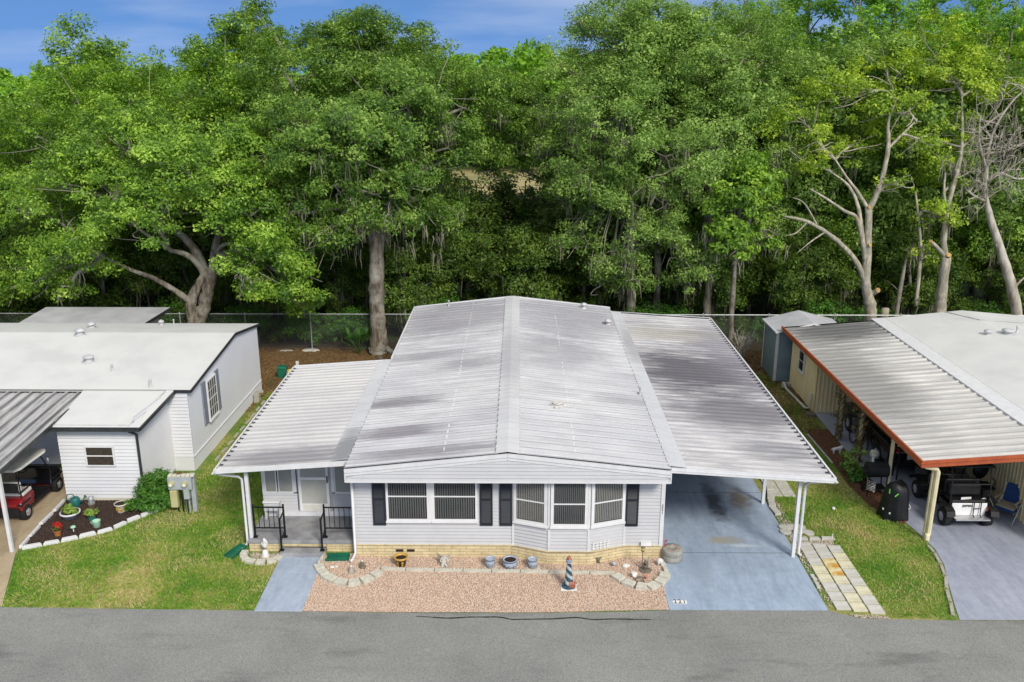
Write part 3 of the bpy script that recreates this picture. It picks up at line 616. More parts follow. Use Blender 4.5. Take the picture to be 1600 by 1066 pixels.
def window(par, o, c, wdt, hgt, yaw=0, fw=.05, split=.5, blind='blind', mull=True, sill=True, vert=True, grid=None, name='window', depth=.06, bw=.062, pane='glass'):
    """sash window: frame (part) > panes, blinds, sill. c = centre of the outer face at the wall; it faces -y turned by yaw"""
    def T(b, x0, x1, y0, y1, z0, z1):
        b.box(c[0] + x0, c[0] + x1, c[1] + y0, c[1] + y1, c[2] + z0, c[2] + z1, rz=yaw, piv=(c[0], c[1]))
    W, H = wdt / 2, hgt / 2
    f = B(o); T(f, -W, -W + fw, -depth, 0, -H, H); T(f, W - fw, W, -depth, 0, -H, H); T(f, -W + fw, W - fw, -depth, 0, H - fw, H); T(f, -W + fw, W - fw, -depth, 0, -H, -H + fw)
    if mull: zz = -H + fw + (hgt - 2 * fw) * split; T(f, -W + fw, W - fw, -depth + .008, -.004, zz - .018, zz + .018)
    if grid:
        for i in range(1, grid[0]): x = -W + fw + (wdt - 2 * fw) * i / grid[0]; T(f, x - .01, x + .01, -depth + .004, -depth + .011, -H + fw, H - fw)
        for i in range(1, grid[1]): z = -H + fw + (hgt - 2 * fw) * i / grid[1]; T(f, -W + fw, W - fw, -depth + .005, -depth + .0105, z - .009, z + .009)
    fo = f.obj(name, 'frame_white', par)
    p = B(o); T(p, -W + fw, W - fw, -depth + .012, -depth + .015, -H + fw, H - fw); g = p.obj('pane', pane, fo)
    k = B(o); T(k, -W + fw, W - fw, -.026, -.019, -H + fw, H - fw); k.obj('window_interior', 'dark_in', fo)
    if blind:
        s = B(o); x = -W + fw + .015
        if vert:
            while x < W - fw - bw * .5: T(s, x, x + bw * .62, -.041 + .004 * ((int(x * 31)) % 2), -.032, -H + fw + .02, H - fw - .01); x += bw
        else: T(s, -W + fw, W - fw, -.041, -.032, -H + fw, H - fw)
        s.obj('blind', blind, fo)
    if sill:
        s = B(o); T(s, -W - .02, W + .02, -depth - .02, 0, -H - .055, -H - .002); s.obj('sill', 'frame_white', fo)
    return fo
def shutter(par, o, x, y, z0, z1, w_=.34, m='shutter'):
    b = B(o); b.box(x - w_ / 2, x + w_ / 2, y - .028, y - .004, z0, z1)
    for a, c in ((z0 + .07, (z0 + z1) / 2 - .03), ((z0 + z1) / 2 + .03, z1 - .07)):
        z = a
        while z < c: b.add([(x - w_ / 2 + .045, y - .03, z), (x + w_ / 2 - .045, y - .03, z), (x + w_ / 2 - .045, y - .046, z + .008), (x - w_ / 2 + .045, y - .046, z + .008), (x - w_ / 2 + .045, y - .03, z + .03), (x + w_ / 2 - .045, y - .03, z + .03)], [(0, 1, 2, 3), (3, 2, 5, 4)]); z += .034
    for a, c in ((x - w_ / 2, x - w_ / 2 + .045), (x + w_ / 2 - .045, x + w_ / 2)): b.box(a, c, y - .05, y - .0285, z0, z1)
    for a in (z0, (z0 + z1) / 2 - .03, z1 - .07): b.box(x - w_ / 2 + .046, x + w_ / 2 - .046, y - .048, y - .0285, a, a + (.06 if a != z0 else .07))
    return b.obj('shutter', m, par)
def vent_cap(par, o, x, y, z, r=.13, kind=0):
    b = B(o)
    if kind == 0: b.lathe([(r * 1.5, 0), (r * 1.45, .02), (r * .75, .03), (r * .75, .14), (r * 1.15, .15), (r * 1.1, .2), (r * .5, .245), (0.01, .26)], (x, y, z), 16)
    else: b.lathe([(r * 1.3, 0), (r * .6, .03), (r * .5, .04), (r * .5, .22), (r * .62, .23), (r * .6, .27), (.01, .28)], (x, y, z), 12)
    return b.obj('roof_vent', 'vent_metal', par, smooth=True)

mat('roof_vent_white', (.62, .60, .57), (.45, .42, .40), scale=9, rough=.8)
# ------------------------------------------------------------------ the grey mobile home
O = (0, 21, 0)
home = thing('mobile_home', 'long grey mobile home with ribbed roof, dark shutters and yellow brick skirting', 'mobile home', O)
XL, XR, YF, YB, XA = -4.42, 3.86, 21.39, 37.0, -.28
ZE, ZR = 2.84, 3.29
# walls
b = B(O)
b.box(XL + .03, XR - .03, YF + .03, YB - .02, 0.0, 2.62)
siding(b, (XL, YF), (-.15, YF), .34, 2.5)
siding(b, (2.83, YF), (XR, YF), .34, 2.5)
siding(b, (XR, YF), (XR, YB), .34, 2.62); siding(b, (XL, YB), (XL, YF), .34, 2.62)
siding(b, (XR, YB), (XL, YB), .34, 2.7)
BAY = [(-.15, YF), (.80, 21.06), (1.85, 21.06), (2.83, YF)]
for p, q in zip(BAY, BAY[1:]): siding(b, p, q, .34, 2.5)
b.prism(BAY + [(2.83, YF + .035), (-.15, YF + .035)], .30, 2.49)
b.obj('wall', 'siding', home)
# gable over the front
b = B(O); YG = 20.76; zb = 2.50
def ztop(x): return 2.66 + (3.11 - 2.66) * (1 - abs(x - XA) / (4.14))
z = zb
while z < 3.1:
    z2 = min(z + .1, 3.1)
    def xr(zz):
        if zz <= 2.66: return (XL, XR)
        k = 4.14 * (1 - (zz - 2.66) / .45); return (XA - k, XA + k)
    a, c = xr(z), xr(z2)
    b.add([(a[0], YG - .024, z), (a[1], YG - .024, z), (c[1], YG, z2), (c[0], YG, z2), (a[0], YG + .004, z), (a[1], YG + .004, z)], [(0, 1, 2, 3), (4, 5, 1, 0)]); z = z2
b.poly((XL, YG + .005, zb), (XR, YG + .005, zb), (XR, YG + .005, 2.66), (XA, YG + .005, 3.11), (XL, YG + .005, 2.66))
b.obj('gable', 'siding', home)
b = B(O); b.box(XL, XR, YG + .006, YF - .02, zb - .02, zb); b.obj('soffit', 'trim_white', home)
b = B(O); b.box(XL - .01, XR + .01, YG - .04, YG - .026, zb - .03, zb + .012)
fascia(b, [(XL - .03, YG - .035, ZE - .0), (XA, YG - .035, ZR), (XR + .03, YG - .035, ZE - .02)], .10, .05)
fascia(b, [(XL - .03, YG - .018, ZE - .10), (XA, YG - .018, ZR - .10), (XR + .03, YG - .018, ZE - .12)], .09, .03)
b.box(XL - .04, XL - .005, YG - .03, YG + .3, zb - .03, ZE - .05)
b.box(XR + .005, XR + .04, YG - .03, YF, zb - .03, ZE - .07)
b.obj('front_fascia', 'trim_white', home)
# roof
b = B(O); pans(b, XA - .25, ZR - .045, XL - .04, ZE, YG - .03, YB + .2, .405, rib=.048); b.obj('roof', 'roof_left', home)
b = B(O); pans(b, XA + .25, ZR - .045, XR + .04, ZE - .02, YG - .03, YB + .2, .405, rib=.048); b.obj('roof', 'roof_right', home)
b = B(O); yy = [YG - .03 + i * .35 for i in range(47)] + [YB + .2]
for (xa, za, xb, zb2) in ((XA - .30, ZR + .004, XA, ZR + .05), (XA, ZR + .05, XA + .29, ZR + .004)):
    b.add([(xa, yy[0], za), (xb, yy[0], zb2), (xb, yy[-1], zb2), (xa, yy[-1], za)], [(0, 1, 2, 3)])
b.add([(XA - .30, yy[0], ZR + .004), (XA - .305, yy[0], ZR - .04), (XA - .305, yy[-1], ZR - .04), (XA - .30, yy[-1], ZR + .004)], [(0, 1, 2, 3)])
b.add([(XA + .29, yy[0], ZR + .004), (XA + .295, yy[0], ZR - .04), (XA + .295, yy[-1], ZR - .04), (XA + .29, yy[-1], ZR + .004)], [(3, 2, 1, 0)])
for k in range(41):
    y = YG + .0 + .405 * k
    for xx in (XA - .30, XA + .285): b.box(xx - .02, xx + .02, y + .01, y + .05, ZR - .02, ZR + .012)
b.obj('ridge_cap', 'ridge_cap', home)
b = B(O)       # sealed screw seams across each slope
for sgn, xx, ze in ((-1, -1.95, ZE), (1, 1.47, ZE - .02)):
    t = abs(xx - XA) / 4.14; zz = ZR - .03 + (ze - ZR) * t + .014
    b = B(O); y = YG + .1
    while y < YB:
        l = .2 + .25 * rng.random(); w_ = rng.uniform(.014, .024); b.box(xx - w_, xx + w_, y, y + l + .01, zz - .02, zz + .006 + .006 * rng.random()); y += l
    b.obj('roof_sealant', 'trim_white', home)
b = B(O); b.box(XL - .12, XL - .05, 30.0, YB + .2, ZE - .10, ZE + .02); b.box(XL - .06, XR + .06, YB + .2, YB + .24, ZE - .12, ZE + .01)
fascia(b, [(XL, YB + .22, ZE + .03), (XA, YB + .22, ZR + .05), (XR, YB + .22, ZE + .02)], .14, .03)
b.obj('gutter', 'trim_white', home)
for x, y, k in ((2.75, 36.6, 0), (3.55, 34.3, 0), (3.8, 26.3, 1), (-3.0, 36.8, 1)):
    t = abs(x - XA) / 4.14; vent_cap(home, O, x, y, ZR + (ZE - ZR) * t - .02, .12 if k == 0 else .06, k)
b = B(O); b.box(.95, 1.35, 24.35, 24.70, 3.08, 3.20, rz=.5); b.box(1.0, 1.3, 24.40, 24.65, 3.20, 3.25, rz=.5); b.obj('roof_vent', 'roof_vent_white', home, bevel=.03)
# skirting, front bays and vents
b = B(O)
sk = [(XL + .0, 21.29), (-.2, 21.29), (.76, 20.93), (1.90, 20.93), (2.86, 21.29), (XR, 21.29)]
for i, (p, q) in enumerate(zip(sk, sk[1:])):
    b.add([(p[0], p[1], 0), (q[0], q[1], 0), (q[0], q[1], .345), (p[0], p[1], .345)], [(0, 1, 2, 3)])
    b.add([(p[0], p[1], .345), (q[0], q[1], .345), (q[0], YF + .02, .35), (p[0], YF + .02, .35)], [(0, 1, 2, 3)])
b.add([(XL, 21.29, 0), (XL, 21.29, .345), (XL, YF + .02, .345), (XL, YF + .02, 0)], [(0, 1, 2, 3)]); b.add([(XR, 21.29, 0), (XR, 21.29, .345), (XR, YF + .02, .345), (XR, YF + .02, 0)], [(3, 2, 1, 0)])
b.obj('skirting', 'brick', home)
for x0_ in (-3.30, -3.0): b = B(O); b.box(x0_, x0_ + .2, 21.275, 21.288, .17, .24); b.obj('crawl_vent', 'soil', home)
for p in BAY[1:3]: b = B(O); b.box(p[0] - .03, p[0] + .03, p[1] - .035, p[1] + .02, .345, 2.49); b.obj('corner_trim', 'trim_white', home)
b = B(O)
for x0_, x1_ in ((-.18, -.12), (2.80, 2.86), (XR - .09, XR + .012), (XL - .03, XL + .05)):
    b = B(O); b.box(x0_, x1_, YF - .04, YF - .016, .345, 2.49); b.obj('corner_trim', 'trim_white', home)
b = B(O); b.tube([(XL + .03, 21.28, 2.5), (XL + .03, 21.28, .14), (XL - .02, 21.05, .06), (XL - .06, 20.98, .05)], .038, 8); b.obj('downspout', 'trim_white', home, smooth=True)
window(home, O, (-2.945, YF - .016, 1.75), 1.14, 1.36, fw=.06, split=.53)
window(home, O, (-1.69, YF - .016, 1.75), 1.20, 1.36, fw=.06, split=.53)
b = B(O); b.box(-2.375, -2.29, YF - .08, YF - .016, 1.02, 2.44); b.obj('mullion', 'frame_white', home)
import itertools
def bay_win(p, q, bl):
    ang = math.atan2(q[1] - p[1], q[0] - p[0]); L_ = math.hypot(q[0] - p[0], q[1] - p[1]); nx, ny = math.sin(ang), -math.cos(ang)
    c = ((p[0] + q[0]) / 2 + nx * .016, (p[1] + q[1]) / 2 + ny * .016, 1.775)
    window(home, O, c, L_ - .075, 1.37, yaw=ang, fw=.08, split=.475, blind=bl, bw=.05)
bay_win(BAY[0], BAY[1], 'blind_light'); bay_win(BAY[1], BAY[2], 'blind'); bay_win(BAY[2], BAY[3], 'blind_light')
for x in (-3.71, -.86, -.34, 3.01): shutter(home, O, x, YF - .012, .93, 2.46)
# house number up the corner trim: 221
for i, ch in enumerate('221'):
    t = text_mesh('house_number', ch, .12, 'number_grey'); t.parent = home; t.location = (XR - .045, YF - .036 - O[1], 1.52 - i * .10); t.rotation_euler = (R_(90), 0, 0)
# porch
PZ = .35
b = B(O); b.box(-7.36, XL, 21.53, 22.95, PZ - .10, PZ); b.box(-6.43, -5.24, 21.20, 21.52, .0, .15); b.obj('porch_floor', 'concrete_grey', home, bevel=.008)
b = B(O); b.box(-7.34, -6.44, 21.56, 21.60, 0, PZ - .101); b.box(-5.23, XL, 21.56, 21.60, 0, PZ - .101); b.box(-7.34, -7.30, 21.61, 30, 0, PZ - .101); b.box(-6.43, -5.24, 21.56, 21.60, .151, PZ - .101); b.obj('porch_skirting', 'brick', home)
PX0, PY, PBY = -7.28, 22.95, 29.75
b = B(O); siding(b, (PX0, PY), (-6.30, PY), PZ + .16, PZ + .70, .1); siding(b, (-5.30, PY), (XL, PY), PZ + .16, PZ + .70, .1)
b.box(PX0, XL, PY + .03, PY + .06, PZ, PZ + .16); b.box(PX0 - .0, PX0 + .05, PY + .03, PBY, 0, 2.4); b.box(PX0, XL, PBY, PBY + .05, 0, 2.5); b.box(-6.29, -5.31, PY + .03, PY + .05, PZ, 2.5)
b.box(PX0 + .05, XL - .01, PY + .07, PBY - .01, 0, PZ)
b.obj('porch_wall', 'siding', home)
b = B(O); b.box(PX0, XL, PY - .02, PY + .0295, PZ + .001, PZ + .155); b.box(PX0, -6.40, PY - .03, PY + .0285, PZ + .70, PZ + .75); b.box(-5.22, XL, PY - .03, PY + .0285, PZ + .70, PZ + .75)
for x in (PX0, -6.39, -5.31, XL - .07): b.box(x, x + .08, PY - .032, PY + .028, PZ + .751, 2.5)
b.box(PX0 + .081, -6.391, PY - .03, PY + .03, 2.2, 2.3); b.box(-5.229, XL - .071, PY - .03, PY + .03, 2.2, 2.3); b.obj('porch_frame', 'trim_white', home)
for xa, xb in ((PX0 + .08, -6.86), (-6.82, -6.39), (-5.22, XL - .08)):
    c = ((xa + xb) / 2, PY + .02, 1.65); window(home, O, c, xb - xa, 1.10, fw=.028, mull=False, blind='screen', vert=False, sill=False, name='porch_window', pane='screen_pane')
# screen door
b = B(O)
x0, x1 = -6.24, -5.38
b.box(x0, x0 + .07, PY - .05, PY - .01, PZ + .16, 2.42); b.box(x1 - .07, x1, PY - .05, PY - .01, PZ + .16, 2.42)
for z0, z1 in ((PZ + .16, PZ + .40), (1.50, 1.58), (2.36, 2.42)): b.box(x0 + .07, x1 - .07, PY - .048, PY - .012, z0, z1)
d = b.obj('screen_door', 'frame_white', home)
b = B(O); b.box(x0 + .07, x1 - .07, PY - .03, PY - .022, PZ + .40, 1.50); b.box(x0 + .07, x1 - .07, PY - .03, PY - .022, 1.58, 2.36); b.obj('screen', 'screen', d)
b = B(O); b.box(x0 + .09, x1 - .09, PY - .053, PY - .0485, PZ + .18, PZ + .38); b.obj('kick_plate', 'cream_vinyl', d)
b = B(O); b.box(x1 - .05, x1 - .02, PY - .09, PY - .051, 1.42, 1.62); b.obj('handle', 'black_iron', d)
# porch roof
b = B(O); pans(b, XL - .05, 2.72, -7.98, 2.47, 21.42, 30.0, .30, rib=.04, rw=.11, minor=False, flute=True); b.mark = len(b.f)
for k in range(28): y = 21.42 + .30 * k; b.box(-7.985, -7.90, y + .30, y + .375, 2.47, 2.487)  # dark boxes paint in the shaded gaps between ribs along the gutter
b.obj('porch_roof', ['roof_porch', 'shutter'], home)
b = B(O); fascia(b, [(-8.0, 21.40, 2.52), (XL - .05, 21.40, 2.77)], .13, .04); fascia(b, [(-8.0, 30.02, 2.54), (XL - .05, 30.02, 2.79)], .12, .04); fascia(b, [(-8.03, 21.38, 2.50), (-8.03, 30.04, 2.50)], .11, .04)
b.beam((-8.06, 21.38, 2.39), (-8.06, 30.04, 2.39), .09, .03); b.obj('porch_gutter', 'trim_white', home)
b = B(O); b.add([(XL - .05, 21.44, 2.80), (-4.98, 21.44, 2.725), (-4.98, 29.98, 2.725), (XL - .05, 29.98, 2.80)], [(0, 1, 2, 3)]); b.add([(-4.98, 21.44, 2.725), (-4.99, 21.44, 2.685), (-4.99, 29.98, 2.685), (-4.98, 29.98, 2.725)], [(0, 1, 2, 3)])
b.obj('flashing', 'flashing', home)
b = B(O); b.box(-7.34, -7.25, 21.66, 21.75, PZ, 2.45); b.obj('porch_post', 'trim_white', home)
b = B(O); b.tube([(-8.0, 21.5, 2.37), (-7.95, 21.55, 2.30), (-7.52, 21.72, 2.16), (-7.45, 21.78, 2.06), (-7.45, 21.80, .16), (-7.5, 21.68, .05), (-7.56, 21.6, .04)], .038, 8); b.obj('downspout', 'trim_white', home, smooth=True)
def rail(x0, x1, y, z):
    b = B(O); b.beam((x0, y, z + .90), (x1, y, z + .90), .035, .03); b.beam((x0, y, z + .28), (x1, y, z + .28), .03, .03)
    n = 5
    for i in range(1, n + 1): x = x0 + (x1 - x0) * i / (n + 1); b.beam((x, y, z + .29), (x, y, z + .89), .016, .016)
    for x in (x0, x1): b.beam((x, y, z), (x, y, z + .96), .045, .045); b.box(x - .06, x + .06, y - .06, y + .06, z + .001, z + .02); b.ball((x, y, z + .975), .03, 8, 6)
    return b
r1 = rail(-7.20, -6.38, 21.72, PZ); r1.beam((-6.40, 21.36, .15), (-6.40, 21.36, 1.08), .045, .045); r1.beam((-6.38, 21.70, PZ + .78), (-6.40, 21.36, 1.05), .03, .03); r1.beam((-6.38, 21.70, PZ + .2), (-6.40, 21.36, .45), .03, .03); r1.box(-6.46, -6.34, 21.30, 21.42, .151, .17); r1.ball((-6.40, 21.36, 1.10), .03, 8, 6)
r1.obj('railing', 'black_iron', home)
r1 = rail(-5.28, XL - .04, 21.72, PZ); r1.beam((-5.30, 21.36, .15), (-5.30, 21.36, 1.08), .045, .045); r1.beam((-5.28, 21.70, PZ + .78), (-5.30, 21.36, 1.05), .03, .03); r1.beam((-5.28, 21.70, PZ + .2), (-5.30, 21.36, .45), .03, .03); r1.box(-5.36, -5.24, 21.30, 21.42, .151, .17); r1.ball((-5.30, 21.36, 1.10), .03, 8, 6)
r1.obj('railing', 'black_iron', home)
# carport roof
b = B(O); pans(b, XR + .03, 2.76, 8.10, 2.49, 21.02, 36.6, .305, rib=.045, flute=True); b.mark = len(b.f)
for k in range(50): y = 21.02 + .305 * k; b.box(8.02, 8.105, y + .30, y + .38, 2.49, 2.507)  # shade in the pan openings at the gutter, put in as dark boxes
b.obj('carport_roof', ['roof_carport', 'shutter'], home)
b = B(O); fascia(b, [(XR + .05, 20.99, 2.80), (8.13, 20.99, 2.52)], .14, .05); fascia(b, [(XR + .05, 36.62, 2.82), (8.13, 36.62, 2.55)], .12, .04); fascia(b, [(8.16, 20.97, 2.53), (8.16, 36.64, 2.53)], .13, .05); b.beam((8.19, 20.97, 2.40), (8.19, 36.64, 2.40), .09, .03)
b.beam((XR + .05, 20.965, 2.735), (8.13, 20.965, 2.455), .02, .03)
b.obj('carport_gutter', 'trim_white', home)
b = B(O); b.add([(XR + .0, 21.0, 2.845), (XR + .46, 21.0, 2.79), (XR + .46, 36.6, 2.79), (XR + .0, 36.6, 2.845)], [(0, 1, 2, 3)]); b.add([(XR + .46, 21.0, 2.79), (XR + .47, 21.0, 2.75), (XR + .47, 36.6, 2.75), (XR + .46, 36.6, 2.79)], [(0, 1, 2, 3)]); b.obj('flashing', 'flashing', home)
for y in (21.40, 24.5, 27.6, 30.7, 33.8, 36.3):
    b = B(O); b.box(7.36, 7.45, y - .045, y + .045, .0, 2.40); b.obj('carport_post', 'trim_white', home)
b = B(O); b.beam((7.40, 21.0, 2.43), (7.40, 36.6, 2.43), .09, .08); b.obj('carport_beam', 'trim_white', home)
b = B(O); b.tube([(8.16, 21.12, 2.39), (8.1, 21.2, 2.33), (7.68, 21.38, 2.22), (7.56, 21.42, 2.12), (7.55, 21.42, .12), (7.62, 21.38, .04)], .042, 8); b.obj('downspout', 'trim_white', home, smooth=True)
# inner rib line under roof kept simple: back utility room closing the carport
b = B(O); b.box(XR + .05, 7.3, 34.6, 34.66, 0, 2.55); b.obj('utility_wall', 'siding', home)
# little wall details
b = B(O); b.box(3.28, 3.55, YF - .10, YF - .03, .36, .46); b.obj('junction_box', 'plate_white', home)
lat = B(O)
for i in range(5): lat.beam((1.98 + .1 * i, 21.05 + .035 * i, .36), (1.98 + .1 * i, 21.05 + .035 * i, .60), .02, .012)
for k in range(3): lat.beam((1.95, 21.035, .42 + .07 * k), (2.43, 21.20, .42 + .07 * k), .02, .012)
tag(lat.obj('trellis', 'plate_white', smooth=False), 'small white picket trellis leaning on the bay wall above the brick', 'trellis')

# ------------------------------------------------------------------ the white house at the left
O = (-15, 24.5, 0)
lh = thing('white_house', 'white house with smooth white roof, black gutters and blue-white side wall at the left edge', 'house', O)
b = B(O)
FX0, FX1, FY = -13.80, -11.46, 24.55
siding(b, (FX0, FY), (FX1, FY), .10, 2.42, .115, .032)
siding(b, (FX1, FY), (-11.28, 26.70), .10, 2.75, .115, .032)
siding(b, (-11.28, 26.70), (-10.62, 26.70), .5, 2.8, .115, .032); b.box(-11.28, -10.63, 26.69, 26.73, 0, .5)
siding(b, (FX0, 26.95), (FX0, FY), .10, 2.6, .115, .016)
siding(b, (-24, 26.95), (FX0, 26.95), .10, 2.6, .115, .016)
b.add([(FX0 + .02, FY + .02, 0), (FX1 - .02, FY + .02, 0), (-11.30, 26.72, 0), (FX0 + .02, 26.97, 0), (FX0 + .02, FY + .02, 2.4), (FX1 - .02, FY + .02, 2.4), (-11.30, 26.72, 2.7), (FX0 + .02, 26.97, 2.6)], [(0, 1, 5, 4), (1, 2, 6, 5), (2, 3, 7, 6), (3, 0, 4, 7), (4, 5, 6, 7)])
b.obj('wall', 'siding_white', lh)
b = B(O); b.add([(-10.62, 26.70, 0), (-10.54, 34.30, 0), (-10.54, 34.30, 2.76), (-10.58, 31.4, 3.26), (-10.62, 26.70, 2.76)], [(0, 1, 2, 3, 4)])
b.add([(-10.54, 34.30, 0), (-24, 34.3, 0), (-24, 34.3, 2.8), (-10.54, 34.3, 2.76)], [(0, 1, 2, 3)])
b.obj('side_wall', 'panel_blue', lh)
b = B(O); b.beam((-10.605, 26.7, .50), (-10.525, 34.3, .50), .03, .03); b.beam((-10.61, 26.72, 1.6), (-10.61, 26.72, 1.61), .02, .02)
b.obj('belt_trim', 'trim_white', lh)
# side window with shutters (faces +x)
window(lh, O, (-10.575, 28.68, 1.85), .90, 1.40, yaw=R_(90), fw=.05, split=.5, blind='blind', vert=False, sill=True, grid=(4, 4))
for y in (28.02, 29.34): b = B(O); b.box(-10.60, -10.55, y - .17, y + .17, 1.12, 2.6); b.obj('shutter', 'grey_shutter', lh, bevel=.008)
wf = window(lh, O, (-12.58, FY - .018, 1.49), .88, .66, fw=.045, split=.52, blind='wood_old', vert=False, sill=False)
# roof
b = B(O)
EZ, RZ, RX = 2.82, 3.32, -10.50
b.add([(RX, 26.68, EZ), (RX, 31.5, RZ), (RX, 34.5, EZ + .02), (-30, 26.68, EZ), (-30, 31.5, RZ), (-30, 34.5, EZ + .02)], [(0, 1, 4, 3), (1, 2, 5, 4)])
b.add([(RX, 26.68, EZ - .07), (RX, 31.5, RZ - .07), (RX, 34.5, EZ - .05), (-30, 26.68, EZ - .07), (-30, 31.5, RZ - .07), (-30, 34.5, EZ - .05)], [(3, 4, 1, 0), (4, 5, 2, 1)])
b.obj('roof', 'white_roof', lh)
b = B(O); b.add([(-13.78, 24.30, 2.50), (-11.20, 24.30, 2.50), (-11.02, 26.75, 2.79), (-13.95, 26.75, 2.79), (-13.78, 24.30, 2.44), (-11.20, 24.30, 2.44), (-11.02, 26.75, 2.73), (-13.95, 26.75, 2.73)], [(0, 1, 2, 3), (7, 6, 5, 4), (0, 4, 5, 1), (1, 5, 6, 2), (3, 7, 4, 0)])
b.obj('front_roof', 'white_roof', lh)
b = B(O); b.beam((-11.55, 24.35, 2.52), (-11.28, 26.6, 2.80), .03, .03); b.beam((-13.8, 24.42, 2.52), (-11.5, 24.42, 2.52), .03, .02); b.obj('drip_edge', 'vent_metal', lh)
b = B(O)
fascia(b, [(RX + .02, 26.66, EZ + .0), (RX + .02, 31.5, RZ), (RX + .02, 34.5, EZ + .02)], .09, .035)
fascia(b, [(RX + .02, 26.645, EZ), (-11.02, 26.645, EZ)], .09, .035)
fascia(b, [(-11.0, 26.70, 2.795), (-11.17, 24.27, 2.505), (-13.80, 24.27, 2.505)], .10, .05)
b.obj('fascia', 'black_trim', lh)
b = B(O); b.beam((-11.17, 24.235, 2.44), (-13.80, 24.235, 2.44), .07, .08); b.tube([(-11.50, 24.26, 2.38), (-11.48, 24.42, 2.28), (-11.40, 24.50, 2.2), (-11.40, 24.50, .1)], .042, 8); b.obj('gutter', 'black_trim', lh)
b = B(O); pans(b, 26.70, 2.70, 20.7, 2.28, -24, -13.82, .38, rib=.05, rw=.06, minor=True, axis='y'); b.obj('carport_roof', 'roof_left_carport', lh)
b = B(O); fascia(b, [(-13.82, 26.7, 2.72), (-13.82, 20.68, 2.32)], .13, .05); fascia(b, [(-13.8, 20.66, 2.32), (-24, 20.66, 2.32)], .12, .05); b.obj('carport_fascia', 'black_trim', lh)
b = B(O); b.box(-13.86, -13.77, 21.44, 21.53, 0, 2.30); b.obj('carport_post', 'trim_white', lh, bevel=.006)
b = B(O); b.box(FX0, FX1, FY - .03, FY - .002, 0, .10); b.obj('footing', 'cream_paint', lh)
for x, y, k, r in ((-16.15, 31.3, 0, .16), (-16.55, 33.0, 0, .15), (-14.75, 28.9, 0, .0), (-14.75, 28.9, 0, .16), (-13.6, 28.1, 1, .07), (-11.85, 26.9, 1, .09), (-14.2, 33.9, 0, .1), (-13.7, 33.9, 1, .05)):
    if r: vent_cap(lh, O, x, y, EZ + (RZ - EZ) * ((y - 26.68) / 4.82 if y < 31.5 else (34.5 - y) / 3.0) - .02, r, k)
b = B(O); b.box(-10.50, -10.30, 33.0, 33.25, .0, .35); b.box(-10.50, -10.2, 33.3, 33.42, .3, .36); b.obj('utility_box', 'old_stone', lh)
# lean-to shed behind it
O2 = (-18, 36.5, 0)
sh = thing('lean_to_shed', 'low grey-roofed shed behind the white house under the big oak', 'shed', O2)
b = B(O2); b.box(-20.5, -15.8, 35.8, 37.5, 0, 2.5); b.obj('wall', 'siding_white', sh)
b = B(O2); b.add([(-20.9, 35.45, 2.52), (-15.65, 35.45, 2.52), (-15.4, 37.9, 2.62), (-20.9, 37.9, 2.62), (-20.9, 35.45, 2.46), (-15.65, 35.45, 2.46), (-15.4, 37.9, 2.56), (-20.9, 37.9, 2.56)], [(0, 1, 2, 3), (7, 6, 5, 4), (0, 4, 5, 1), (1, 5, 6, 2), (2, 6, 7, 3), (3, 7, 4, 0)]); mat('shed_roof', (.50, .50, .52), (.40, .40, .42), scale=.8, rough=.6); b.obj('roof', 'shed_roof', sh)
b = B(O2); b.beam((-15.62, 35.43, 2.46), (-15.37, 37.9, 2.56), .04, .12); b.obj('fascia', 'black_trim', sh)

# ------------------------------------------------------------------ the neighbour at the right
O = (14, 24, 0)
rh = thing('carport_house', 'tan house with orange fascia, ribbed carport roof and flat white roof at the right edge', 'house', O)
FX, FYf, FYb = 10.93, 22.20, 35.55
b = B(O); pans(b, 14.62, 2.70, FX + .03, 2.40, FYf + .03, FYb, .40, rib=.045, flute=True); b.obj('carport_roof', 'roof_neighbour', rh)
b = B(O)
b.add([(14.6, FYf + .03, 2.765), (15.18, FYf + .03, 2.80), (15.18, FYb + .2, 2.80), (14.6, FYb + .2, 2.765)], [(0, 1, 2, 3)]); b.add([(14.6, FYf + .03, 2.765), (14.6, FYb + .2, 2.765), (14.605, FYb + .2, 2.71), (14.605, FYf + .03, 2.71)], [(0, 1, 2, 3)])
b.obj('flashing', 'trim_white', rh)
b = B(O)
b.add([(15.19, 21.5, 2.80), (18.3, 21.5, 3.12), (22.5, 21.5, 2.75), (15.19, FYb + .2, 2.80), (18.3, FYb + .2, 3.12), (22.5, FYb + .2, 2.75)], [(0, 1, 4, 3), (1, 2, 5, 4)])
b.add([(15.19, 21.5, 2.80), (15.19, FYb + .2, 2.80), (15.19, FYb + .2, 2.60), (15.19, 21.5, 2.60)], [(0, 1, 2, 3)])
b.add([(15.19, FYb + .2, 2.80), (18.3, FYb + .2, 3.12), (22.5, FYb + .2, 2.75), (22.5, FYb + .2, 2.5), (15.19, FYb + .2, 2.5)], [(0, 1, 2, 3, 4)])
b.obj('roof', 'white_roof', rh)
b = B(O); b.beam((17.6, 35.75, 3.07), (18.3, 34.2, 3.135), .04, .02); b.beam((18.3, 34.2, 3.135), (20.6, 34.4, 2.95), .04, .02); b.obj('roof_sealant', 'vent_metal', rh)
for x, y, k, r in ((17.7, 32.4, 0, .13), (18.4, 32.3, 0, .2), (18.9, 32.6, 1, .08), (18.3, 29.2, 0, .12)):
    vent_cap(rh, O, x, y, 2.80 + .32 * min(1, (x - 15.19) / 3.11) - .05, r, k)
b = B(O)
for off, hh, t in ((0, .10, .05), (-.10, .10, .03)):
    fascia(b, [(FX - .0, FYb + .1, 2.46 + off), (FX, FYf, 2.46 + off)], hh, t); fascia(b, [(FX - .02, FYf, 2.46 + off), (15.2, FYf, 2.78 + off)], hh, t)
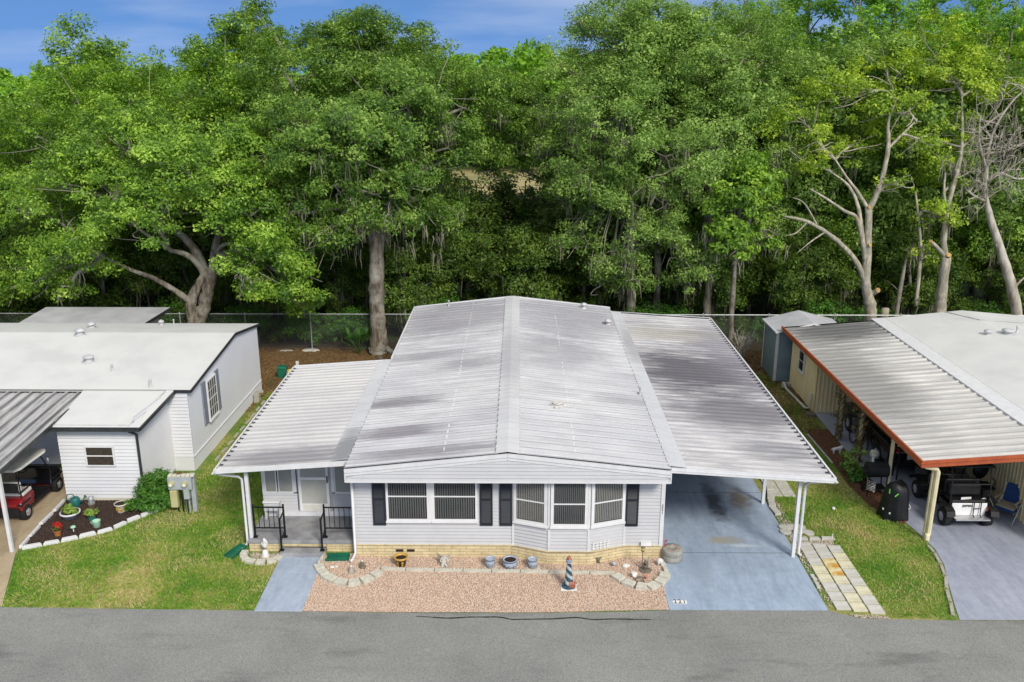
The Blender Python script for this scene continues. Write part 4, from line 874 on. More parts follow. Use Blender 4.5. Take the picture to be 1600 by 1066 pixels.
b.beam((FX - .035, FYf - .03, 2.38), (FX - .035, FYb + .1, 2.38), .03, .02); b.beam((FX - .05, FYf - .035, 2.40), (15.2, FYf - .035, 2.72), .03, .02)
b.obj('fascia', 'orange_trim', rh)
b = B(O); b.beam((11.3, FYf + .1, 2.33), (11.3, FYb, 2.33), .08, .1); b.obj('carport_beam', 'tan_trim', rh)
for y in (22.42, 25.1):
    b = B(O); b.box(11.34, 11.42, y - .04, y + .04, 0, 2.30)
    if y < 23: b.tube([(FX + .12, y - .1, 2.28), (11.1, y - .1, 2.24), (11.40, y - .08, 2.18), (11.45, y - .08, 2.08), (11.44, y - .08, .22), (11.40, y - .12, .16), (11.39, y - .14, .03)], .07, 8)
    b.obj('carport_post', 'tan_trim', rh)
b = B(O)
for a, c in (((11.35, 35.4), (11.35, 32.08)), ((11.35, 32.08), (14.62, 32.08))):     # ribbed panel shed under the roof
    dx, dy = c[0] - a[0], c[1] - a[1]; l = math.hypot(dx, dy); ux, uy = dx / l, dy / l; nx, ny = uy, -ux; n = int(l / .15); vs = []
    for i in range(n + 1):
        for (s_, o_) in ((0, 0), (.4, 0), (.5, .018), (.8, .018), (.9, 0)):
            d_ = min(l, (i + s_) * l / n); vs.append((a[0] + ux * d_ + nx * o_, a[1] + uy * d_ + ny * o_))
    m0 = [(x, y, 0) for x, y in vs]; m1 = [(x, y, 2.38) for x, y in vs]; k = len(vs); b.add(m0 + m1, [(i, i + 1, k + i + 1, k + i) for i in range(k - 1)])
b.box(11.37, 14.6, 32.1, 35.4, 0, 2.36)
n = 60; vs = []
for i in range(n + 1):
    for s_, o_ in ((0, 0), (.4, 0), (.5, .018), (.8, .018), (.9, 0)): vs.append((14.62 - o_, min(32.08, 21.6 + (i + s_) * 10.48 / n)))
k = len(vs); b.add([(x, y, 0) for x, y in vs] + [(x, y, 2.7) for x, y in vs], [(i + 1, i, k + i, k + i + 1) for i in range(k - 1)])
b.box(14.66, 22, 21.75, 35.5, 0, 2.55)
b.obj('wall', 'tan_wall', rh)
window(rh, O, (11.33, 33.9, 1.5), .62, .85, yaw=R_(-90), fw=.04, split=.5, blind=None, sill=True)
b = B(O); b.box(11.2, 11.34, 35.0, 35.36, 0, .12); b.obj('footing', 'old_stone', rh)
# pale blue-grey shed behind it
O2 = (12.2, 36.6, 0)
s2 = thing('garden_shed', 'blue-grey sheet metal shed with white corner trim by the chain fence', 'shed', O2)
b = B(O2)
for p, q in (((10.80, 37.6), (10.78, 35.66)), ((10.78, 35.66), (13.6, 35.66)), ((13.6, 35.66), (13.6, 37.6)), ((13.6, 37.6), (10.8, 37.6))): siding(b, p, q, .05, 2.22, .16, .02)
b.box(10.82, 13.57, 35.69, 37.57, .02, 2.22); b.poly((10.8, 35.66, 2.22), (13.6, 35.66, 2.22), (12.2, 35.66, 2.55)); b.obj('wall', 'shed_blue', s2)
b = B(O2); b.add([(10.7, 35.56, 2.22), (12.2, 35.56, 2.6), (13.7, 35.56, 2.22), (10.7, 37.7, 2.22), (12.2, 37.7, 2.6), (13.7, 37.7, 2.22)], [(0, 1, 4, 3), (1, 2, 5, 4), (0, 2, 1), (3, 4, 5), (0, 3, 5, 2)]); b.obj('roof', 'shed_roof', s2)
b = B(O2); b.box(10.76, 10.84, 35.62, 35.65, .05, 2.22); b.box(10.74, 10.757, 35.62, 35.72, .05, 2.22); b.beam((10.68, 35.54, 2.19), (10.68, 37.72, 2.19), .04, .07); b.beam((10.68, 35.54, 2.19), (12.2, 35.54, 2.57), .03, .06); b.beam((12.2, 35.54, 2.57), (13.7, 35.54, 2.19), .03, .06); b.box(10.745, 10.757, 37.5, 37.6, .05, 2.2)
b.obj('trim', 'trim_white', s2)
# ------------------------------------------------------------------ chain link fence
fe = thing('chain_link_fence', 'grey chain link fence running along the edge of the wood behind all the houses', 'fence', (0, 40, 0)); O = (0, 40, 0)
for i in range(-11, 12):
    b = B(O); x = i * 3.05 - .6; b.tube([(x, 40, 0), (x, 40, 1.80)], .03, 8); b.ball((x, 40, 1.81), .035, 8, 5); b.obj('post', 'galv', fe)
b = B(O); b.tube([(-34, 40, 1.76), (34, 40, 1.76)], .024, 6); b.obj('rail', 'galv', fe)
b = B(O); x = -34; hgt = 1.70
while x < 34:
    for s_ in (0, hgt):
        x0, x1 = x + s_, x + hgt - s_; wv = .006
        b.add([(x0 - wv, 39.965, .04), (x0 + wv, 39.965, .04), (x1 + wv, 39.965, .04 + hgt), (x1 - wv, 39.965, .04 + hgt)], [(0, 1, 2, 3)])
    x += .14
b.obj('wire_mesh', 'chain_wire', fe)
# ------------------------------------------------------------------ trees
def leaf_cloud(C, Rr, per, size, seed, up=.5, out_c=None, flat=.72, jitter=.55, aspect=.5):
    """diamond leaves in clumps: C (n,3) clump centres, Rr (n,) clump radii"""
    r = np.random.default_rng(seed); C = np.asarray(C, float); Rr = np.asarray(Rr, float); n = len(C)
    k = np.maximum(6, (per * (Rr / Rr.mean()) ** 2).astype(int)); idx = np.repeat(np.arange(n), k); N = len(idx)
    d = r.normal(size=(N, 3)); d /= np.linalg.norm(d, axis=1, keepdims=True); rad = r.random(N) ** .45
    P = d * rad[:, None] * Rr[idx][:, None]; P[:, 2] *= flat; Cn = C[idx] + P
    nrm = d * .6 + r.normal(size=(N, 3)) * .55; nrm[:, 2] += up
    if out_c is not None:
        o = C[idx] - np.asarray(out_c); o /= (np.linalg.norm(o, axis=1, keepdims=True) + 1e-6); nrm += o * .5
    nrm /= np.linalg.norm(nrm, axis=1, keepdims=True)
    t = np.cross(nrm, r.normal(size=(N, 3))); t /= (np.linalg.norm(t, axis=1, keepdims=True) + 1e-9); b = np.cross(nrm, t)
    s = (size * r.uniform(1 - jitter, 1 + jitter, N))[:, None]
    V = np.stack([Cn - t * s, Cn + b * s * aspect, Cn + t * s, Cn - b * s * aspect], 1).reshape(-1, 3)
    F = np.arange(N * 4).reshape(-1, 4)
    return V, F
def clumps(lobes, dens, crad, seed, shell=.55):
    r = np.random.default_rng(seed); C = []; Rr = []
    for (x, y, z, R) in lobes:
        n = max(6, int(dens * R * R)); d = r.normal(size=(n, 3)); d /= np.linalg.norm(d, axis=1, keepdims=True)
        d[:, 2] = np.where(d[:, 2] < -.55, -d[:, 2] * .5, d[:, 2])
        rad = R * (shell + (1.08 - shell) * r.random(n) ** .6); p = d * rad[:, None]; p[:, 2] *= .82
        C.append(p + np.array([x, y, z])); Rr.append(crad * np.clip(r.lognormal(-.12, .42, n), .4, 1.9))
    return np.vstack(C), np.concatenate(Rr)
def moss_mesh(pts, seed, lmin=.25, lmax=.95, n=12):
    r = np.random.default_rng(seed); V = []; F = []
    for p in pts:
        for _ in range(n):
            q = np.array(p) + r.normal(0, .16, 3) * (1, 1, .8); l = r.uniform(lmin, lmax); w0 = r.uniform(.012, .03); a = r.random() * 6.28; ax = np.array([math.cos(a), math.sin(a), 0])
            segs = 4; prev = None; sway = r.normal(0, .05, 2)
            for k in range(segs + 1):
                t = k / segs; c = q + np.array([sway[0] * t * 2 + r.normal(0, .015), sway[1] * t * 2, -l * t]); ww = w0 * (1 - t) ** .7 * (1 + .4 * r.random()) + .003
                V.append(c - ax * ww); V.append(c + ax * ww); i = len(V)
                if k: F.append((i - 4, i - 3, i - 1, i - 2))
    return V, F
def wob(pts, rads, seed, sub=5, amp=.06):
    """smooth a coarse limb polyline and add a little wander"""
    r = random.Random(seed); P = [Vector(p) for p in pts]; out = []; ro = []
    n = len(P)
    if not hasattr(rads, '__len__'): rads = [rads * (1 - .6 * i / (n - 1)) for i in range(n)]
    for i in range(n - 1):
        p0 = P[max(i - 1, 0)]; p1 = P[i]; p2 = P[i + 1]; p3 = P[min(i + 2, n - 1)]
        for k in range(sub):
            t = k / sub; q = .5 * ((2 * p1) + (p2 - p0) * t + (2 * p0 - 5 * p1 + 4 * p2 - p3) * t * t + (-p0 + 3 * p1 - 3 * p2 + p3) * t ** 3)
            R1 = rads[i] + (rads[i + 1] - rads[i]) * t
            if i or k: q = q + Vector((r.gauss(0, 1), r.gauss(0, 1), r.gauss(0, .4))) * amp * R1
            out.append(q); ro.append(R1 * (1 + r.uniform(-.08, .08)))
    out.append(P[-1]); ro.append(rads[-1]); return out, ro
def limbs_to(b, starts, lobes, seed, r0=.07, twigs=7, tw=.022):
    r = random.Random(seed)
    for (x, y, z, R) in lobes:
        tgt = Vector((x, y, z)); s = min(starts, key=lambda q: (Vector(q) - tgt).length + (2 if q[2] > z else 0)); s = Vector(s)
        mid = (s + tgt) / 2 + Vector((r.gauss(0, .3), r.gauss(0, .3), r.uniform(-.2, .5)))
        P, rr = wob([s, mid, tgt], [r0 * 1.2, r0 * .9, r0 * .55], r.random(), 4, .5); b.tube(P, rr, 6)
        for _ in range(twigs):
            d = Vector((r.gauss(0, 1), r.gauss(0, 1), r.gauss(.1, .7))).normalized(); a = P[r.randrange(3, len(P))]; e = tgt + d * R * r.uniform(.7, 1.02); m_ = (a + e) / 2 + Vector((r.gauss(0, .25), r.gauss(0, .25), r.gauss(0, .2)))
            Q, q2 = wob([a, m_, e], [tw * 1.3, tw, tw * .4], r.random(), 3, 1.5); b.tube(Q, q2, 4, caps=False)
def tree(name, label, cat, base, paths, lobes, leaf, bark, seed, dens=15, crad=.50, per=112, size=.066, moss=0, group=None, limb_r=.07, twigs=7, dry=None, moss_pts=None, up=.5, twig_m='twig', flat=.62):
    t = thing(name, label, cat, base, group=group); O = base
    b = B(O)
    for pts, rads in paths: P, rr = wob(pts, rads, seed); b.tube(P, rr, 12)
    b.obj('trunk', bark, t, smooth=True)
    if lobes:
        b = B(O); st = [p for pts, _ in paths for p in pts[-2:]]; limbs_to(b, st, lobes, seed, limb_r, twigs); b.obj('branches', twig_m, t)
        C, Rr = clumps(lobes, dens, crad, seed); ctr = np.mean([l[:3] for l in lobes], 0)
        V, F = leaf_cloud(C, Rr, per, size, seed + 1, up=up, out_c=ctr, flat=flat); np_mesh('crown', V - np.array(O), F, leaf, t)
    if moss or moss_pts:
        r = np.random.default_rng(seed + 3); pts = list(moss_pts or ())
        if moss and lobes:
            low = C[np.argsort(C[:, 2])][:max(8, int(len(C) * .45))]; sel = low[r.integers(0, len(low), moss)]; pts += [tuple(p) for p in sel]
        V, F = moss_mesh(pts, seed + 4); np_mesh('spanish_moss', np.array(V) - np.array(O), F, 'moss', t)
    return t
LB = dict(
left=[(-22.3, 42, 9.7, 2.42), (-22.4, 40, 6.8, 2.33), (-18.9, 38, 7.7, 2.34), (-21.6, 44, 10.9, 2.2), (-17.3, 40, 9.5, 2.74), (-20.2, 46, 11.4, 2.2), (-16.0, 45, 11.5, 3.08), (-14.1, 38, 8.7, 2.61), (-16.5, 37.5, 6.5, 1.78), (-19.5, 38, 5.0, 1.67), (-23.4, 41, 3.8, 1.51), (-13.7, 38.5, 6.8, 1.54), (-11.8, 40, 9.1, 2.45), (-11.6, 38, 6.6, 1.52), (-10.8, 37.5, 4.9, 1.38), (-11.4, 37.5, 3.5, 0.89), (-9.6, 38, 3.5, 1.07), (-14.0, 47, 12.7, 2.71), (-16.9, 42, 7.2, 2.44), (-13.6, 44, 10.6, 2.53), (-25.5, 43, 8, 2.4), (-11, 38.5, 5.6, 1.3), (-12.3, 38, 4.3, .95), (-9.9, 38.8, 2.5, .9), (-21.5, 39, 3.6, 1.2), (-19.8, 38.4, 3.3, .8), (-24.5, 40.5, 2.6, 1.3), (-12.4, 37.6, 8.0, 1.3), (-18.6, 37.2, 5.6, .9), (-15.2, 37.2, 7.2, .9)],
centre=[(-10.4, 44, 12.4, 3.01), (-7.9, 46, 13.3, 2.6), (-6.2, 42, 10.7, 2.87), (-8.6, 39, 9.5, 2.39), (-6.6, 38, 9.9, 1.92), (-3.7, 44, 11.4, 2.8), (-3.3, 42, 9.2, 2.0), (-1.7, 46, 10.2, 2.0), (-10.0, 39, 6.7, 1.56), (-9.4, 39, 4.9, 1.37), (-5.1, 43, 7.8, 1.6), (-0.7, 48, 11.2, 1.9), (-8.0, 38.5, 7.9, 1.26), (-5.9, 47, 13.0, 2.4), (-13.5, 48, 13.6, 2.0), (-7.5, 43, 11.5, 2.48), (-2.2, 46, 9.4, 1.6), (-6.2, 38.5, 7.5, 1.15), (-7.7, 38.6, 6.7, 1.0), (-5.2, 39, 7.9, 1.25), (-4.6, 41, 6.3, 1.35), (-3.4, 42, 5.6, 1.2), (-2.5, 46, 8.5, 1.0), (-8.9, 38.3, 5.6, .9), (-10.3, 40, 10.2, 1.6), (-5.0, 40, 11.4, 1.5), (-7.5, 38.4, 5.9, .8), (-5.5, 38.6, 6.1, .95), (-6.4, 38.3, 6.4, .8), (-7.6, 46, 14.5, 1.3), (-9.5, 45, 13.9, 1.2), (-13.8, 48, 14.9, 1.2)],
mid=[(5.0, 45, 13.9, 2.6), (2.7, 45, 12.1, 2.1), (7.5, 44, 12.9, 2.69), (4.3, 42, 10.4, 2.57), (9.7, 44, 11.8, 2.69), (2.5, 43, 8.9, 1.8), (6.6, 41, 8.9, 2.52), (4.6, 42, 6.6, 1.9), (8.6, 42, 7.5, 2.28), (10.9, 44, 9.4, 2.38), (3.3, 43, 5.5, 1.05), (6.4, 40.5, 5.0, 1.78), (7.7, 40, 3.6, 1.33), (4.8, 41, 4.0, 1.3), (12.0, 46, 13.0, 2.3), (5.9, 43, 11.5, 2.48), (3.2, 42, 7.6, 1.4), (2.4, 44, 6.9, 1.1), (11.7, 42.5, 8.2, 1.5), (10.9, 42, 6.0, 1.3), (6.0, 41, 6.7, 1.5), (3.2, 43, 11, 1.5), (1.5, 44.5, 10.4, 1.3), (3.4, 45, 14.6, 1.3), (9.0, 41, 4.6, 1.2), (5.3, 40.6, 3.1, .9), (8.8, 42, 9.9, 1.6), (12.9, 45, 10.6, 1.6), (2.7, 42.5, 4.4, 1.1), (4.1, 41.5, 3.0, .9), (10.3, 41.5, 4.4, 1.1), (6.3, 45.5, 15.2, 1.5), (9.6, 45.5, 14.3, 1.7), (4.5, 45, 15.3, 1.2), (11.8, 46.5, 14.8, 1.4)],
lobe=[(9.9, 39.6, 6.9, 1.6), (9.7, 39.6, 5.1, 1.15), (10.5, 39.8, 8.0, 1.2), (9.0, 39.5, 5.5, 0.9), (11.1, 40, 5.4, 0.9)],
right=[(13.0, 42, 10.4, 1.66), (15.3, 43, 11.5, 1.86), (17.0, 42, 10.8, 1.81), (14.2, 42, 8.8, 1.27), (17.8, 41, 9.2, 1.24), (17.2, 44, 12.5, 1.74), (12.7, 42, 8.7, 1.21), (17.1, 40.5, 7.8, 0.72), (16.2, 43, 9.5, 1.09)],
yel=[(19.2, 41, 6.3, 0.9), (18.7, 41, 4.5, 0.55), (20.4, 43, 12.1, 1.86), (22.9, 45, 12.9, 2.1), (20.0, 46, 13.7, 1.99), (19.8, 43, 9.8, 1.55), (24.2, 45, 11.2, 1.46), (19.9, 42, 8.1, 1.22)])
tree('live_oak', 'wide live oak with a forked pale trunk behind the white house at the left', 'tree', (-15, 39.7, 0),
     [([(-15.15, 39.8, -.2), (-14.85, 39.6, 1.42), (-14.55, 39.6, 2.19), (-14.25, 39.6, 3.1), (-13.94, 39.6, 3.85), (-13.87, 39.8, 4.69), (-13.33, 40.2, 6.53)], [.44, .33, .29, .28, .25, .19, .13]),
      ([(-15.25, 39.75, -.2), (-15.12, 39.6, 1.58), (-15.05, 39.5, 2.52), (-14.54, 39.5, 3.42), (-14.35, 39.5, 3.87), (-14.86, 39.3, 4.64), (-15.58, 39.2, 4.89)], [.36, .26, .23, .19, .17, .13, .09]),
      ([(-14.26, 39.6, 3.84), (-14.86, 39.8, 4.99), (-15.59, 40.0, 5.68), (-16.53, 40.3, 6.07), (-17.8, 40.5, 6.9)], [.22, .19, .15, .11, .07]),
      ([(-14.95, 39.55, 2.3), (-15.58, 39.2, 3.04), (-16.45, 39.0, 3.68), (-17.24, 38.8, 4.07), (-18.4, 38.7, 4.7)], [.16, .13, .11, .09, .05])],
     LB['left'], 'leaf_oak', 'bark', 11, moss=26, limb_r=.08)
tree('live_oak', 'tall live oak with thick straight trunk and moss left of the grey home roof', 'tree', (-6.6, 39.7, 0),
     [([(-6.62, 39.7, -.1), (-6.55, 39.7, .33), (-6.56, 39.7, 1.57), (-6.55, 39.7, 3.09), (-6.5, 39.8, 4.56), (-6.7, 39.9, 5.71), (-7.27, 40.2, 6.82), (-7.72, 40.6, 7.92)], [.55, .42, .36, .345, .33, .24, .18, .13]),
      ([(-6.49, 39.8, 4.6), (-6.05, 40.0, 6.28), (-5.69, 40.5, 7.65), (-4.96, 41.0, 9.6)], [.26, .19, .15, .1]), ([(-6.55, 39.8, .5), (-6.0, 39.5, .12), (-5.5, 39.2, -.05)], [.2, .12, .05])],
     LB['centre'], 'leaf_oak_b', 'bark', 23, moss=60, limb_r=.08, moss_pts=[(x, 39.6 + .5 * i % 1.2, z) for i, (x, z) in enumerate([(-7.9, 5.2), (-7.5, 5.0), (-8.3, 4.9), (-6.0, 5.6), (-5.3, 5.9), (-4.9, 5.2), (-4.4, 5.8), (-5.6, 4.8), (-3.9, 4.6), (-7.2, 6.0), (-8.7, 5.6), (-4.6, 6.4), (-3.5, 5.6)])])
midp = [([(5.45, 42, 0), (5.42, 42.0, 1.61), (5.36, 42.0, 3.2), (5.45, 42.3, 5.63), (5.27, 43.0, 8.57), (5.13, 44.0, 11.48), (5.08, 45.0, 13.5)], [.3, .24, .2, .17, .14, .1, .05])]
tree('mossy_oak', 'tall grey-green mossy oak behind the ridge of the grey home, left of its twin', 'tree', (5.4, 42, 0), midp,
     [l for l in LB['mid'] if l[0] < 5.95], 'leaf_grey', 'bark', 31, moss=60, dens=16, crad=.48, per=95, size=.058)
tree('mossy_oak', 'tall grey-green mossy oak behind the right slope of the grey home, right of its twin', 'tree', (7.5, 42.3, 0),
     [([(6.75, 42.5, 0), (6.75, 42.5, 1.4), (6.75, 42.5, 3.41), (6.58, 42.8, 5.86), (6.91, 43.0, 9.17), (7.55, 44.0, 11.77)], [.22, .18, .17, .14, .12, .07]), ([(9.2, 42, 0), (9.16, 42.0, 1.46), (9.12, 42.0, 3.52), (8.98, 42.5, 5.91), (9.39, 43.2, 8.85), (9.84, 44.0, 11.48)], [.26, .2, .17, .15, .12, .07])],
     [l for l in LB['mid'] if l[0] >= 5.95], 'leaf_grey', 'bark', 32, moss=70, dens=16, crad=.48, per=95, size=.058)
tree('leafy_oak', 'small bright leafy oak pushing forward over the carport roof of the grey home', 'tree', (9.9, 40.6, 0),
     [([(10.1, 40.8, 0), (10.0, 40.6, 2.5), (9.9, 40.2, 5)], [.14, .12, .08])], LB['lobe'], 'leaf_oak', 'bark', 41, moss=16, dens=16, crad=.45, size=.09)
rp = [([(16.6, 40.5, -.1), (16.52, 40.5, 1.46), (16.36, 40.5, 2.33), (16.07, 40.5, 3.25), (16.05, 40.5, 4.46), (15.87, 40.6, 6.65)], [.38, .28, .25, .21, .18, .16]),
      ([(16.1, 40.5, 3.2), (15.42, 40.4, 4.32), (14.25, 40.3, 5.38), (13.04, 40.2, 6.07), (11.92, 40.1, 6.34)], [.15, .12, .10, .08, .04]),
      ([(16.0, 40.5, 4.2), (15.69, 40.5, 5.35), (15.36, 40.6, 6.79), (14.87, 40.7, 7.65), (14.12, 40.8, 8.21)], [.14, .11, .08, .06, .03]),
      ([(15.87, 40.6, 6.5), (16.23, 40.5, 7.67), (16.44, 40.6, 9.36), (16.38, 40.8, 10.46), (16.7, 41.0, 11.28)], [.15, .11, .09, .06, .03]),
      ([(15.87, 40.6, 6.6), (15.3, 40.6, 7.37), (14.84, 40.7, 7.93), (14.2, 40.8, 8.8)], [.09, .07, .05, .03]), ([(16.44, 40.6, 9.3), (17.04, 40.7, 9.91), (17.66, 41.0, 10.45)], [.06, .05, .03]),
      ([(15.68, 40.5, 5.3), (15.29, 40.4, 6.24), (14.7, 40.3, 6.55), (13.74, 40.2, 7.14), (12.96, 40.1, 7.57)], [.10, .08, .07, .05, .03]),
      ([(16.45, 40.5, 2.65), (16.62, 40.26, 2.9)], [.13, .115]), ([(13.9, 40.25, 5.6), (13.2, 40, 5.2), (12.6, 39.9, 4.7)], [.04, .03, .012]), ([(13.04, 40.2, 6.07), (12.5, 40, 5.6), (12.0, 39.9, 5.5)], [.04, .03, .012]), ([(13.5, 40.2, 5.9), (12.8, 40.1, 6.9), (12.2, 40, 7.2)], [.04, .03, .012])]
tr = tree('pruned_tree', 'pale-barked tree with sawn limb stubs and thin yellow-green crown behind the garden shed', 'tree', (16.4, 40.5, 0), rp, LB['right'], 'leaf_yel', 'bark_pale', 51, dens=13, crad=.42, per=70, size=.07, limb_r=.05, twigs=9, twig_m='bark_pale')
b = B((16.4, 40.5, 0))
for (x, y, z, r_) in ((15.87, 40.46, 6.70, .09), (16.02, 40.30, 5.0, .08), (16.60, 40.24, 2.9, .11)): b.disc((x, y, z), (.2, -1, .25), r_, .06, 14)
b.obj('sawn_stub', 'cut_wood', tr)
tr = tree('pruned_tree', 'slim topped tree with a yellow cut and tufted bright crown above the right roof', 'tree', (19.7, 40.6, 0),
     [([(19.8, 40.6, -.1), (19.76, 40.6, 1.75), (19.72, 40.6, 2.93), (19.70, 40.6, 4.44)], [.32, .26, .24, .2]), ([(19.68, 40.6, 4.3), (19.47, 40.6, 5.33), (19.52, 40.7, 6.78), (19.79, 40.9, 8.2), (20.0, 41.2, 9.31), (20.3, 42.5, 11.5)], [.15, .13, .11, .09, .07, .04]),
      ([(19.68, 40.6, 4.4), (19.11, 40.5, 4.91), (18.83, 40.4, 5.13)], [.12, .09, .06]), ([(19.5, 40.7, 6.4), (19.28, 40.8, 7.35), (19.27, 40.9, 8.2)], [.08, .06, .04]), ([(18.75, 40.9, 2.0), (18.65, 40.9, 4.38), (18.43, 41.0, 5.86), (18.16, 41.2, 7.3)], [.09, .08, .06, .04])],
     LB['yel'], 'leaf_yel', 'bark_pale', 61, dens=14, crad=.45, per=85, size=.07, limb_r=.05, moss=20)
b = B((19.7, 40.6, 0)); b.disc((19.72, 40.42, 4.5), (0, -.7, .7), .12, .08, 14); b.disc((18.8, 40.38, 5.16), (-.6, -.4, .6), .08, .06, 12); b.obj('sawn_stub', 'cut_wood', tr)
tree('back_oak', 'rounded oak crown filling the dip between the tall oaks over the dry field', 'tree', (2.4, 48.5, 0),
     [([(2.5, 48.6, -.1), (2.4, 48.5, 3), (2.2, 48.4, 6), (1.4, 48, 8.2)], [.22, .18, .14, .1]), ([(2.2, 48.4, 6), (.6, 47.6, 8.6), (-.6, 47.2, 9.2)], [.1, .07, .05])],
     [(-.9, 47, 9.9, 1.8), (1.0, 48, 9.9, 1.9), (2.5, 48, 10, 1.8), (-1, 46.5, 8.5, 1.0), (.5, 47, 8.5, 1.0), (1.9, 47, 8.4, 1.0), (-2.0, 46.6, 9.0, 1.1), (-2.4, 47, 10.4, 1.3), (.2, 49, 10.8, 1.3), (-1.7, 46.5, 7.5, .7), (.1, 46.8, 7.7, .6), (1.9, 47, 7.3, .8)], 'leaf_oak_b', 'bark', 71, moss=14)
# bare tree
bp = [([(23.5, 40.6, 0), (23.38, 40.6, 1.61), (22.82, 40.6, 3.24), (22.06, 40.7, 5.02), (21.31, 40.8, 6.77), (21.13, 40.9, 7.92), (21.1, 41.0, 9.33)], [.3, .27, .23, .19, .13, .1, .07]),
      ([(21.23, 40.8, 6.92), (20.61, 40.8, 7.21), (20.16, 40.9, 7.63), (19.9, 41, 8.3)], [.07, .06, .05, .02]), ([(21.21, 40.9, 7.77), (21.66, 40.9, 8.2), (22.63, 41.0, 7.91), (23.4, 41, 8.1)], [.06, .05, .04, .02]),
      ([(21.04, 40.9, 8.49), (20.63, 41.0, 9.61), (20.57, 41.1, 10.72)], [.07, .05, .03]), ([(21.1, 41.0, 9.33), (21.46, 41.2, 10.44), (22.3, 41.5, 11.54), (23.2, 41.6, 12.1)], [.07, .05, .04, .02]),
      ([(21.15, 41.0, 9.05), (21.99, 41.0, 9.19), (22.83, 41.1, 9.61), (23.7, 41.2, 10.4)], [.06, .05, .04, .02]), ([(23.01, 40.6, 2.78), (23.25, 40.5, 3.3), (23.9, 40.4, 4.0)], [.07, .05, .03]), ([(22.3, 40.7, 4.4), (21.9, 40.6, 5.0)], [.06, .05])]
t = thing('bare_tree', 'leafless leaning tree with pale twisting limbs and wisps of moss at the right edge', 'tree', (23.4, 40.6, 0)); O = (23.4, 40.6, 0); b = B(O)
for pts, rads in bp: P, rr = wob(pts, rads, 7); b.tube(P, rr, 10)
b.obj('trunk', 'bark_bare', t, smooth=True)
r = random.Random(77); b = B(O); tips = []
for pts, rads in bp[1:6] + [([(21.31, 40.8, 6.77), (21.13, 40.9, 7.92), (21.1, 41.0, 9.33)], 0)]:
    for _ in range(17):
        i = r.randrange(len(pts) - 1); s_ = Vector(pts[i]).lerp(Vector(pts[i + 1]), r.random()); p = [s_]; d = Vector((r.gauss(0, 1), r.gauss(0, .6), r.gauss(.5, .8))).normalized()
        for k in range(4): d = (d + Vector((r.gauss(0, .5), r.gauss(0, .4), r.gauss(.05, .4)))).normalized(); p.append(p[-1] + d * r.uniform(.25, .6))
        b.tube(p, [.028, .022, .016, .011, .006], 4, caps=False); tips.append(p[3])
        for q in p[1:4]:
            e = q + Vector((r.gauss(0, .4), r.gauss(0, .3), r.gauss(.15, .3))); b.tube([q, (q + e) / 2 + Vector((0, 0, .05)), e], [.012, .009, .004], 3, caps=False)
b.obj('branches', 'bark_bare', t)
V, F = moss_mesh([tuple(p) for p in tips[::3]], 5, .3, 1.0, 7); np_mesh('spanish_moss', np.array(V) - np.array(O), F, 'moss', t)
b = B((17.1, 40.4, 0)); P, rr = wob([(17.1, 40.4, 0), (17.12, 40.4, 2.0)], [.19, .17], 3); b.tube(P, rr, 12); tag(b.obj('tree_stump', 'bark_pale', smooth=True), 'short cut stump standing beside the pale pruned tree', 'stump')
b = B((18.0, 41.2, 0)); P, rr = wob([(18.0, 41.2, 0), (18.05, 41.2, 3.0), (18.2, 41.2, 4.6)], [.14, .10, .03], 4); b.tube(P, rr, 8); V, F = moss_mesh([(18.05, 41.1, 3.2), (18.0, 41.1, 2.7)], 3, .5, 1.2, 8); o = b.obj('dead_snag', 'bark', smooth=True); tag(o, 'thin dead snag between the two pruned trees', 'dead tree')

# ---- templates for the wood behind the fence: copies share their meshes
def proto(name, cat, lobes, leaf, hgt, seed, dens, crad, per, size, tr_r, bark='bark', spread=None, moss=0):
    t = thing(name, name, cat, (0, 0, 0)); b = B()
    rr_ = random.Random(seed); P, rr = wob([(0, 0, -.2), (.1, .05, hgt * .35), (-.15, .1, hgt * .7), (.05, 0, hgt * .95)], [tr_r * 1.3, tr_r, tr_r * .6, tr_r * .2], seed); b.tube(P, rr, 8)
    for (x, y, z, R) in lobes:
        s_ = Vector((0, 0, max(hgt * .25, z - R * 1.1))); Q, q2 = wob([s_, (s_ + Vector((x, y, z))) / 2 + Vector((0, 0, .2)), (x, y, z)], [tr_r * .35, tr_r * .25, tr_r * .1], seed, 3, .4); b.tube(Q, q2, 5)
    b.obj('trunk', bark, t, smooth=True)
    C, Rr = clumps(lobes, dens, crad, seed); V, F = leaf_cloud(C, Rr, per, size, seed + 1, up=.55, out_c=(0, 0, hgt * .6)); np_mesh('crown', V, F, leaf, t)
    if moss:
        r = np.random.default_rng(seed); low = C[np.argsort(C[:, 2])][:len(C) // 2]; V, F = moss_mesh([tuple(p) for p in low[r.integers(0, len(low), moss)]], seed, .6, 1.8, 7); np_mesh('spanish_moss', V, F, 'moss', t)
    return t
def rlobes(seed, n, z0, z1, rad, R):
    r = random.Random(seed); o = []
    for i in range(n):
        z = z0 + (z1 - z0) * (i + .5) / n; k = math.sin(PI * (.12 + .82 * (i + .5) / n)); a = i * 2.4 + r.random(); o.append((rad * k * math.cos(a) * r.uniform(.5, 1), rad * k * math.sin(a) * r.uniform(.5, 1), z, R * r.uniform(.75, 1.15) * (.6 + .4 * k)))
    return o
T_tall = [proto('broadleaf_tree', 'tree', rlobes(s_, 15, 3.2, 13, 2.9, 1.9), lf, 13, s_, 9, .60, 105, .088, .2, moss=14) for s_, lf in ((1, 'leaf_oak_b'), (2, 'leaf_grey'), (3, 'leaf_oak'))]
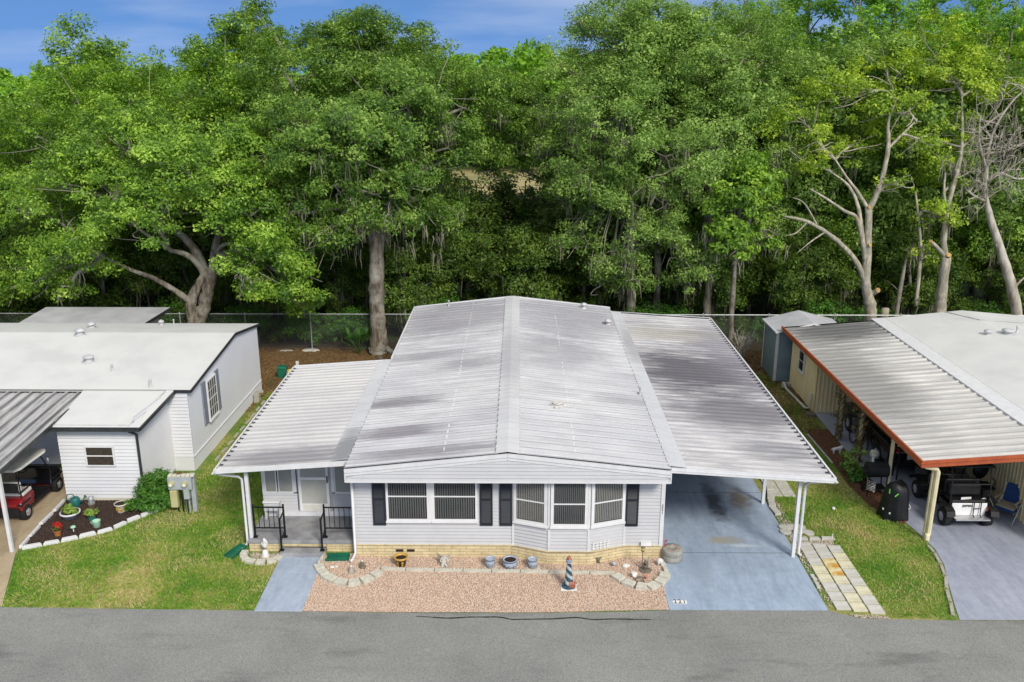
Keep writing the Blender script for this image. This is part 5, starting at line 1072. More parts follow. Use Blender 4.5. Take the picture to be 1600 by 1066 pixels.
T_pine = [proto('pine_tree', 'tree', rlobes(s_, 13, 8, 17.5, 1.9, 1.15), 'leaf_pine', 18, s_, 11, .5, 66, .095, .17) for s_ in (4, 5)]
T_low = [proto('understory_tree', 'tree', rlobes(s_, 10, .8, 5.2, 1.9, 1.3), 'leaf_dark', 5.5, s_, 11, .48, 78, .075, .1, moss=10) for s_ in (6, 7)]
T_bush = [proto('shrub', 'shrub', rlobes(s_, 6, .5, 1.6, .9, .75), lf, 1.6, s_, 20, .32, 62, .06, .04) for s_, lf in ((8, 'leaf_dark'), (9, 'leaf_bush'))]
used = set()
DESC = {'broadleaf_tree': ('dense broadleaf tree crown filling the wood behind the fence', 'broadleaf trees of the wood behind the fence'),
        'pine_tree': ('bright green slender pine rising above the wood in the background', 'pines rising above the wood'),
        'understory_tree': ('dark low tree growing in the shade at the edge of the wood', 'low trees in the shade of the wood'),
        'shrub': ('leafy shrub growing along the chain link fence at the wood edge', 'shrubs along the fence')}
def place(T, x, y, rz, s_):
    k = T.name.split('.')[0]; lab, grp = DESC[k]
    if T.name in used: o = dup(T, (x, y, 0), rz, lab, s_)
    else: used.add(T.name); o = T; o.location = (x, y, 0); o.rotation_euler.z = rz; o.scale = (s_,) * 3 if not hasattr(s_, '__len__') else s_; o['label'] = lab
    o['group'] = grp; return o
r = random.Random(12)
def in_gap(x, y):      # sight line to the dry field stays open
    return -.085 * y - .4 < x < .072 * y + .1
for y in (46.5, 50.5, 55, 60):
    x = -.60 * y - 2
    while x < .60 * y + 3:
        xx = x + r.uniform(-1, 1); yy = y + r.uniform(-1.6, 1.6); x += r.uniform(3.2, 4.6) * (1 if y < 56 else 1.2)
        if in_gap(xx, yy) or (y < 49 and -5 < xx < 4): continue
        u = xx / yy; hmax = 12.0 if u < -.38 else (14.2 if u < .08 else 17.0)
        if u > .30 and y > 52: s_ = r.uniform(.95, 1.12); place(r.choice(T_pine), xx, yy, r.random() * 6.28, s_)
        elif u > .15 and y > 50 and r.random() < .5: place(r.choice(T_pine), xx, yy, r.random() * 6.28, r.uniform(.85, 1.0))
        else: s_ = r.uniform(.80, 1.0) * hmax / 14.2; place(r.choice(T_tall[:2] if u < .1 else T_tall), xx, yy, r.random() * 6.28, s_)
place(T_tall[2], -24.6, 53.5, .4, 1.12)
for x_, y_, s_ in ((13.5, 46, .74), (17.5, 46.5, .78), (21.5, 46, .72), (25.5, 46.5, .8), (15.5, 49, .86), (20, 49.5, .9), (24.5, 50, .92), (28, 49, .9)): place(T_tall[r.randrange(3)], x_, y_, r.random() * 6, s_)
for i in range(34):
    x = -29 + i * 1.78 + r.uniform(-.6, .6); y = r.uniform(42.3, 46.5)
    s_ = r.uniform(.62, 1.0)
    if -4.6 < x < 3.6: s_ = r.uniform(.95, 1.15)
    place(r.choice(T_low), x, y, r.random() * 6.28, s_)
for i in range(22):
    x = -30 + i * 2.9 + r.uniform(-.6, .6); place(r.choice(T_low), x, r.uniform(47.5, 52), r.random() * 6.28, r.uniform(.7, 1.05) if not -5 < x < 5 else r.uniform(1.1, 1.25))
for i in range(46):
    x = -29 + i * 1.27 + r.uniform(-.4, .4); place(T_bush[0] if r.random() < .4 else T_bush[1], x, r.uniform(40.9, 42.6), r.random() * 6.28, r.uniform(.55, 1.05))
for x_, y_, s_ in ((-4.5, 50, 1.28), (-3.3, 51, 1.08), (-2.1, 50, 1.22), (-.9, 51, 1.12), (.3, 50, 1.30), (1.5, 51, 1.05), (2.6, 50, 1.2), (3.8, 51, 1.3)): place(T_low[r.randrange(2)], x_, y_, r.random() * 6, s_)
# mid-distance trees flanking the dry field, then the mass of the far wood
for i in range(46):
    y = r.uniform(66, 100); x = r.uniform(-.62 * y, .62 * y)
    if -.33 * y < x < .20 * y and y < 132: continue
    u = x / y
    if u > .12: place(r.choice(T_pine), x, y, r.random() * 6.28, r.uniform(.95, 1.15))
    else: place(r.choice(T_tall), x, y, r.random() * 6.28, r.uniform(.72, .86))
rr = np.random.default_rng(99); Vs = []; n0 = 0
for i in range(330):
    y = 119 + 158 * (i / 330) ** 1.3; x = rr.uniform(-.66 * y, .66 * y); u = x / y
    h = rr.uniform(13, 17.5) if u > -.2 else rr.uniform(11.5, 14)
    if u > .2: h += rr.uniform(0, 5)
    lob = rlobes(i + 500, 7, h * .25 if y > 140 else .8, h - 1, 2.6, 2.2)
    C, Rr = clumps([(a + x, b_ + y, c, R) for a, b_, c, R in lob], 3.2, 1.0, i + 900); V, F = leaf_cloud(C, Rr, 16, .42, i, up=.5); Vs.append(V)
V = np.vstack(Vs); F = np.arange(len(V)).reshape(-1, 4)
stuff(np_mesh('far_wood', V, F, 'leaf_pine'), 'far-off mass of bright green pine wood closing the view beyond the dry field', 'wood')
# palmetto and back-yard shrubs
def fronds(name, label, cat, base, n, l, m, seed, blade=.05):
    r = random.Random(seed); b = B(base); x0, y0, z0 = base
    for i in range(n):
        a = r.random() * 6.28; el_ = r.uniform(.5, 1.35); ln = l * r.uniform(.7, 1.1); tip = Vector((x0 + math.cos(a) * math.cos(el_) * ln, y0 + math.sin(a) * math.cos(el_) * ln, z0 + math.sin(el_) * ln)); st = Vector(base)
        b.tube([st, (st + tip) / 2 + Vector((0, 0, .06)), tip], [.012, .009, .006], 4, caps=False)
        d = (tip - st).normalized(); s_ = d.cross(Vector((0, 0, 1))).normalized()
        for k in range(11):
            an = (k - 5) * .24; v = (d * math.cos(an) + s_ * math.sin(an)).normalized(); e = tip + v * ln * .55 + Vector((0, 0, -.10 * ln * abs(an))); pw = v.cross(Vector((0, 0, 1))).normalized() * blade * .5
            b.add([tip, tip + v * ln * .3 + pw, e, tip + v * ln * .3 - pw], [(0, 1, 2, 3)])
    return tag(b.obj(name, m), label, cat)
fronds('palmetto', 'green palmetto with fan leaves beside the thick oak trunk', 'palmetto', (-7.45, 39.4, .02), 16, .95, 'palm', 3)
fronds('palmetto', 'pale yucca-like palmetto at the far right edge of the wood', 'palmetto', (25.6, 41.3, 1.5), 14, 1.1, 'palm', 4)
def bush(name, label, base, lobes, leaf, seed, dens=60, crad=.13, per=34, size=.035, cat='shrub', stems=True):
    t = thing(name, label, cat, base); b = B(base)
    for (x, y, z, R) in lobes: b.tube([(base[0], base[1], base[2]), ((base[0] + x) / 2, (base[1] + y) / 2, base[2] + (z - base[2]) * .6), (x, y, z)], [.02, .014, .006], 5)
    b.obj('stem', 'twig', t); C, Rr = clumps(lobes, dens, crad, seed, .4); V, F = leaf_cloud(C, Rr, per, size, seed, up=.5, out_c=base); np_mesh('foliage', V - np.array(base), F, leaf, t); return t
bush('boxwood_bush', 'large round green bush at the corner of the white house', (-10.85, 24.15, 0), [(-10.85, 24.15, .62, .46), (-10.58, 24.05, .42, .40), (-11.1, 24.2, .45, .40), (-10.8, 24.2, .95, .30), (-10.5, 24.3, .74, .32), (-11.15, 24.1, .8, .26), (-10.85, 24.0, .3, .4)], 'leaf_bush', 5, 260, .12, 30, .04)
bush('boxwood_bush', 'small low round bush in front of the larger bush by the black downspout', (-11.4, 23.85, 0), [(-11.42, 23.85, .22, .24), (-11.25, 23.88, .22, .22), (-11.5, 23.92, .18, .18)], 'leaf_bush', 6, 420, .09, 30, .032)
bush('leafy_shrub', 'loose green and silver shrub in the red mulch beside the vine-covered post', (10.95, 26.6, 0), [(10.85, 26.7, .45, .34), (11.05, 26.5, .35, .3), (10.75, 26.5, .22, .25), (11.1, 26.9, .6, .3)], 'leaf_grey', 7, 130, .13, 22, .045)
bush('leafy_shrub', 'low bright green shrub at the foot of the silver shrub', (10.75, 26.05, 0), [(10.75, 26.1, .2, .26), (10.95, 26.05, .18, .22)], 'leaf_bush', 8, 160, .12, 22, .045)
t = thing('bare_shrub', 'pale leafless many-stemmed shrub beside the blue-grey shed', 'shrub', (9.95, 38.2, 0)); r = random.Random(4); b = B((9.95, 38.2, 0))
for i in range(46):
    a = r.random() * 6.28; R1 = r.uniform(.15, .75); h = r.uniform(.8, 1.45); p0 = Vector((9.95 + .08 * math.cos(a), 38.2 + .08 * math.sin(a), 0)); p2 = Vector((9.95 + R1 * math.cos(a), 38.2 + R1 * math.sin(a), h)); pm = p0.lerp(p2, .5) + Vector((0, 0, .15)) - Vector((math.cos(a), math.sin(a), 0)) * .12
    b.tube([p0, pm, p2], [.02, .014, .006], 4, caps=False)
    for k in range(3): e = pm.lerp(p2, r.random()); b.tube([e, e + Vector((r.gauss(0, .12), r.gauss(0, .12), r.uniform(.1, .3)))], [.008, .004], 3, caps=False)
b.obj('stem', 'bark_bare', t)
# climbing vines on two posts
for i, (y, lab) in enumerate(((29.46, 'carport post wrapped in dry pale vine nearest the tan shed'), (27.6, 'carport post wrapped in dry pale vine beside the silver shrub'))):
    t = thing('vine_post', lab, 'post', (11.38, y, 0)); O = (11.38, y, 0); b = B(O); b.box(11.34, 11.42, y - .04, y + .04, 0, 2.30); b.obj('post', 'tan_trim', t)
    b = B(O)
    for s_ in range(5):
        P = [(11.38 + .10 * math.cos(k * .55 + s_ * 1.3), y + .10 * math.sin(k * .55 + s_ * 1.3), k * .095) for k in range(24)]; b.tube(P, .018, 5)
    b.obj('vine_stem', 'leaf_dry', t); C = np.array([(11.38 + rng.gauss(0, .1), y + rng.gauss(0, .1), z / 26 * 2.25) for z in range(26)]); V, F = leaf_cloud(C, np.full(26, .14), 26, .04, 5 + i); np_mesh('vine_leaves', V - np.array(O), F, 'leaf_dry', t)
# ------------------------------------------------------------------ small things
# edging: scalloped concrete lengths between the two rings of blocks
GRP_E = 'scalloped edging lengths in the gravel bed'
xs = [-3.62, -2.95, -2.2, -1.45, -.7, .05, .8, 1.25, 1.85, 2.5]
ys = [20.62, 20.56, 20.55, 20.53, 20.51, 20.50, 20.48, 20.46, 20.45, 20.44]
for i in range(len(xs) - 1):
    x0, x1 = xs[i] + .01, xs[i + 1] - .01; a = (ys[i] + ys[i + 1]) / 2; O = ((x0 + x1) / 2, a, 0); b = B(O); n = 8; pts = []
    for k in range(n * 4 + 1):
        x = x0 + (x1 - x0) * k / (n * 4); pts.append((x, .095 + .018 * abs(math.sin(PI * k / 4))))
    m_ = len(pts)
    b.add([(x, a - .03, 0) for x, z in pts] + [(x, a + .03, 0) for x, z in pts] + [(x, a - .03, z) for x, z in pts] + [(x, a + .03, z) for x, z in pts],
          [(k, k + 1, 2 * m_ + k + 1, 2 * m_ + k) for k in range(m_ - 1)] + [(m_ + k + 1, m_ + k, 3 * m_ + k, 3 * m_ + k + 1) for k in range(m_ - 1)] + [(2 * m_ + k, 2 * m_ + k + 1, 3 * m_ + k + 1, 3 * m_ + k) for k in range(m_ - 1)] + [(0, 2 * m_, 3 * m_, m_), (m_ - 1, 2 * m_ - 1, 4 * m_ - 1, 3 * m_ - 1)])
    o = b.obj('edging_block', 'edging', bevel=.004); o.rotation_euler.z = math.atan2(ys[i + 1] - ys[i], xs[i + 1] - xs[i]) + rng.uniform(-.01, .01)
    tag(o, 'scalloped cream concrete length in the straight edging across the gravel bed', 'edging block', GRP_E)
def blocks(pts, w_, l_, h, lab, grp, m='edging', name='edging_block', cat='edging block', jit=.04):
    for i in range(len(pts) - 1):
        (xa, ya), (xb, yb) = pts[i], pts[i + 1]; cx, cy = (xa + xb) / 2, (ya + yb) / 2; L_ = math.hypot(xb - xa, yb - ya) - .02; a = math.atan2(yb - ya, xb - xa)
        b = B(); w2 = w_ * rng.uniform(.92, 1.08); k = .82
        vs = [(-L_ / 2, -w2 / 2), (L_ / 2, -w2 / 2), (L_ / 2 * k, w2 / 2), (-L_ / 2 * k, w2 / 2)]
        b.prism(vs, 0, h * rng.uniform(.9, 1.1), .05); o = b.obj(name, m, bevel=.008); o.location = (cx, cy, .0); o.rotation_euler = (rng.uniform(-jit, jit), rng.uniform(-jit, jit), a + rng.uniform(-jit, jit)); tag(o, lab, cat, grp)
blocks([(-5.30, 20.78), (-5.17, 20.50), (-4.98, 20.24), (-4.70, 20.02), (-4.36, 19.90), (-4.03, 19.98), (-3.78, 20.22), (-3.60, 20.50)], .26, 0, .11, 'chunky cream block in the curved border left of the dark brown glazed pot', 'blocks of the left curved border')
blocks([(-5.24, 21.35), (-5.27, 21.05), (-5.30, 20.80)], .07, 0, .12, 'thin upright cream edging slab beside the porch steps', 'thin slabs beside the steps')
blocks([(2.48, 20.36), (2.68, 20.06), (2.97, 19.84), (3.27, 19.76), (3.55, 19.95), (3.72, 20.2), (3.84, 20.45)], .26, 0, .11, 'chunky cream block in the curved border beside the blue driveway', 'blocks of the right curved border')
blocks([(3.86, 20.5), (3.84, 20.78), (3.80, 21.1)], .12, 0, .10, 'small cream edging stone between gravel bed and the grey drum', 'small stones by the drum')
blocks([(-7.42, 21.50), (-7.44, 21.26), (-7.28, 21.02), (-7.0, 20.92), (-6.72, 20.93), (-6.48, 21.05), (-6.42, 21.3)], .20, 0, .09, 'cream stone in the small ring round the white bird statue', 'stones of the ring round the bird')
pts = [(-13.62, 21.60), (-13.15, 21.82), (-12.75, 22.00), (-12.35, 22.22), (-11.95, 22.46), (-11.6, 22.72), (-11.38, 23.10), (-11.12, 23.45), (-10.88, 23.75), (-10.66, 24.02)]
blocks(pts, .12, 0, .10, 'white concrete edging length along the lawn side of the mulch bed', 'edging along the lawn side of the mulch bed', 'trim_white')
pts = [(-13.84, 24.5), (-13.80, 23.7), (-13.78, 22.9), (-13.72, 22.2), (-13.66, 21.6)]
blocks(pts, .08, 0, .09, 'white edging length between the tan driveway and the mulch bed', 'edging along the tan driveway', 'trim_white')
pts = [(10.44, 18.62), (10.62, 19.2), (10.82, 19.8), (11.05, 20.4), (11.2, 21.0), (11.30, 21.6), (11.28, 22.0)]
blocks(pts, .09, 0, .06, 'weathered flat edging length curving along the grey driveway', 'edging along the grey driveway', 'old_stone')
blocks([(7.95, 26.0), (7.85, 25.3), (7.72, 24.75), (7.62, 24.2), (7.66, 23.7)], .22, 0, .07, 'pale rough stone lining the outer edge of the blue driveway', 'rough stones lining the driveway', 'round_stone')
blocks([(7.62, 20.5), (7.63, 20.15), (7.60, 19.8)], .10, 0, .05, 'small whitish stone between driveway and square pavers', 'small stones by the pavers', 'round_stone')
blocks([(7.75, 22.30), (8.1, 22.30), (8.45, 22.32), (8.8, 22.34)], .14, 0, .08, 'flat cream stone at the back end of the square pavers', 'stones behind the pavers', 'round_stone')
b = B((8.78, 22.35, 0)); b.lathe([(.10, 0), (.10, .02), (.03, .03), (.025, .14), (.035, .16), (.0, .17)], (8.78, 22.35, 0), 12); tag(b.obj('stake_light', 'plaster', smooth=True), 'small pale garden stake at the corner of the square pavers', 'stake')
# square pavers
for i in range(3):
    for j in range(8):
        x = 7.72 + i * .385 + j * -.0 + (8 - j) * 0; y = 18.86 + j * .41 + (0 if i == 0 else (-.07 if i == 1 else -.16))
        if i == 2 and j == 7: y -= 0
        rust = (i, j) in ((1, 5), (1, 4)); xx = x + .19
        b = B(); b.box(-.174, .174, -.178, .178, 0, .045); o = b.obj('paver', 'rust_paver' if rust else ('paver_yellow' if (i, j) in ((0, 4), (2, 5), (0, 3), (1, 3), (2, 6)) or rng.random() < .2 else 'paver_stone'), bevel=.006)
        o.location = (xx, y + .2, 0); o.rotation_euler = (rng.uniform(-.012, .012), rng.uniform(-.012, .012), rng.uniform(-.02, .02))
        if rust: tag(o, 'square paver stained rusty orange in the middle of the paver strip', 'paver', 'rust-stained pavers')
        else: tag(o, 'plain pale square paver in the strip beside the blue driveway', 'paver', 'plain square pavers')
for j in range(4):
    for i in range(2):
        b = B(); b.box(-.19, .19, -.25, .25, 0, .04); o = b.obj('paver', 'paver_stone', bevel=.006); o.location = (7.95 + i * .40, 25.2 + j * .52, 0); tag(o, 'long pale paver beside the rear part of the carport', 'paver', 'pavers beside the rear carport')
RS = [(7.85, 22.97, .17), (7.62, 22.98, .16), (8.22, 22.68, .17), (7.58, 22.70, .16), (7.78, 22.42, .15), (7.95, 22.72, .15), (8.1, 23.0, .14)]
for x, y, r_ in RS:
    b = B(); b.lathe([(r_ * .98, 0), (r_, .02), (r_ * .97, .045), (r_ * .6, .052), (.001, .053)], (0, 0, 0), 20); o = b.obj('round_stone', 'round_stone', smooth=False); o.location = (x, y, rng.random() * .02); o.rotation_euler = (rng.uniform(-.08, .08), rng.uniform(-.08, .08), 0); tag(o, 'flat round stepping stone in the cluster by the front carport post', 'stepping stone', 'round stepping stones')
# house number plates on the driveway: 221
for i, ch in enumerate('221'):
    x = 3.87 + i * .112; b = B((x, 19.2, .014)); b.lathe([(.062, 0), (.062, .006), (.001, .007)], (x, 19.2, .014), 20); o = b.obj('number_disc', 'plate_white'); o.scale = (1, 1.6, 1)
    tag(o, ('white disc with black 2, leftmost of three on the driveway', 'white disc with black 2, middle of three on the driveway', 'white disc with black 1, rightmost of three on the driveway')[i], 'number disc', 'number discs on the driveway')
    t = text_mesh('digit', ch, .15, 'digit', .001); t.parent = o; t.location = (0, 0, .009)
# drum
O = (4.12, 21.22, .014); t = thing('garden_drum', 'round grey drum with holed lid standing in the carport by the house corner', 'drum', O)
b = B(O); b.lathe([(.25, 0), (.27, .03), (.27, .14), (.262, .15), (.262, .18), (.27, .19), (.27, .31), (.25, .34), (.10, .35), (.08, .33), (.001, .33)], O, 32); b.obj('drum_body', 'grey_wheel', t, smooth=True)
b = B(O)
for k in range(5): a = k * 1.256 + .3; b.lathe([(.03, 0), (.028, .004), (.001, .005)], (O[0] + .15 * math.cos(a), O[1] + .15 * math.sin(a), O[2] + .348), 10)
b.obj('lid_hole', 'coral', t)
b = B((3.93, 21.3, .02)); b.beam((3.93, 21.3, .02), (3.925, 21.33, .5), .02, .03); b.beam((3.93, 21.3, .5), (3.98, 21.28, .56), .02, .03); tag(b.obj('garden_tool', 'red_light'), 'short red and dark tool leaning by the house corner behind the drum', 'tool')
# pots
def pot(name, label, c, prof, m, soil_r, soil_z, cat='pot', extra=None):
    t = thing(name, label, cat, c); b = B(c); b.lathe(prof, c, 24, caps=False); b.lathe([(prof[0][0], 0), (.001, .001)], c, 24); b.obj('pot_body', m, t, smooth=True)
    b = B(c); b.lathe([(soil_r, soil_z), (.001, soil_z + .01)], c, 20); b.obj('soil', 'soil', t); return t
c = (-3.10, 20.80, .015); t = pot('glazed_pot', 'dark brown glazed pot with ochre rim near the left end of the gravel bed', c, [(.085, 0), (.10, .01), (.15, .20), (.155, .24)], 'brown_glaze', .14, .235)
b = B(c); b.lathe([(.155, .24), (.185, .25), (.19, .30), (.17, .305), (.145, .245)], c, 24, caps=False); b.obj('rim', 'ochre_glaze', t, smooth=True)
b = B(c)
for k, a in enumerate((-1.2, -2.1, .3, 2.2)):
    vs = []
    for j in range(5):
        z = .03 + j * .045; R_z = .105 + (z - .01) * .24; wd = .14 + .10 * (j % 2); vs += [(c[0] + (R_z + .002) * math.cos(a - wd), c[1] + (R_z + .002) * math.sin(a - wd), c[2] + z), (c[0] + (R_z + .002) * math.cos(a + wd), c[1] + (R_z + .002) * math.sin(a + wd), c[2] + z)]
    b.add(vs, [(2 * j, 2 * j + 1, 2 * j + 3, 2 * j + 2) for j in range(4)])
b.obj('glaze_panel', 'ochre_glaze', t)
def china(c, s_, label, soil=True):
    t = thing('china_pot', label, 'pot', c); b = B(c); k = s_
    b.lathe([(.11 * k, 0), (.12 * k, .02), (.16 * k, .10), (.165 * k, .15), (.14 * k, .20), (.15 * k, .22), (.175 * k, .235), (.17 * k, .255), (.14 * k, .25), (.13 * k, .21)], c, 28, caps=False); b.obj('pot_body', 'china', t, smooth=True)
    b = B(c); b.lathe([(.135 * k, .225), (.001, .23)], c, 20); b.obj('soil' if soil else 'lid', 'soil' if soil else 'china', t)
    b = B(c)
    for q in range(9):
        a = q * .698; 
        for (da, z0, z1, w2) in ((0, .05, .15, .10), (.22, .07, .10, .14), (.35, .11, .145, .06)):
            vs = []
            for z in (z0, z1):
                R_z = .001 + k * (.12 + (.16 - .12) * min(1, (z - .02) / .08) if z < .10 else .164); vs += [(c[0] + R_z * math.cos(a + da - w2), c[1] + R_z * math.sin(a + da - w2), c[2] + z), (c[0] + R_z * math.cos(a + da + w2), c[1] + R_z * math.sin(a + da + w2), c[2] + z)]
            b.add(vs, [(0, 1, 3, 2)])
    b.lathe([(.1435 * k, .192), (.1415 * k, .205)], c, 28, caps=False); b.lathe([(.177 * k, .236), (.174 * k, .254)], c, 28, caps=False)
    b.obj('blue_pattern', 'china_blue', t)
    if k < .9: b = B(c); b.lathe([(.15, -.012), (.20, -.004), (.20, .006), (.13, .004)], c, 24, caps=False); b.obj('saucer', 'plaster', t, smooth=True)
    return t
china((-.22, 20.76, .02), 1.15, 'largest blue and white china pot, between the two small ones')
china((-.75, 20.78, .03), .78, 'small blue and white china pot left of the large one', False)
china((.37, 20.76, .03), .78, 'small blue and white china pot right of the large one', False)
# cherub
def skin(name, verts, edges, radii, m, loc, parent=None, sub=1):
    me = bpy.data.meshes.new(name); me.from_pydata(verts, edges, []); me.materials.append(M[m]); ob = bpy.data.objects.new(name, me); COL.objects.link(ob); ob.location = loc; ob.parent = parent
    sk = ob.modifiers.new('skin', 'SKIN'); sk.use_smooth_shade = True
    for i, r_ in enumerate(radii): me.skin_vertices[0].data[i].radius = (r_, r_)
    me.skin_vertices[0].data[0].use_root = True
    ss = ob.modifiers.new('sub', 'SUBSURF'); ss.levels = sub; ss.render_levels = sub + 1
    return ob
t = thing('garden_statue', 'weathered cream figurine leaning against the bricks left of the blue pots', 'statue', (-1.97, 20.85, .01))
skin('figure', [(0, 0, .05), (0, 0, .14), (0, 0, .24), (0, -.01, .30), (0, -.02, .36), (-.06, -.01, .24), (-.10, -.06, .17), (-.04, -.08, .14), (.06, -.01, .24), (.11, -.05, .20), (.12, -.10, .14), (-.04, -.08, .06), (-.05, -.16, .03), (.05, -.08, .07), (.10, -.14, .03)],
     [(0, 1), (1, 2), (2, 3), (3, 4), (2, 5), (5, 6), (6, 7), (2, 8), (8, 9), (9, 10), (0, 11), (11, 12), (0, 13), (13, 14)], [.06, .06, .05, .025, .045, .025, .02, .016, .025, .02, .014, .035, .022, .035, .022], 'plaster', (0, 0, 0), t)
b = B((0, 0, 0)); b.lathe([(.11, 0), (.12, .02), (.10, .04), (.001, .045)], (0, 0, 0), 16); b.add([(-.03, .06, .22), (-.20, .10, .34), (-.16, .11, .16), (-.05, .07, .14), (.03, .06, .22), (.16, .10, .30), (.14, .11, .15), (.05, .07, .14)], [(0, 1, 2, 3), (7, 6, 5, 4)]); b.obj('base', 'old_stone', t)
# lighthouse
c = (1.27, 19.82, .01); t = thing('lighthouse', 'garden lighthouse with spiral blue and white stripes on the gravel before the bay window', 'lighthouse', c)
b = B(c); N = 24; lv = 40
vs = []; fs = []; 
def lr(z): return .125 - (.125 - .055) * ((z - .10) / .62) ** .8
for i in range(lv + 1):
    z = .10 + .62 * i / lv
    for j in range(N): a = 2 * PI * j / N; vs.append((c[0] + lr(z) * math.cos(a), c[1] + lr(z) * math.sin(a), c[2] + z))
wf_, bf_ = [], []
for i in range(lv):
    for j in range(N):
        q = i * N + j; q2 = i * N + (j + 1) % N; f = (q, q2, q2 + N, q + N); (bf_ if ((j / N * 2 + i / lv * 3.0) % 1) < .55 else wf_).append(f)
b.add(vs, wf_); b.obj('tower', 'lh_white', t); b = B(c); b.add(vs, bf_); b.obj('stripe', 'lh_blue', t)
b = B(c); b.box(c[0] - .20, c[0] + .20, c[1] - .17, c[1] + .13, 0, .05); b.obj('base', 'plate_white', t, bevel=.01)
b = B(c); b.lathe([(.18, .05), (.175, .08), (.15, .10), (.001, .101)], c, 20); b.ball((c[0] + .1, c[1] - .11, c[2] + .07), (.06, .04, .03)); b.ball((c[0] - .1, c[1] - .10, c[2] + .07), (.05, .04, .035)); b.obj('rock', 'lh_blue', t)
b = B(c); b.lathe([(.055, .72), (.085, .73), (.085, .75), (.045, .755), (.045, .83), (.001, .83)], c, 20); 
for k in range(10): a = k * .628; b.beam((c[0] + .08 * math.cos(a), c[1] + .08 * math.sin(a), c[2] + .75), (c[0] + .08 * math.cos(a), c[1] + .08 * math.sin(a), c[2] + .79), .006, .006)
b.lathe([(.083, .788), (.083, .794)], c, 20); b.obj('lantern_room', 'china', t)
b = B(c); b.lathe([(.07, .83), (.05, .87), (.012, .90), (.014, .93), (.001, .95)], c, 16); b.obj('lantern_roof', 'lh_red', t)
b = B(c); b.box(c[0] + .02, c[0] + .16, c[1] - .15, c[1] - .04, .08 + c[2], .17 + c[2]); b.add([(c[0] + .01, c[1] - .16, .18), (c[0] + .17, c[1] - .16, .18), (c[0] + .17, c[1] - .03, .18), (c[0] + .01, c[1] - .03, .18), (c[0] + .01, c[1] - .095, .24), (c[0] + .17, c[1] - .095, .24)], [(0, 1, 5, 4), (2, 3, 4, 5), (0, 4, 3), (1, 2, 5)]); b.obj('keeper_house', 'lh_red', t)
# bird statue in the ring (standing, long neck bent back)
c = (-6.83, 21.28, 0); t = thing('bird_statue', 'white pelican-like bird statue in the small stone ring by the porch', 'statue', c)
b = B(c); b.lathe([(.11, 0), (.12, .03), (.08, .10), (.07, .20), (.001, .21)], c, 16); b.obj('pedestal', 'shell_white', t, smooth=True)
skin('bird', [(0, 0, .26), (.0, 0, .33), (-.05, .04, .38), (-.12, .08, .34), (.06, -.02, .42), (.05, -.03, .50), (.0, -.03, .56), (.02, -.07, .58), (.04, -.16, .50)], [(0, 1), (1, 2), (2, 3), (1, 4), (4, 5), (5, 6), (6, 7), (7, 8)], [.07, .10, .085, .03, .045, .028, .032, .034, .012], 'shell_white', (0, 0, 0), t)
# little figures in the gravel bed
def critter(name, label, cat, c, body, m, base=True):
    t = thing(name, label, cat, c)
    if base: b = B(); b.lathe([(.07, 0), (.075, .015), (.001, .02)], (0, 0, 0), 12); b.obj('base', 'old_stone', t)
    vs, es, rs = body; skin('figure', vs, es, rs, m, (0, 0, 0), t); return t
critter('deer_figurine', 'small dark figurine with raised wings near the bricks right of the lighthouse', 'figurine', (2.12, 20.98, .01), ([(0, 0, .06), (0, 0, .13), (0, -.02, .18), (-.06, .01, .17), (-.13, .02, .21), (.06, .01, .17), (.12, .02, .20), (.05, 0, .03), (-.05, 0, .03)], [(0, 1), (1, 2), (1, 3), (3, 4), (1, 5), (5, 6), (0, 7), (0, 8)], [.035, .04, .025, .02, .008, .02, .008, .015, .015]), 'dark_stone')
critter('elephant_figurine', 'small blue-grey animal figurine between the dark one and the white shell', 'figurine', (2.52, 20.86, .01), ([(0, .04, .08), (0, 0, .10), (0, -.06, .12), (0, -.09, .07), (-.04, 0, .02), (.04, 0, .02), (-.04, .05, .02), (.04, .05, .02), (.05, -.05, .14), (-.05, -.05, .14)], [(0, 1), (1, 2), (2, 3), (1, 4), (1, 5), (0, 6), (0, 7), (2, 8), (2, 9)], [.045, .055, .04, .012, .018, .018, .018, .018, .018, .018]), 'meter_grey', False)
critter('rabbit_figurine', 'white squat animal figurine in the curved border near the coral', 'figurine', (3.0, 20.32, .02), ([(0, .03, .07), (0, -.04, .08), (-.05, -.08, .10), (-.05, -.07, .17), (.09, .03, .06), (.02, -.09, .02), (.08, .06, .02), (-.05, .0, .02)], [(0, 1), (1, 2), (2, 3), (0, 4), (1, 5), (0, 6), (1, 7)], [.07, .07, .045, .015, .03, .02, .02, .02]), 'shell_white', False)
b = B((2.84, 20.82, .02)); b.ball((2.84, 20.82, .05), (.11, .08, .05), 14, 8); b.ball((2.90, 20.79, .07), (.05, .05, .03), 10, 6); tag(b.obj('seashell', 'shell_white', smooth=True), 'flat white seashell on the gravel left of the little lamp post', 'shell')
b = B((3.74, 20.86, .02))
for k in range(7): a = -1 + k * .33; b.ball((3.74 + .05 * math.sin(a), 20.86, .10 + .07 * math.cos(a)), (.03, .05, .09), 8, 6)
tag(b.obj('seashell', 'shell_white', smooth=True), 'upright white scallop shell at the driveway side of the bed', 'shell')
b = B((3.30, 20.25, .02))
for k in range(14): a = rng.random() * 6.28; q = rng.uniform(.03, .09); b.tube([(3.30, 20.25, .01), (3.30 + q * math.cos(a), 20.25 + q * math.sin(a), .06 + .08 * rng.random())], [.022, .010], 6)
tag(b.obj('coral_piece', 'coral', smooth=True), 'reddish branching coral piece in front of the little lamp post', 'coral')
b = B((3.10, 20.08, .02))
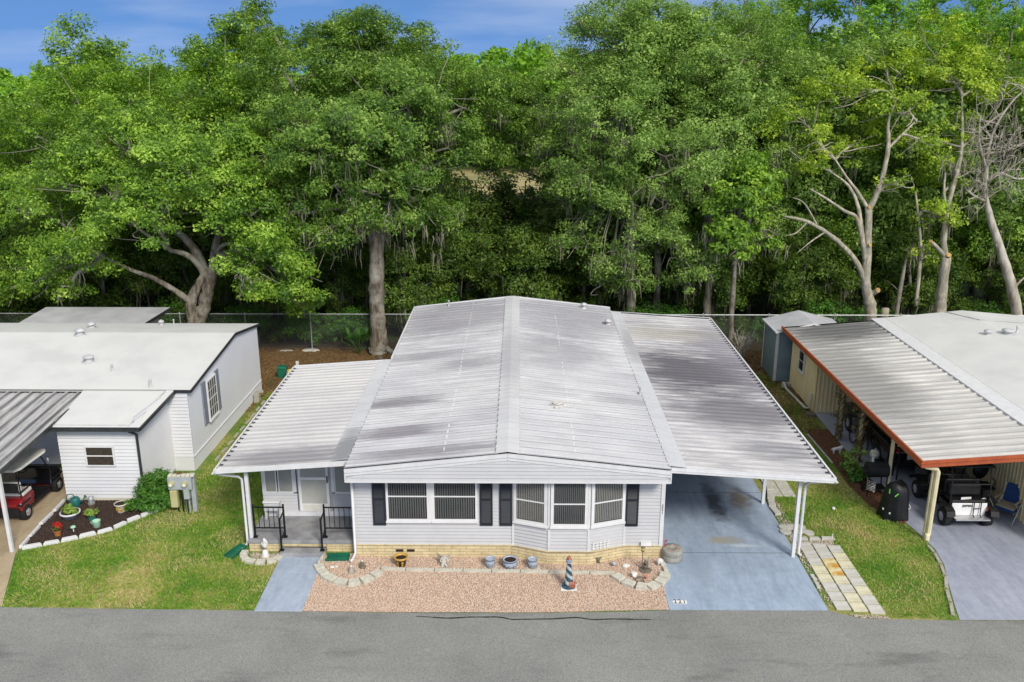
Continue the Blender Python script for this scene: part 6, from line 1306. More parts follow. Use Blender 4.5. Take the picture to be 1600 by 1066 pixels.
for k in range(12): a = k * .5236; a2 = a + .5236; b.tube([(3.10 + .10 * math.cos(a), 20.08 + .10 * math.sin(a) * .8, .09 + .03 * math.sin(a)), (3.10 + .10 * math.cos(a2), 20.08 + .10 * math.sin(a2) * .8, .09 + .03 * math.sin(a2))], .018, 6)
b.tube([(3.2, 20.05, .08), (3.25, 19.98, .02)], .015, 6); b.tube([(3.0, 20.05, .08), (3.0, 20.0, .02)], .015, 6); tag(b.obj('wooden_wreath', 'dark_stone'), 'dark twig wreath leaning inside the right curved border', 'wreath')
c = (3.32, 20.62, .02); t = thing('lamp_figurine', 'small street lamp figurine with two bronze figures on a round base', 'figurine', c)
b = B(c); b.lathe([(.16, 0), (.17, .02), (.15, .04), (.001, .045)], c, 20); b.obj('base', 'dark_stone', t)
b = B(c); b.tube([(3.24, 20.66, .05), (3.24, 20.66, .58)], .012, 8); b.lathe([(.03, .56), (.05, .59), (.02, .60)], (3.24, 20.66, 0), 12); b.lathe([(.055, .67), (.03, .71), (.001, .73)], (3.24, 20.66, 0), 12); b.obj('lamp_post', 'dark_stone', t)
b = B(c); b.ball((3.24, 20.66, .635), (.042, .042, .045), 12, 8); b.obj('lamp_globe', 'yellow_plastic', t, smooth=True)
skin('figure', [(.0, 0, .06), (.0, 0, .16), (0, 0, .26), (0, 0, .31), (0, 0, .34), (.05, -.03, .22), (.08, .02, .06)], [(0, 1), (1, 2), (2, 3), (3, 4), (2, 5), (1, 6)], [.045, .04, .04, .015, .032, .015, .03], 'dark_stone', (-.01, 0, 0), t)
skin('figure', [(.09, .05, .06), (.09, .05, .18), (.09, .05, .30), (.09, .05, .36), (.09, .05, .40)], [(0, 1), (1, 2), (2, 3), (3, 4)], [.045, .04, .04, .015, .032], 'old_stone', (0, 0, 0), t)
for (x, y, lab) in ((-4.36, 20.46, 'small glassy cone ornament nearer the curved border left end'), (-4.12, 20.72, 'small grey pyramid ornament with a white top behind the glassy cone')):
    b = B((x, y, .01)); b.lathe([(.10, 0), (.10, .03), (.06, .08), (.065, .12), (.035, .17), (.03, .2), (.001, .24)], (x, y, .01), 10); o1 = tag(b.obj('garden_ornament', 'old_stone' if y < 20.6 else 'dark_stone', smooth=True), lab, 'ornament')
    b2 = B((0, 0, 0)); b2.ball((0, 0, .20), .03, 8, 6); b2.obj('top_bead', 'shell_white', o1)
b = B((-4.9, 20.7, .02)); b.ball((-4.92, 20.72, .03), (.07, .05, .03), 10, 6); b.ball((-4.8, 20.74, .03), (.05, .04, .025), 8, 5); tag(b.obj('seashell', 'shell_white', smooth=True), 'pinkish white broken shell on the gravel beside the walkway', 'shell')
# splash blocks
def splash(c, L_, W_, rz, lab):
    b = B(); pr_ = [(-W_ / 2, .09), (-W_ / 2, 0), (W_ / 2, 0), (W_ / 2, .09), (W_ / 2 - .02, .09), (W_ / 2 - .025, .02), (-W_ / 2 + .025, .02), (-W_ / 2 + .02, .09)]
    n = len(pr_); b.add([(-L_ / 2, y, z + .03 * (abs(y) < W_)) for y, z in pr_] + [(L_ / 2, y * 1.15, z) for y, z in pr_], [tuple(range(n))[::-1], tuple(range(n, 2 * n))] + [(i, (i + 1) % n, n + (i + 1) % n, n + i) for i in range(n)])
    b.box(-L_ / 2, -L_ / 2 + .02, -W_ / 2, W_ / 2, .021, .11)
    for k in range(3): b.box(-L_ / 2 + .1, L_ / 2 - .02, -.06 + k * .05, -.045 + k * .05, .02, .04)
    o = b.obj('splash_block', 'green_plastic'); o.location = c; o.rotation_euler.z = rz; tag(o, lab, 'splash block')
splash((-4.85, 21.15, .02), .62, .26, PI, 'green plastic splash block lying on the gravel between steps and house corner'); splash((-7.68, 21.45, .01), .60, .25, -2.0, 'green plastic splash block on the grass under the porch downspout')
# porch chair
c = (-7.0, 22.8, .35); t = thing('porch_box', 'pale grey rounded box against the porch wall behind the left railing', 'box', c)
b = B(c); b.box(-7.22, -6.78, 22.68, 22.915, .62, .86); b.obj('box_body', 'grey_cushion', t, bevel=.03); b = B(c); b.box(-7.24, -6.76, 22.66, 22.917, .865, .93); b.obj('lid', 'siding_white', t, bevel=.025)
for x in (-7.18, -6.82): b = B(c); b.box(x - .015, x + .015, 22.72, 22.90, .35, .625); b.obj('leg', 'trim_white', t)

# ---- mulch bed things
def planter(name, lab, c, prof, m, leaf=None, lobes=None, size=.03, dens=120, per=20, seed=1):
    t = pot(name, lab, c, prof, m, prof[-1][0] * .93, prof[-1][1] - .03)
    if leaf:
        L_ = [(c[0] + x, c[1] + y, c[2] + z, R) for x, y, z, R in lobes]; C, Rr = clumps(L_, dens, .07, seed, .3); V, F = leaf_cloud(C, Rr, per, size, seed, up=.5, out_c=c); np_mesh('plant', V - np.array(c), F, leaf, t)
    return t
planter('bowl_planter', 'wide dark grey bowl planter with yellow-green leaves in the mulch bed', (-13.15, 23.42, .01), [(.18, 0), (.22, .04), (.25, .14), (.26, .17), (.27, .19), (.25, .19)], 'grey_pot', 'leaf_var', [(0, 0, .26, .17), (.1, 0, .25, .12), (-.1, .05, .28, .12)], .05, 90, 14)
t = bpy.data.objects['bowl_planter']; b = B((0, 0, 0)); b.lathe([(.262, .15), (.285, .155), (.285, .195), (.25, .20)], (0, 0, 0), 24, caps=False); b.obj('rim', 'siding_white', t, smooth=True)
planter('flower_pot', 'jade green pot with a bushy lime plant in the middle of the mulch bed', (-12.45, 23.28, .01), [(.09, 0), (.12, .16), (.13, .17)], 'jade_pot', 'leaf_var', [(0, 0, .28, .16), (.1, 0, .24, .1), (-.1, 0, .26, .12)], .04, 100, 16, 3)
b = B((-12.42, 23.3, .2)); [b.tube([(-12.42, 23.3, .2), (-12.42 - .1 * k, 23.34, .45), (-12.42 - .18 * k, 23.3, .62)], [.008, .006, .003], 4) for k in (.5, 1, -.2)]
b.obj('dry_stalk', 'leaf_dry', bpy.data.objects['flower_pot'])
bpy.data.objects['dry_stalk'].location = (.03, .02, .19)
c = (-12.12, 22.86, .01); t = thing('mint_pot', 'pale mint green cup-shaped pot in front of the lime plant', 'pot', c); b = B(c); b.lathe([(.08, 0), (.10, .02), (.115, .20), (.12, .21), (.10, .21), (.09, .12), (.001, .11)], c, 24); b.obj('pot_body', 'mint_pot', t, smooth=True); b = B(c); b.tube([(c[0] - .115, c[1] - .02, .16), (c[0] - .2, c[1] + .05, .14), (c[0] - .12, c[1] + .03, .06)], .012, 6); b.obj('handle', 'mint_pot', t)
t = planter('flower_pot', 'small terracotta pot of red flowers near the front of the mulch bed', (-13.0, 22.36, .01), [(.075, 0), (.105, .15), (.115, .16), (.115, .18)], 'terracotta', 'leaf_bush', [(0, 0, .22, .09)], .03, 120, 12, 4)
C, Rr = clumps([(-13.0, 22.38, .30, .11), (-12.94, 22.40, .27, .08)], 200, .05, 4, .3); V, F = leaf_cloud(C, Rr, 10, .035, 6, up=.5); np_mesh('flowers', V - np.array((-13.0, 22.36, .01)), F, 'petal_red', t)
c = (-12.66, 22.58, 0); t = thing('mushroom_light', 'small mint mushroom-shaped garden light in the mulch bed', 'garden light', c); b = B(c); b.tube([c, (c[0], c[1], .14)], .014, 8); b.obj('stem', 'plate_white', t); b = B(c); b.ball((c[0], c[1], .16), (.075, .075, .045), 14, 8); b.obj('cap', 'mint_pot', t, smooth=True)
t = planter('sunflower_pot', 'cream pot painted with yellow flowers near the white wall', (-11.82, 23.82, .01), [(.12, 0), (.16, .22), (.19, .24), (.195, .28), (.185, .28)], 'cream_paint')
c = (-11.82, 23.82, .01); b = B(c)
for q in range(8):
    a = q * .785 - 1.2; z = .09 + .06 * (q % 2); R_z = .12 + z * .18 + .004
    for k in range(7): an = k * .9; p = (c[0] + R_z * math.cos(a + .22 * math.cos(an) * .9), c[1] + R_z * math.sin(a + .22 * math.cos(an) * .9), c[2] + z + .04 * math.sin(an)); b.ball(p, (.018, .018, .015), 6, 4)
b.obj('painted_flowers', 'petal_yellow', t); b = B(c)
for q in range(8): a = q * .785 - 1.2; z = .09 + .06 * (q % 2); R_z = .12 + z * .18 + .008; b.ball((c[0] + R_z * math.cos(a), c[1] + R_z * math.sin(a), c[2] + z), (.016, .016, .014), 6, 4)
b.obj('flower_centres', 'soil', t)
c = (-13.38, 24.20, .01); t = thing('watering_can', 'teal watering can beside the white house corner', 'watering can', c)
b = B(c); b.lathe([(.14, 0), (.145, .02), (.135, .22), (.10, .26), (.001, .27)], c, 20); b.obj('can_body', 'teal_plastic', t, smooth=True); b = B(c); b.tube([(c[0] + .12, c[1], .06), (c[0] + .24, c[1], .17), (c[0] + .30, c[1], .28)], [.03, .02, .016], 8); b.tube([(c[0] + .29, c[1], .27), (c[0] + .33, c[1], .31)], [.02, .05], 12); b.obj('spout', 'teal_plastic', t, smooth=True)
b = B(c); b.tube([(c[0] + .02, c[1], .27), (c[0] - .06, c[1], .38), (c[0] - .2, c[1], .36), (c[0] - .26, c[1], .22), (c[0] - .14, c[1], .10)], .016, 8); b.obj('handle', 'teal_plastic', t, smooth=True)
c = (-12.92, 24.25, .01); t = thing('metal_jug', 'grey galvanised jug beside the teal watering can', 'jug', c); b = B(c); b.lathe([(.10, 0), (.10, .05), (.075, .16), (.09, .25), (.08, .25), (.06, .15), (.001, .1)], c, 18); b.obj('jug_body', 'galv', t, smooth=True); b = B(c); b.tube([(c[0] + .08, c[1], .22), (c[0] + .14, c[1], .16), (c[0] + .09, c[1], .07)], .01, 6); b.obj('handle', 'galv', t)
# meter pedestal
c = (-10.0, 23.85, 0); t = thing('meter_pedestal', 'utility pedestal with two round electric meters and a tan box at the lawn edge', 'meter pedestal', c)
b = B(c); b.box(-9.68, -9.56, 23.82, 23.94, 0, 1.22); b.box(-9.78, -9.74, 23.80, 23.84, 0, .62); b.box(-9.86, -9.83, 23.80, 23.84, 0, .62); b.obj('post', 'meter_grey', t)
b = B(c); b.box(-10.30, -9.60, 23.70, 23.815, .78, 1.18); b.obj('meter_board', 'meter_grey', t, bevel=.01)
for x in (-10.18, -9.78): b = B(c); b.disc((x, 23.67, .98), (0, 1, 0), .085, .06, 20); b.disc((x, 23.62, .98), (0, 1, 0), .07, .06, 20, .075); o = b.obj('meter', 'meter_tan', t, smooth=False); b = B(c); b.disc((x, 23.585, .98), (0, 1, 0), .045, .012, 16); b.obj('meter_glass', 'plate_white', o)
b = B(c); b.box(-10.26, -10.05, 23.66, 23.80, .22, .76); b.obj('breaker_box', 'meter_tan', t, bevel=.012); b = B(c); b.box(-9.86, -9.70, 23.68, 23.80, .48, .775); b.obj('side_box', 'meter_grey', t, bevel=.01)
b = B(c); b.tube([(-9.98, 23.78, .77), (-9.96, 23.82, .3), (-9.97, 23.82, 0)], .025, 8); b.tube([(-10.10, 23.8, .22), (-10.10, 23.8, 0)], .02, 8); b.tube([(-9.80, 23.73, .48), (-9.80, 23.74, 0)], .018, 8); b.obj('conduit', 'black_plastic', t)
b = B(c); [b.box(-10.28 + .13 * k, -10.17 + .13 * k, 23.70 + .01 * (k % 2), 23.86, 1.181, 1.24) for k in range(6)]; b.obj('cap_stones', 'cream_paint', t, bevel=.01)
C, Rr = clumps([(-10.1, 23.86, 1.23, .06), (-9.95, 23.84, 1.24, .06), (-9.85, 23.9, 1.2, .05)], 200, .04, 8, .2); V, F = leaf_cloud(C, Rr, 7, .025, 8); np_mesh('lichen', V - np.array(c), F, 'leaf_dry', t)
# back yard
c = (-10.15, 36.1, 0); t = thing('green_bin', 'small green lidded bin in the back yard behind the porch roof', 'bin', c); b = B(c); b.prism([(-10.33, 35.95), (-9.97, 35.95), (-9.97, 36.25), (-10.33, 36.25)], 0, .42, -.08); b.obj('bin_body', 'green_plastic', t, bevel=.02); b = B(c); b.prism([(-10.37, 35.91), (-9.93, 35.91), (-9.93, 36.29), (-10.37, 36.29)], .421, .50, .15); b.obj('lid', 'green_plastic', t, bevel=.02)
c = (-9.62, 35.7, 0); t = thing('round_bucket', 'cream bucket with a coiled yellow hose on top beside the green bin', 'bucket', c); b = B(c); b.lathe([(.20, 0), (.24, .34), (.25, .36), (.23, .36), (.001, .30)], c, 20); b.obj('bucket_body', 'cream_paint', t, smooth=True)
b = B(c)
for lv_ in range(3): b.tube([(c[0] + .2 * math.cos(k * .4), c[1] + .2 * math.sin(k * .4), .36 + lv_ * .035 + .01 * math.sin(k)) for k in range(17)], .022, 6)
b.obj('hose', 'yellow_plastic', t, smooth=True)
b = B((-9.3, 35.4, 0)); b.box(-9.36, -9.24, 35.36, 35.44, 0, .95); tag(b.obj('marker_post', 'cream_vinyl', bevel=.01), 'pale square marker post beside the bucket in the back yard', 'post')
b = B((-9.75, 39.9, 0)); b.prism([(-10.2, 39.75), (-9.6, 39.7), (-9.35, 39.85), (-9.6, 40.0), (-10.1, 39.95)], 0, .09, .15); tag(b.obj('flat_rock', 'round_stone', bevel=.01), 'flat pale rock lying by the fence in the brown litter', 'rock')
b = B((-10.9, 39.9, 0)); b.prism([(-11.3, 39.8), (-10.9, 39.75), (-10.6, 39.85), (-10.9, 39.95)], 0, .06, .15); tag(b.obj('flat_rock', 'old_stone', bevel=.01), 'small grey rock by the fence left of the pale one', 'rock')
b = B((-6.0, 38.7, 0)); b.ball((-6.3, 38.5, .07), (.13, .1, .12), 8, 6); tag(b.obj('rock', 'dark_stone'), 'dark lump of wood on the litter at the foot of the thick oak', 'rock')
# stones along the white house
for i in range(9):
    b = B(); b.box(-.05, .05, -.2, .2, 0, .07); o = b.obj('border_brick', 'old_stone', bevel=.01); o.location = (-10.15 + .004 * i + rng.uniform(-.03, .03), 27.6 + i * .66, 0); o.rotation_euler.z = rng.uniform(-.1, .1); tag(o, 'weathered border brick lying along the blue-white side wall', 'brick', 'bricks along the side wall')
# ---- right lawn
for x, y, lab in ((9.41, 24.1, 'white golf ball shaped lawn marker alone on the right lawn'), (11.02, 23.42, 'white round lawn marker in front of the black covered grill')):
    b = B((x, y, 0)); b.ball((x, y, .05), .055, 12, 8); b.tube([(x, y, 0), (x, y, .02)], .03, 8); tag(b.obj('lawn_marker', 'shell_white', smooth=True), lab, 'lawn marker')
b = B((10.46, 28.6, 0)); b.beam((10.42, 29.86, .03), (10.48, 27.4, .03), .05, .04); tag(b.obj('landscape_pole', 'vent_metal'), 'thin pale pole lying on the grass beside the red mulch', 'pole')
b = B((11.05, 33.2, 0)); b.tube([(10.98, 34.9, .22), (11.0, 34.6, .08), (11.1, 32.4, .08), (11.22, 32.3, .12), (11.26, 32.3, .7)], .045, 8); b.box(10.92, 11.04, 34.8, 35.0, .04, .24); tag(b.obj('drain_pipe', 'cream_vinyl', smooth=False), 'bent cream drain pipe lying along the tan wall', 'pipe')
b = B((11.0, 31.7, 0)); b.box(10.95, 11.3, 31.6, 31.95, 0, .10); tag(b.obj('stone_slab', 'dark_stone', bevel=.01), 'dark stone slab at the corner of the tan wall', 'slab')
c = (10.9, 28.2, 0); t = thing('lion_statue', 'small white animal statue standing in the red mulch by the vine post', 'statue', c)
skin('body', [(-.18, 0, .22), (0, 0, .25), (.16, 0, .26), (.24, 0, .34), (.32, -.02, .32), (-.16, -.06, .1), (-.16, -.06, .01), (-.16, .06, .1), (-.16, .06, .01), (.14, -.06, .12), (.15, -.07, .01), (.14, .06, .12), (.15, .07, .01), (-.26, 0, .26), (-.3, .02, .16)],
     [(0, 1), (1, 2), (2, 3), (3, 4), (0, 5), (5, 6), (0, 7), (7, 8), (2, 9), (9, 10), (2, 11), (11, 12), (0, 13), (13, 14)], [.075, .075, .085, .085, .045, .035, .028, .035, .028, .035, .028, .035, .028, .015, .012], 'shell_white', (0, 0, 0), t)
t.scale = (.68, .68, .8)
# covered kettle grill
c = (11.02, 23.72, 0); t = thing('covered_grill', 'grill under a black fabric cover with lime tags at the edge of the right lawn', 'grill', c)
b = B(c); K = 36; rows = []
for i, (z, rx, ry) in enumerate(((.0, .40, .34), (.25, .37, .31), (.5, .345, .285), (.72, .33, .27), (.90, .30, .25), (1.02, .235, .20), (1.10, .12, .11), (1.12, .01, .01))):
    row = []
    for j in range(K):
        a = 2 * PI * j / K; k_ = 1 + (.10 * (1 - z) * math.sin(a * 7 + 1) + .05 * math.sin(a * 3)) * (z < 1); sq = 1 / max(abs(math.cos(a)), abs(math.sin(a))) ** .55; row.append((c[0] + rx * k_ * math.cos(a) * sq + .05 * z, c[1] + ry * k_ * math.sin(a) * sq, .012 + z + .03 * math.sin(a * 2) * (z > .8)))
    rows.append(row)
b.add([p for r_ in rows for p in r_], [(i * K + j, i * K + (j + 1) % K, (i + 1) * K + (j + 1) % K, (i + 1) * K + j) for i in range(len(rows) - 1) for j in range(K)])
b.obj('cover', 'black_cover', t, smooth=True)
b = B(c); b.box(10.72, 10.735, 23.45, 23.50, .86, 1.0); b.beam((10.86, 23.385, .80), (10.95, 23.375, .90), .012, .03); b.obj('tag', 'lime', t)
b = B(c); b.box(10.63, 10.66, 23.55, 23.59, .3, .35); b.box(10.74, 10.78, 23.35, 23.37, .26, .31); b.tube([(11.40, 23.60, .45), (11.45, 23.58, .36), (11.38, 23.56, .30)], .012, 6); b.obj('buckle', 'shell_white', t)
# black barrel grill on a cart
c = (11.0, 25.2, 0); t = thing('barrel_grill', 'black barrel grill with a silver side rack standing in front of the slim tan post', 'grill', c)
b = B(c); b.tube([(10.72, 25.2, .82), (11.35, 25.2, .82)], .24, 20); b.box(10.62, 10.72, 25.02, 25.4, .78, .82); b.obj('barrel', 'black_plastic', t); b = B(c); b.tube([(10.9, 25.25, 1.05), (10.9, 25.25, 1.25)], .04, 10); b.disc((10.9, 25.25, 1.27), (0, 0, 1), .06, .02, 12); b.obj('chimney', 'vent_metal', t)
for x in (10.74, 11.30):
    for y in (25.0, 25.4): b = B(c); b.tube([(x, y, 0), (x, y, .66)], .02, 8); b.obj('leg', 'black_plastic', t)
b = B(c); b.box(10.72, 11.32, 25.0, 25.4, .22, .25); b.obj('shelf', 'black_plastic', t); b = B(c); [b.tube([(10.68, 24.94 + .0 * k, .28 + .05 * k), (10.92, 24.90, .20 + .05 * k)], .008, 6) for k in range(7)]; b.tube([(10.68, 24.94, .26), (10.68, 24.94, .66)], .01, 6); b.tube([(10.92, 24.90, .18), (10.92, 24.90, .56)], .01, 6); b.obj('side_rack', 'alu', t)
b = B(c)
for x in (10.74, 11.3): b.disc((x, 25.42, .09), (1, 0, 0), .09, .04, 16)
b.obj('wheel', 'tyre', t)
b = B(c); b.lathe([(.05, 0), (.13, .02), (.15, .14), (.12, .24), (.001, .28)], (11.12, 25.7, .98), 16); b.obj('bag', 'old_stone', t, smooth=True)

# ---- vehicles
def wheel(par, c, r_, w_, rim='alloy'):
    b = B(); b.tube([(-w_ / 2, 0, 0), (-w_ / 2 + .02, 0, 0), (w_ / 2 - .02, 0, 0), (w_ / 2, 0, 0)], [r_ * .9, r_, r_, r_ * .9], 24)
    wo = b.obj('wheel', 'tyre', par, loc=c)
    b = B()
    for s_ in (-1, 1):
        b.disc((s_ * (w_ / 2 - .01), 0, 0), (1, 0, 0), r_ * .5, .03, 20); b.disc((s_ * (w_ / 2 + .006), 0, 0), (1, 0, 0), r_ * .12, .03, 10)
        for k in range(5): a = k * 1.2566; b.beam((s_ * (w_ / 2 + .007), 0, 0), (s_ * (w_ / 2 + .007), r_ * .46 * math.cos(a), r_ * .46 * math.sin(a)), .03, .012, up=(1, 0, 0))
    b.obj('rim', rim, wo); return wo
# red golf cart (drives towards +y, origin at its middle)
c = (-14.92, 24.25, .014); t = thing('golf_cart', 'red golf cart with white bench seat and white roof under the left carport', 'golf cart', c)
for x in (-.50, .50):
    for y in (-.93, .90): wheel(t, (x, y, .23), .23, .22, 'alloy')
b = B(); b.box(-.42, .42, -.85, 1.15, .24, .32); b.extr([(-1.15, .34), (-.60, .34), (-.50, .32), (-.40, .55), (-.42, .70), (-1.05, .70), (-1.18, .58)], -.58, .58); b.obj('body', 'red_paint', t, bevel=.04); b = B(); b.extr([(.62, .34), (1.22, .36), (1.28, .55), (1.10, .78), (.80, .92), (.70, .90), (.66, .5)], -.52, .52); b.obj('front_cowl', 'black_paint', t, bevel=.04)
b = B(); b.box(-.60, -.40, -1.2, -.66, .52, .58); b.box(.40, .60, -1.2, -.66, .52, .58); b.extr([(-1.20, .20), (-1.12, .20), (-1.10, .46), (-1.20, .46)], -.5, .5); b.box(-.55, .55, -.5, .62, .30, .335); b.box(-.60, -.44, .66, 1.2, .50, .55); b.box(.44, .60, .66, 1.2, .50, .55); b.obj('fender', 'black_plastic', t, bevel=.02)
b = B(); b.box(-.54, .54, -.92, -.42, .705, .82); b.obj('seat', 'cream_vinyl', t, bevel=.04)
b = B(); b.box(-.54, .54, -1.02, -.92, .90, 1.20); b.obj('backrest', 'cream_vinyl', t, bevel=.04); b = B(); b.box(-.50, .50, -1.08, -1.021, .88, 1.18); b.box(-.54, -.50, -1.1, -.6, .86, .9); b.box(.50, .54, -1.1, -.6, .86, .9); b.obj('seat_back_shell', 'black_plastic', t, bevel=.02)
for x in (-.54, .54):
    b = B(); b.tube([(x, -1.02, .6), (x, -1.05, 1.2), (x * .98, -1.1, 1.74)], .018, 8); b.obj('roof_post', 'black_plastic', t)
    b = B(); b.tube([(x, .62, .85), (x * .98, .3, 1.4), (x * 1.05, .0, 1.74)], .018, 8); b.obj('roof_post', 'black_plastic', t)
    b = B(); b.tube([(x, -1.0, 1.12), (x, -.80, .98), (x, -.5, .96), (x, -.45, .75)], .015, 8); b.obj('grab_rail', 'black_plastic', t)
b = B(); b.prism([(-.70, -1.50), (.74, -1.50), (.84, -1.3), (.90, -.10), (.84, .08), (-.70, .08), (-.80, -.15), (-.78, -1.3)], 1.74, 1.80, .03); b.obj('roof', 'cart_roof', t, bevel=.015)
b = B(); b.tube([(-.22, .68, .8), (-.22, .50, .98)], .015, 8); P = [(-.22 + .16 * math.cos(k * .393), .48 + .05 * math.sin(k * .393), .99 + .15 * math.sin(k * .393)) for k in range(17)]; b.tube(P, .014, 6); b.obj('steering_wheel', 'black_plastic', t)
b = B(); [b.ball((x, -1.19, .56), (.05, .02, .03), 10, 6) for x in (-.42, .42)]; b.obj('tail_light', 'red_light', t); b = B(); b.ball((.62, .45, 1.25), (.05, .03, .08), 10, 6); b.tube([(.55, .5, 1.3), (.62, .47, 1.28)], .01, 6); b.obj('mirror', 'alu', t)
t.rotation_euler.z = 0
# lifted black cart with a white tail
c = (12.88, 24.10, .014); t = thing('off_road_cart', 'black off-road golf cart with white tailgate and small ladder in the right carport', 'golf cart', c)
for x in (-.58, .58):
    for y in (-.88, .88): wheel(t, (x, y, .27), .27, .24)
b = B(); b.box(-.48, .48, -.95, 1.3, .28, .42); b.extr([(-.98, .42), (-.30, .42), (-.30, .66), (-.98, .66)], -.55, .55); b.extr([(.55, .42), (1.45, .46), (1.48, .78), (.70, .92), (.55, .92)], -.50, .50); b.obj('body', 'black_paint', t, bevel=.03)
b = B()
for s_ in (-1, 1):
    for y in (-.88, .88):
        P = [(y - .42, .46), (y - .36, .60), (y - .2, .66), (y + .2, .66), (y + .36, .60), (y + .42, .46)]; vs = [(s_ * .50, a, z) for a, z in P] + [(s_ * .74, a, z - .02) for a, z in P]; b.add(vs, [(i, i + 1, 7 + i, 6 + i) for i in range(5)])
b.box(-.55, .55, -.28, .55, .40, .44); b.obj('fender', 'black_plastic', t)
b = B(); b.box(-.50, .50, -1.02, -.985, .36, .74); b.obj('tailgate', 'plate_white', t, bevel=.015)
b = B(); b.box(-.47, .50, -1.30, -1.025, .33, .37); b.obj('step_plate', 'alu', t)
b = B()
for x in (.10, .30): b.tube([(x, -1.06, .80), (x, -1.08, .4), (x, -1.33, .30)], .014, 8)
b.tube([(.10, -1.07, .60), (.30, -1.07, .60)], .012, 8); b.obj('ladder', 'black_iron', t); b = B(); b.tube([(-.53, -.98, .95), (-.53, -1.0, .4)], .012, 8); b.obj('grab_rail', 'black_iron', t); b = B(); b.tube([(.55, -.9, .95), (.62, -1.1, .7), (.62, -1.15, .4)], .012, 8); b.obj('grab_rail', 'black_iron', t)
tx = text_mesh('lettering', 'JEEPERS', .09, 'digit', .002); tx.parent = t; tx.location = (-.06, -1.03, .66); tx.rotation_euler = (R_(90), 0, 0)
b = B(); b.box(-.545, -.50, -1.03, -.985, .50, .64); b.obj('tail_light', 'red_light', t); b = B(); b.box(.50, .545, -1.03, -.985, .50, .64); b.obj('tail_light', 'amber_light', t)
b = B(); b.box(-.50, .50, -.95, -.50, .70, .80); b.box(-.50, .50, -.30, .15, .70, .80); b.obj('seat', 'black_cover', t, bevel=.04)
b = B(); b.box(-.50, .50, -.48, -.38, .80, 1.25); b.obj('backrest', 'black_cover', t, bevel=.04)
b = B(); b.box(-.46, .42, -.70, -.55, .85, 1.15); b.obj('cargo_box', 'black_plastic', t, bevel=.02); b = B(); b.add([(-.25, -.97, .83), (.05, -.95, .84), (.1, -.85, .86), (-.2, -.88, .86), (.36, -.9, .82), (.52, -.92, .83), (.5, -.82, .83)], [(0, 1, 2, 3), (4, 5, 6)]); b.obj('cloth', 'plate_white', t)
for x in (-.55, .55):
    b = B(); b.tube([(x, -.98, .66), (x, -.95, 1.3), (x, -.8, 1.82)], .02, 8); b.obj('roof_post', 'black_plastic', t)
    b = B(); b.tube([(x, .62, .9), (x * .97, .35, 1.5), (x * .95, .2, 1.84)], .02, 8); b.obj('roof_post', 'black_plastic', t)
b = B(); b.tube([(-.53, -.95, 1.3), (.53, -.95, 1.3)], .018, 8); b.obj('cross_bar', 'black_plastic', t); b = B(); b.prism([(-.60, -1.0), (.60, -1.0), (.60, .55), (-.60, .55)], 1.83, 1.88, .05); b.obj('roof', 'black_plastic', t, bevel=.02)
b = B(); b.tube([(-.3, .55, .85), (-.3, .35, 1.0)], .015, 8); b.tube([(-.3 + .16 * math.cos(k * .393), .33 + .05 * math.sin(k * .393), 1.0 + .15 * math.sin(k * .393)) for k in range(17)], .014, 6); b.obj('steering_wheel', 'black_plastic', t)
# car behind
c = (12.85, 28.9, .014); t = thing('parked_car', 'dark car with glowing red tail light glimpsed deep in the right carport', 'car', c)
for x in (-.78, .78):
    for y in (-1.35, 1.35): wheel(t, (x, y, .33), .33, .22)
b = B(); b.extr([(-2.2, .30), (2.2, .30), (2.28, .55), (2.1, .85), (1.1, .98), (-2.05, 1.0), (-2.25, .7)], -.86, .86); b.obj('body', 'black_paint', t, bevel=.06)
b = B(); b.extr([(-1.95, 1.0), (1.0, .99), (.35, 1.5), (-1.45, 1.52)], -.74, .74); b.obj('cabin', 'black_paint', t, bevel=.05)
b = B(); b.add([(-.64, -1.93, 1.04), (.64, -1.93, 1.04), (.60, -1.52, 1.47), (-.60, -1.52, 1.47)], [(0, 1, 2, 3)]); b.add([(-.749, -1.5, 1.04), (-.749, .75, 1.04), (-.749, .3, 1.44), (-.749, -1.35, 1.46)], [(3, 2, 1, 0)]); b.obj('window', 'dark_in', t)
for x in (-.68, .68): b = B(); b.box(x - .13, x + .13, -2.30, -2.12, .74, .90); b.obj('tail_light', 'red_light', t, bevel=.02)
b = B(); b.box(-.25, .25, -2.30, -2.24, .50, .64); b.obj('number_plate', 'plate_white', t); b = B(); b.box(-.84, .84, -2.30, -2.15, .34, .50); b.obj('bumper', 'black_plastic', t, bevel=.03)
# folding chair and office chair
c = (14.3, 23.62, .014); t = thing('folding_chair', 'folding camp chair in blue and beige with silver frame at the right edge', 'chair', c)
b = B(); b.box(-.25, .25, -.25, .2, .40, .43); b.obj('seat', 'beige_fabric', t, bevel=.012); b = B(); b.add([(-.25, .20, .44), (.25, .20, .44), (.25, .36, .95), (-.25, .36, .95), (-.25, .215, .43), (.25, .215, .43), (.25, .38, .95), (-.25, .38, .95)], [(0, 1, 2, 3), (7, 6, 5, 4), (2, 6, 7, 3), (0, 3, 7, 4), (1, 5, 6, 2)]); b.obj('backrest', 'blue_fabric', t)
b = B(); b.box(-.26, .26, -.24, .22, .30, .395); b.obj('seat_sling', 'blue_fabric', t, bevel=.02)
for x in (-.29, .29):
    for a, e in (((x, -.27, 0), (x, .25, .62)), ((x, .30, 0), (x, -.25, .62))): b = B(); b.tube([a, e], .013, 8); b.obj('leg', 'alu', t)
    b = B(); b.box(x - .03, x + .03, -.28, .28, .62, .65); b.obj('armrest', 'beige_fabric', t, bevel=.01); b = B(); b.tube([(x, .2, .42), (x, .36, .96)], .013, 8); b.obj('back_frame', 'alu', t)
t.rotation_euler.z = R_(-52)
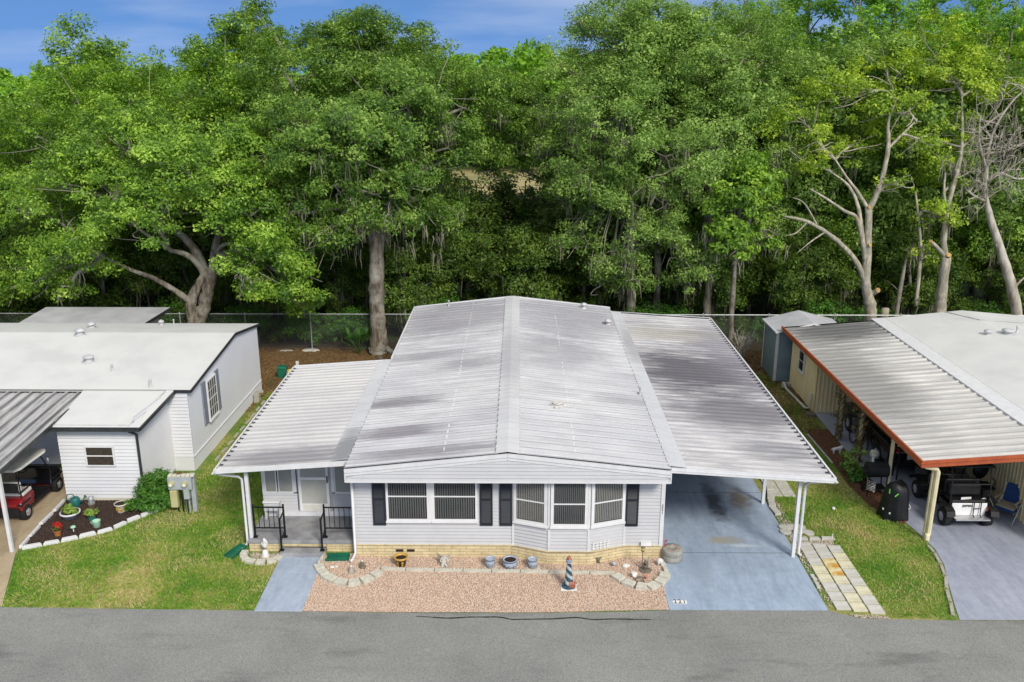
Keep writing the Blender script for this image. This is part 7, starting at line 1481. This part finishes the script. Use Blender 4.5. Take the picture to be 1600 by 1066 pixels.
c = (14.12, 24.75, .014); t = thing('office_chair', 'black office chair with rounded back behind the folding chair', 'chair', c)
b = B(); b.box(-.26, .26, -.26, .26, .44, .54); b.obj('seat', 'black_cover', t, bevel=.05); b = B(); b.ball((0, .27, .92), (.25, .07, .32), 16, 10); b.obj('backrest', 'black_cover', t, smooth=True); b = B(); b.tube([(0, 0, .1), (0, 0, .44)], .03, 10); [b.tube([(0, 0, .1), (.28 * math.cos(k * 1.257), .28 * math.sin(k * 1.257), .06)], .02, 6) for k in range(5)]; b.tube([(0, .2, .5), (0, .3, .7)], .025, 6); b.obj('base', 'black_plastic', t); [B().tube([(x, -.1, .52), (x, -.1, .70), (x, .15, .70)], .018, 6).obj('armrest', 'black_plastic', t) for x in (-.28, .28)]
c = (12.75, 26.3, .014); t = thing('storage_shelf', 'dark storage rack with a green toy on top deep in the right carport', 'rack', (13.1, 25.95, .014)); b = B(); b.box(-.9, .9, -.15, .2, 1.02, 1.06); b.box(-.9, .9, -.15, .2, .5, .54); [b.box(x, x + .04, y, y + .04, 0, 1.02) for x in (-.9, .86) for y in (-.15, .16)]; b.obj('frame', 'black_plastic', t)
b = B(); b.ball((-.75, 0, 1.12), (.18, .07, .05), 10, 6); b.ball((-.6, 0, 1.15), (.06, .05, .06), 8, 6); b.obj('toy', 'lime', t)
t.location = (13.0, 26.3, .014)
c = (12.0, 29.9, .014); t = thing('dark_bicycle', 'dark bicycle leaning between the two vine-covered posts', 'bicycle', (11.75, 28.7, .014))
for y in (-.5, .5):
    b = B(); b.tube([(0, y + .32 * math.cos(k * .3927), .33 + .32 * math.sin(k * .3927)) for k in range(17)], .02, 6); w_ = b.obj('wheel', 'tyre', t); b = B(); [b.tube([(0, y, .33), (0, y + .31 * math.cos(k * .785), .33 + .31 * math.sin(k * .785))], .004, 4) for k in range(8)]; b.obj('spokes', 'alu', w_)
b = B(); [b.tube([p, q], .016, 6) for p, q in (((0, -.5, .33), (0, -.15, .30)), ((0, -.15, .30), (0, -.2, .82)), ((0, -.15, .30), (0, .3, .75)), ((0, -.2, .72), (0, .3, .78)), ((0, .5, .33), (0, .3, .85)), ((0, -.5, .33), (0, -.19, .72)))]; b.obj('bicycle_frame', 'black_paint', t)
b = B(); b.ball((0, -.22, .86), (.06, .13, .03), 10, 6); b.obj('saddle', 'black_plastic', t, smooth=True); b = B(); b.tube([(-.25, .25, .98), (0, .32, .95), (.25, .25, .98)], .014, 6); b.obj('handlebar', 'alu', t)
t.rotation_euler = (0, R_(8), 0)
for o in bpy.data.objects:
    if o.name.startswith('spanish_moss'): o['kind'] = 'stuff'
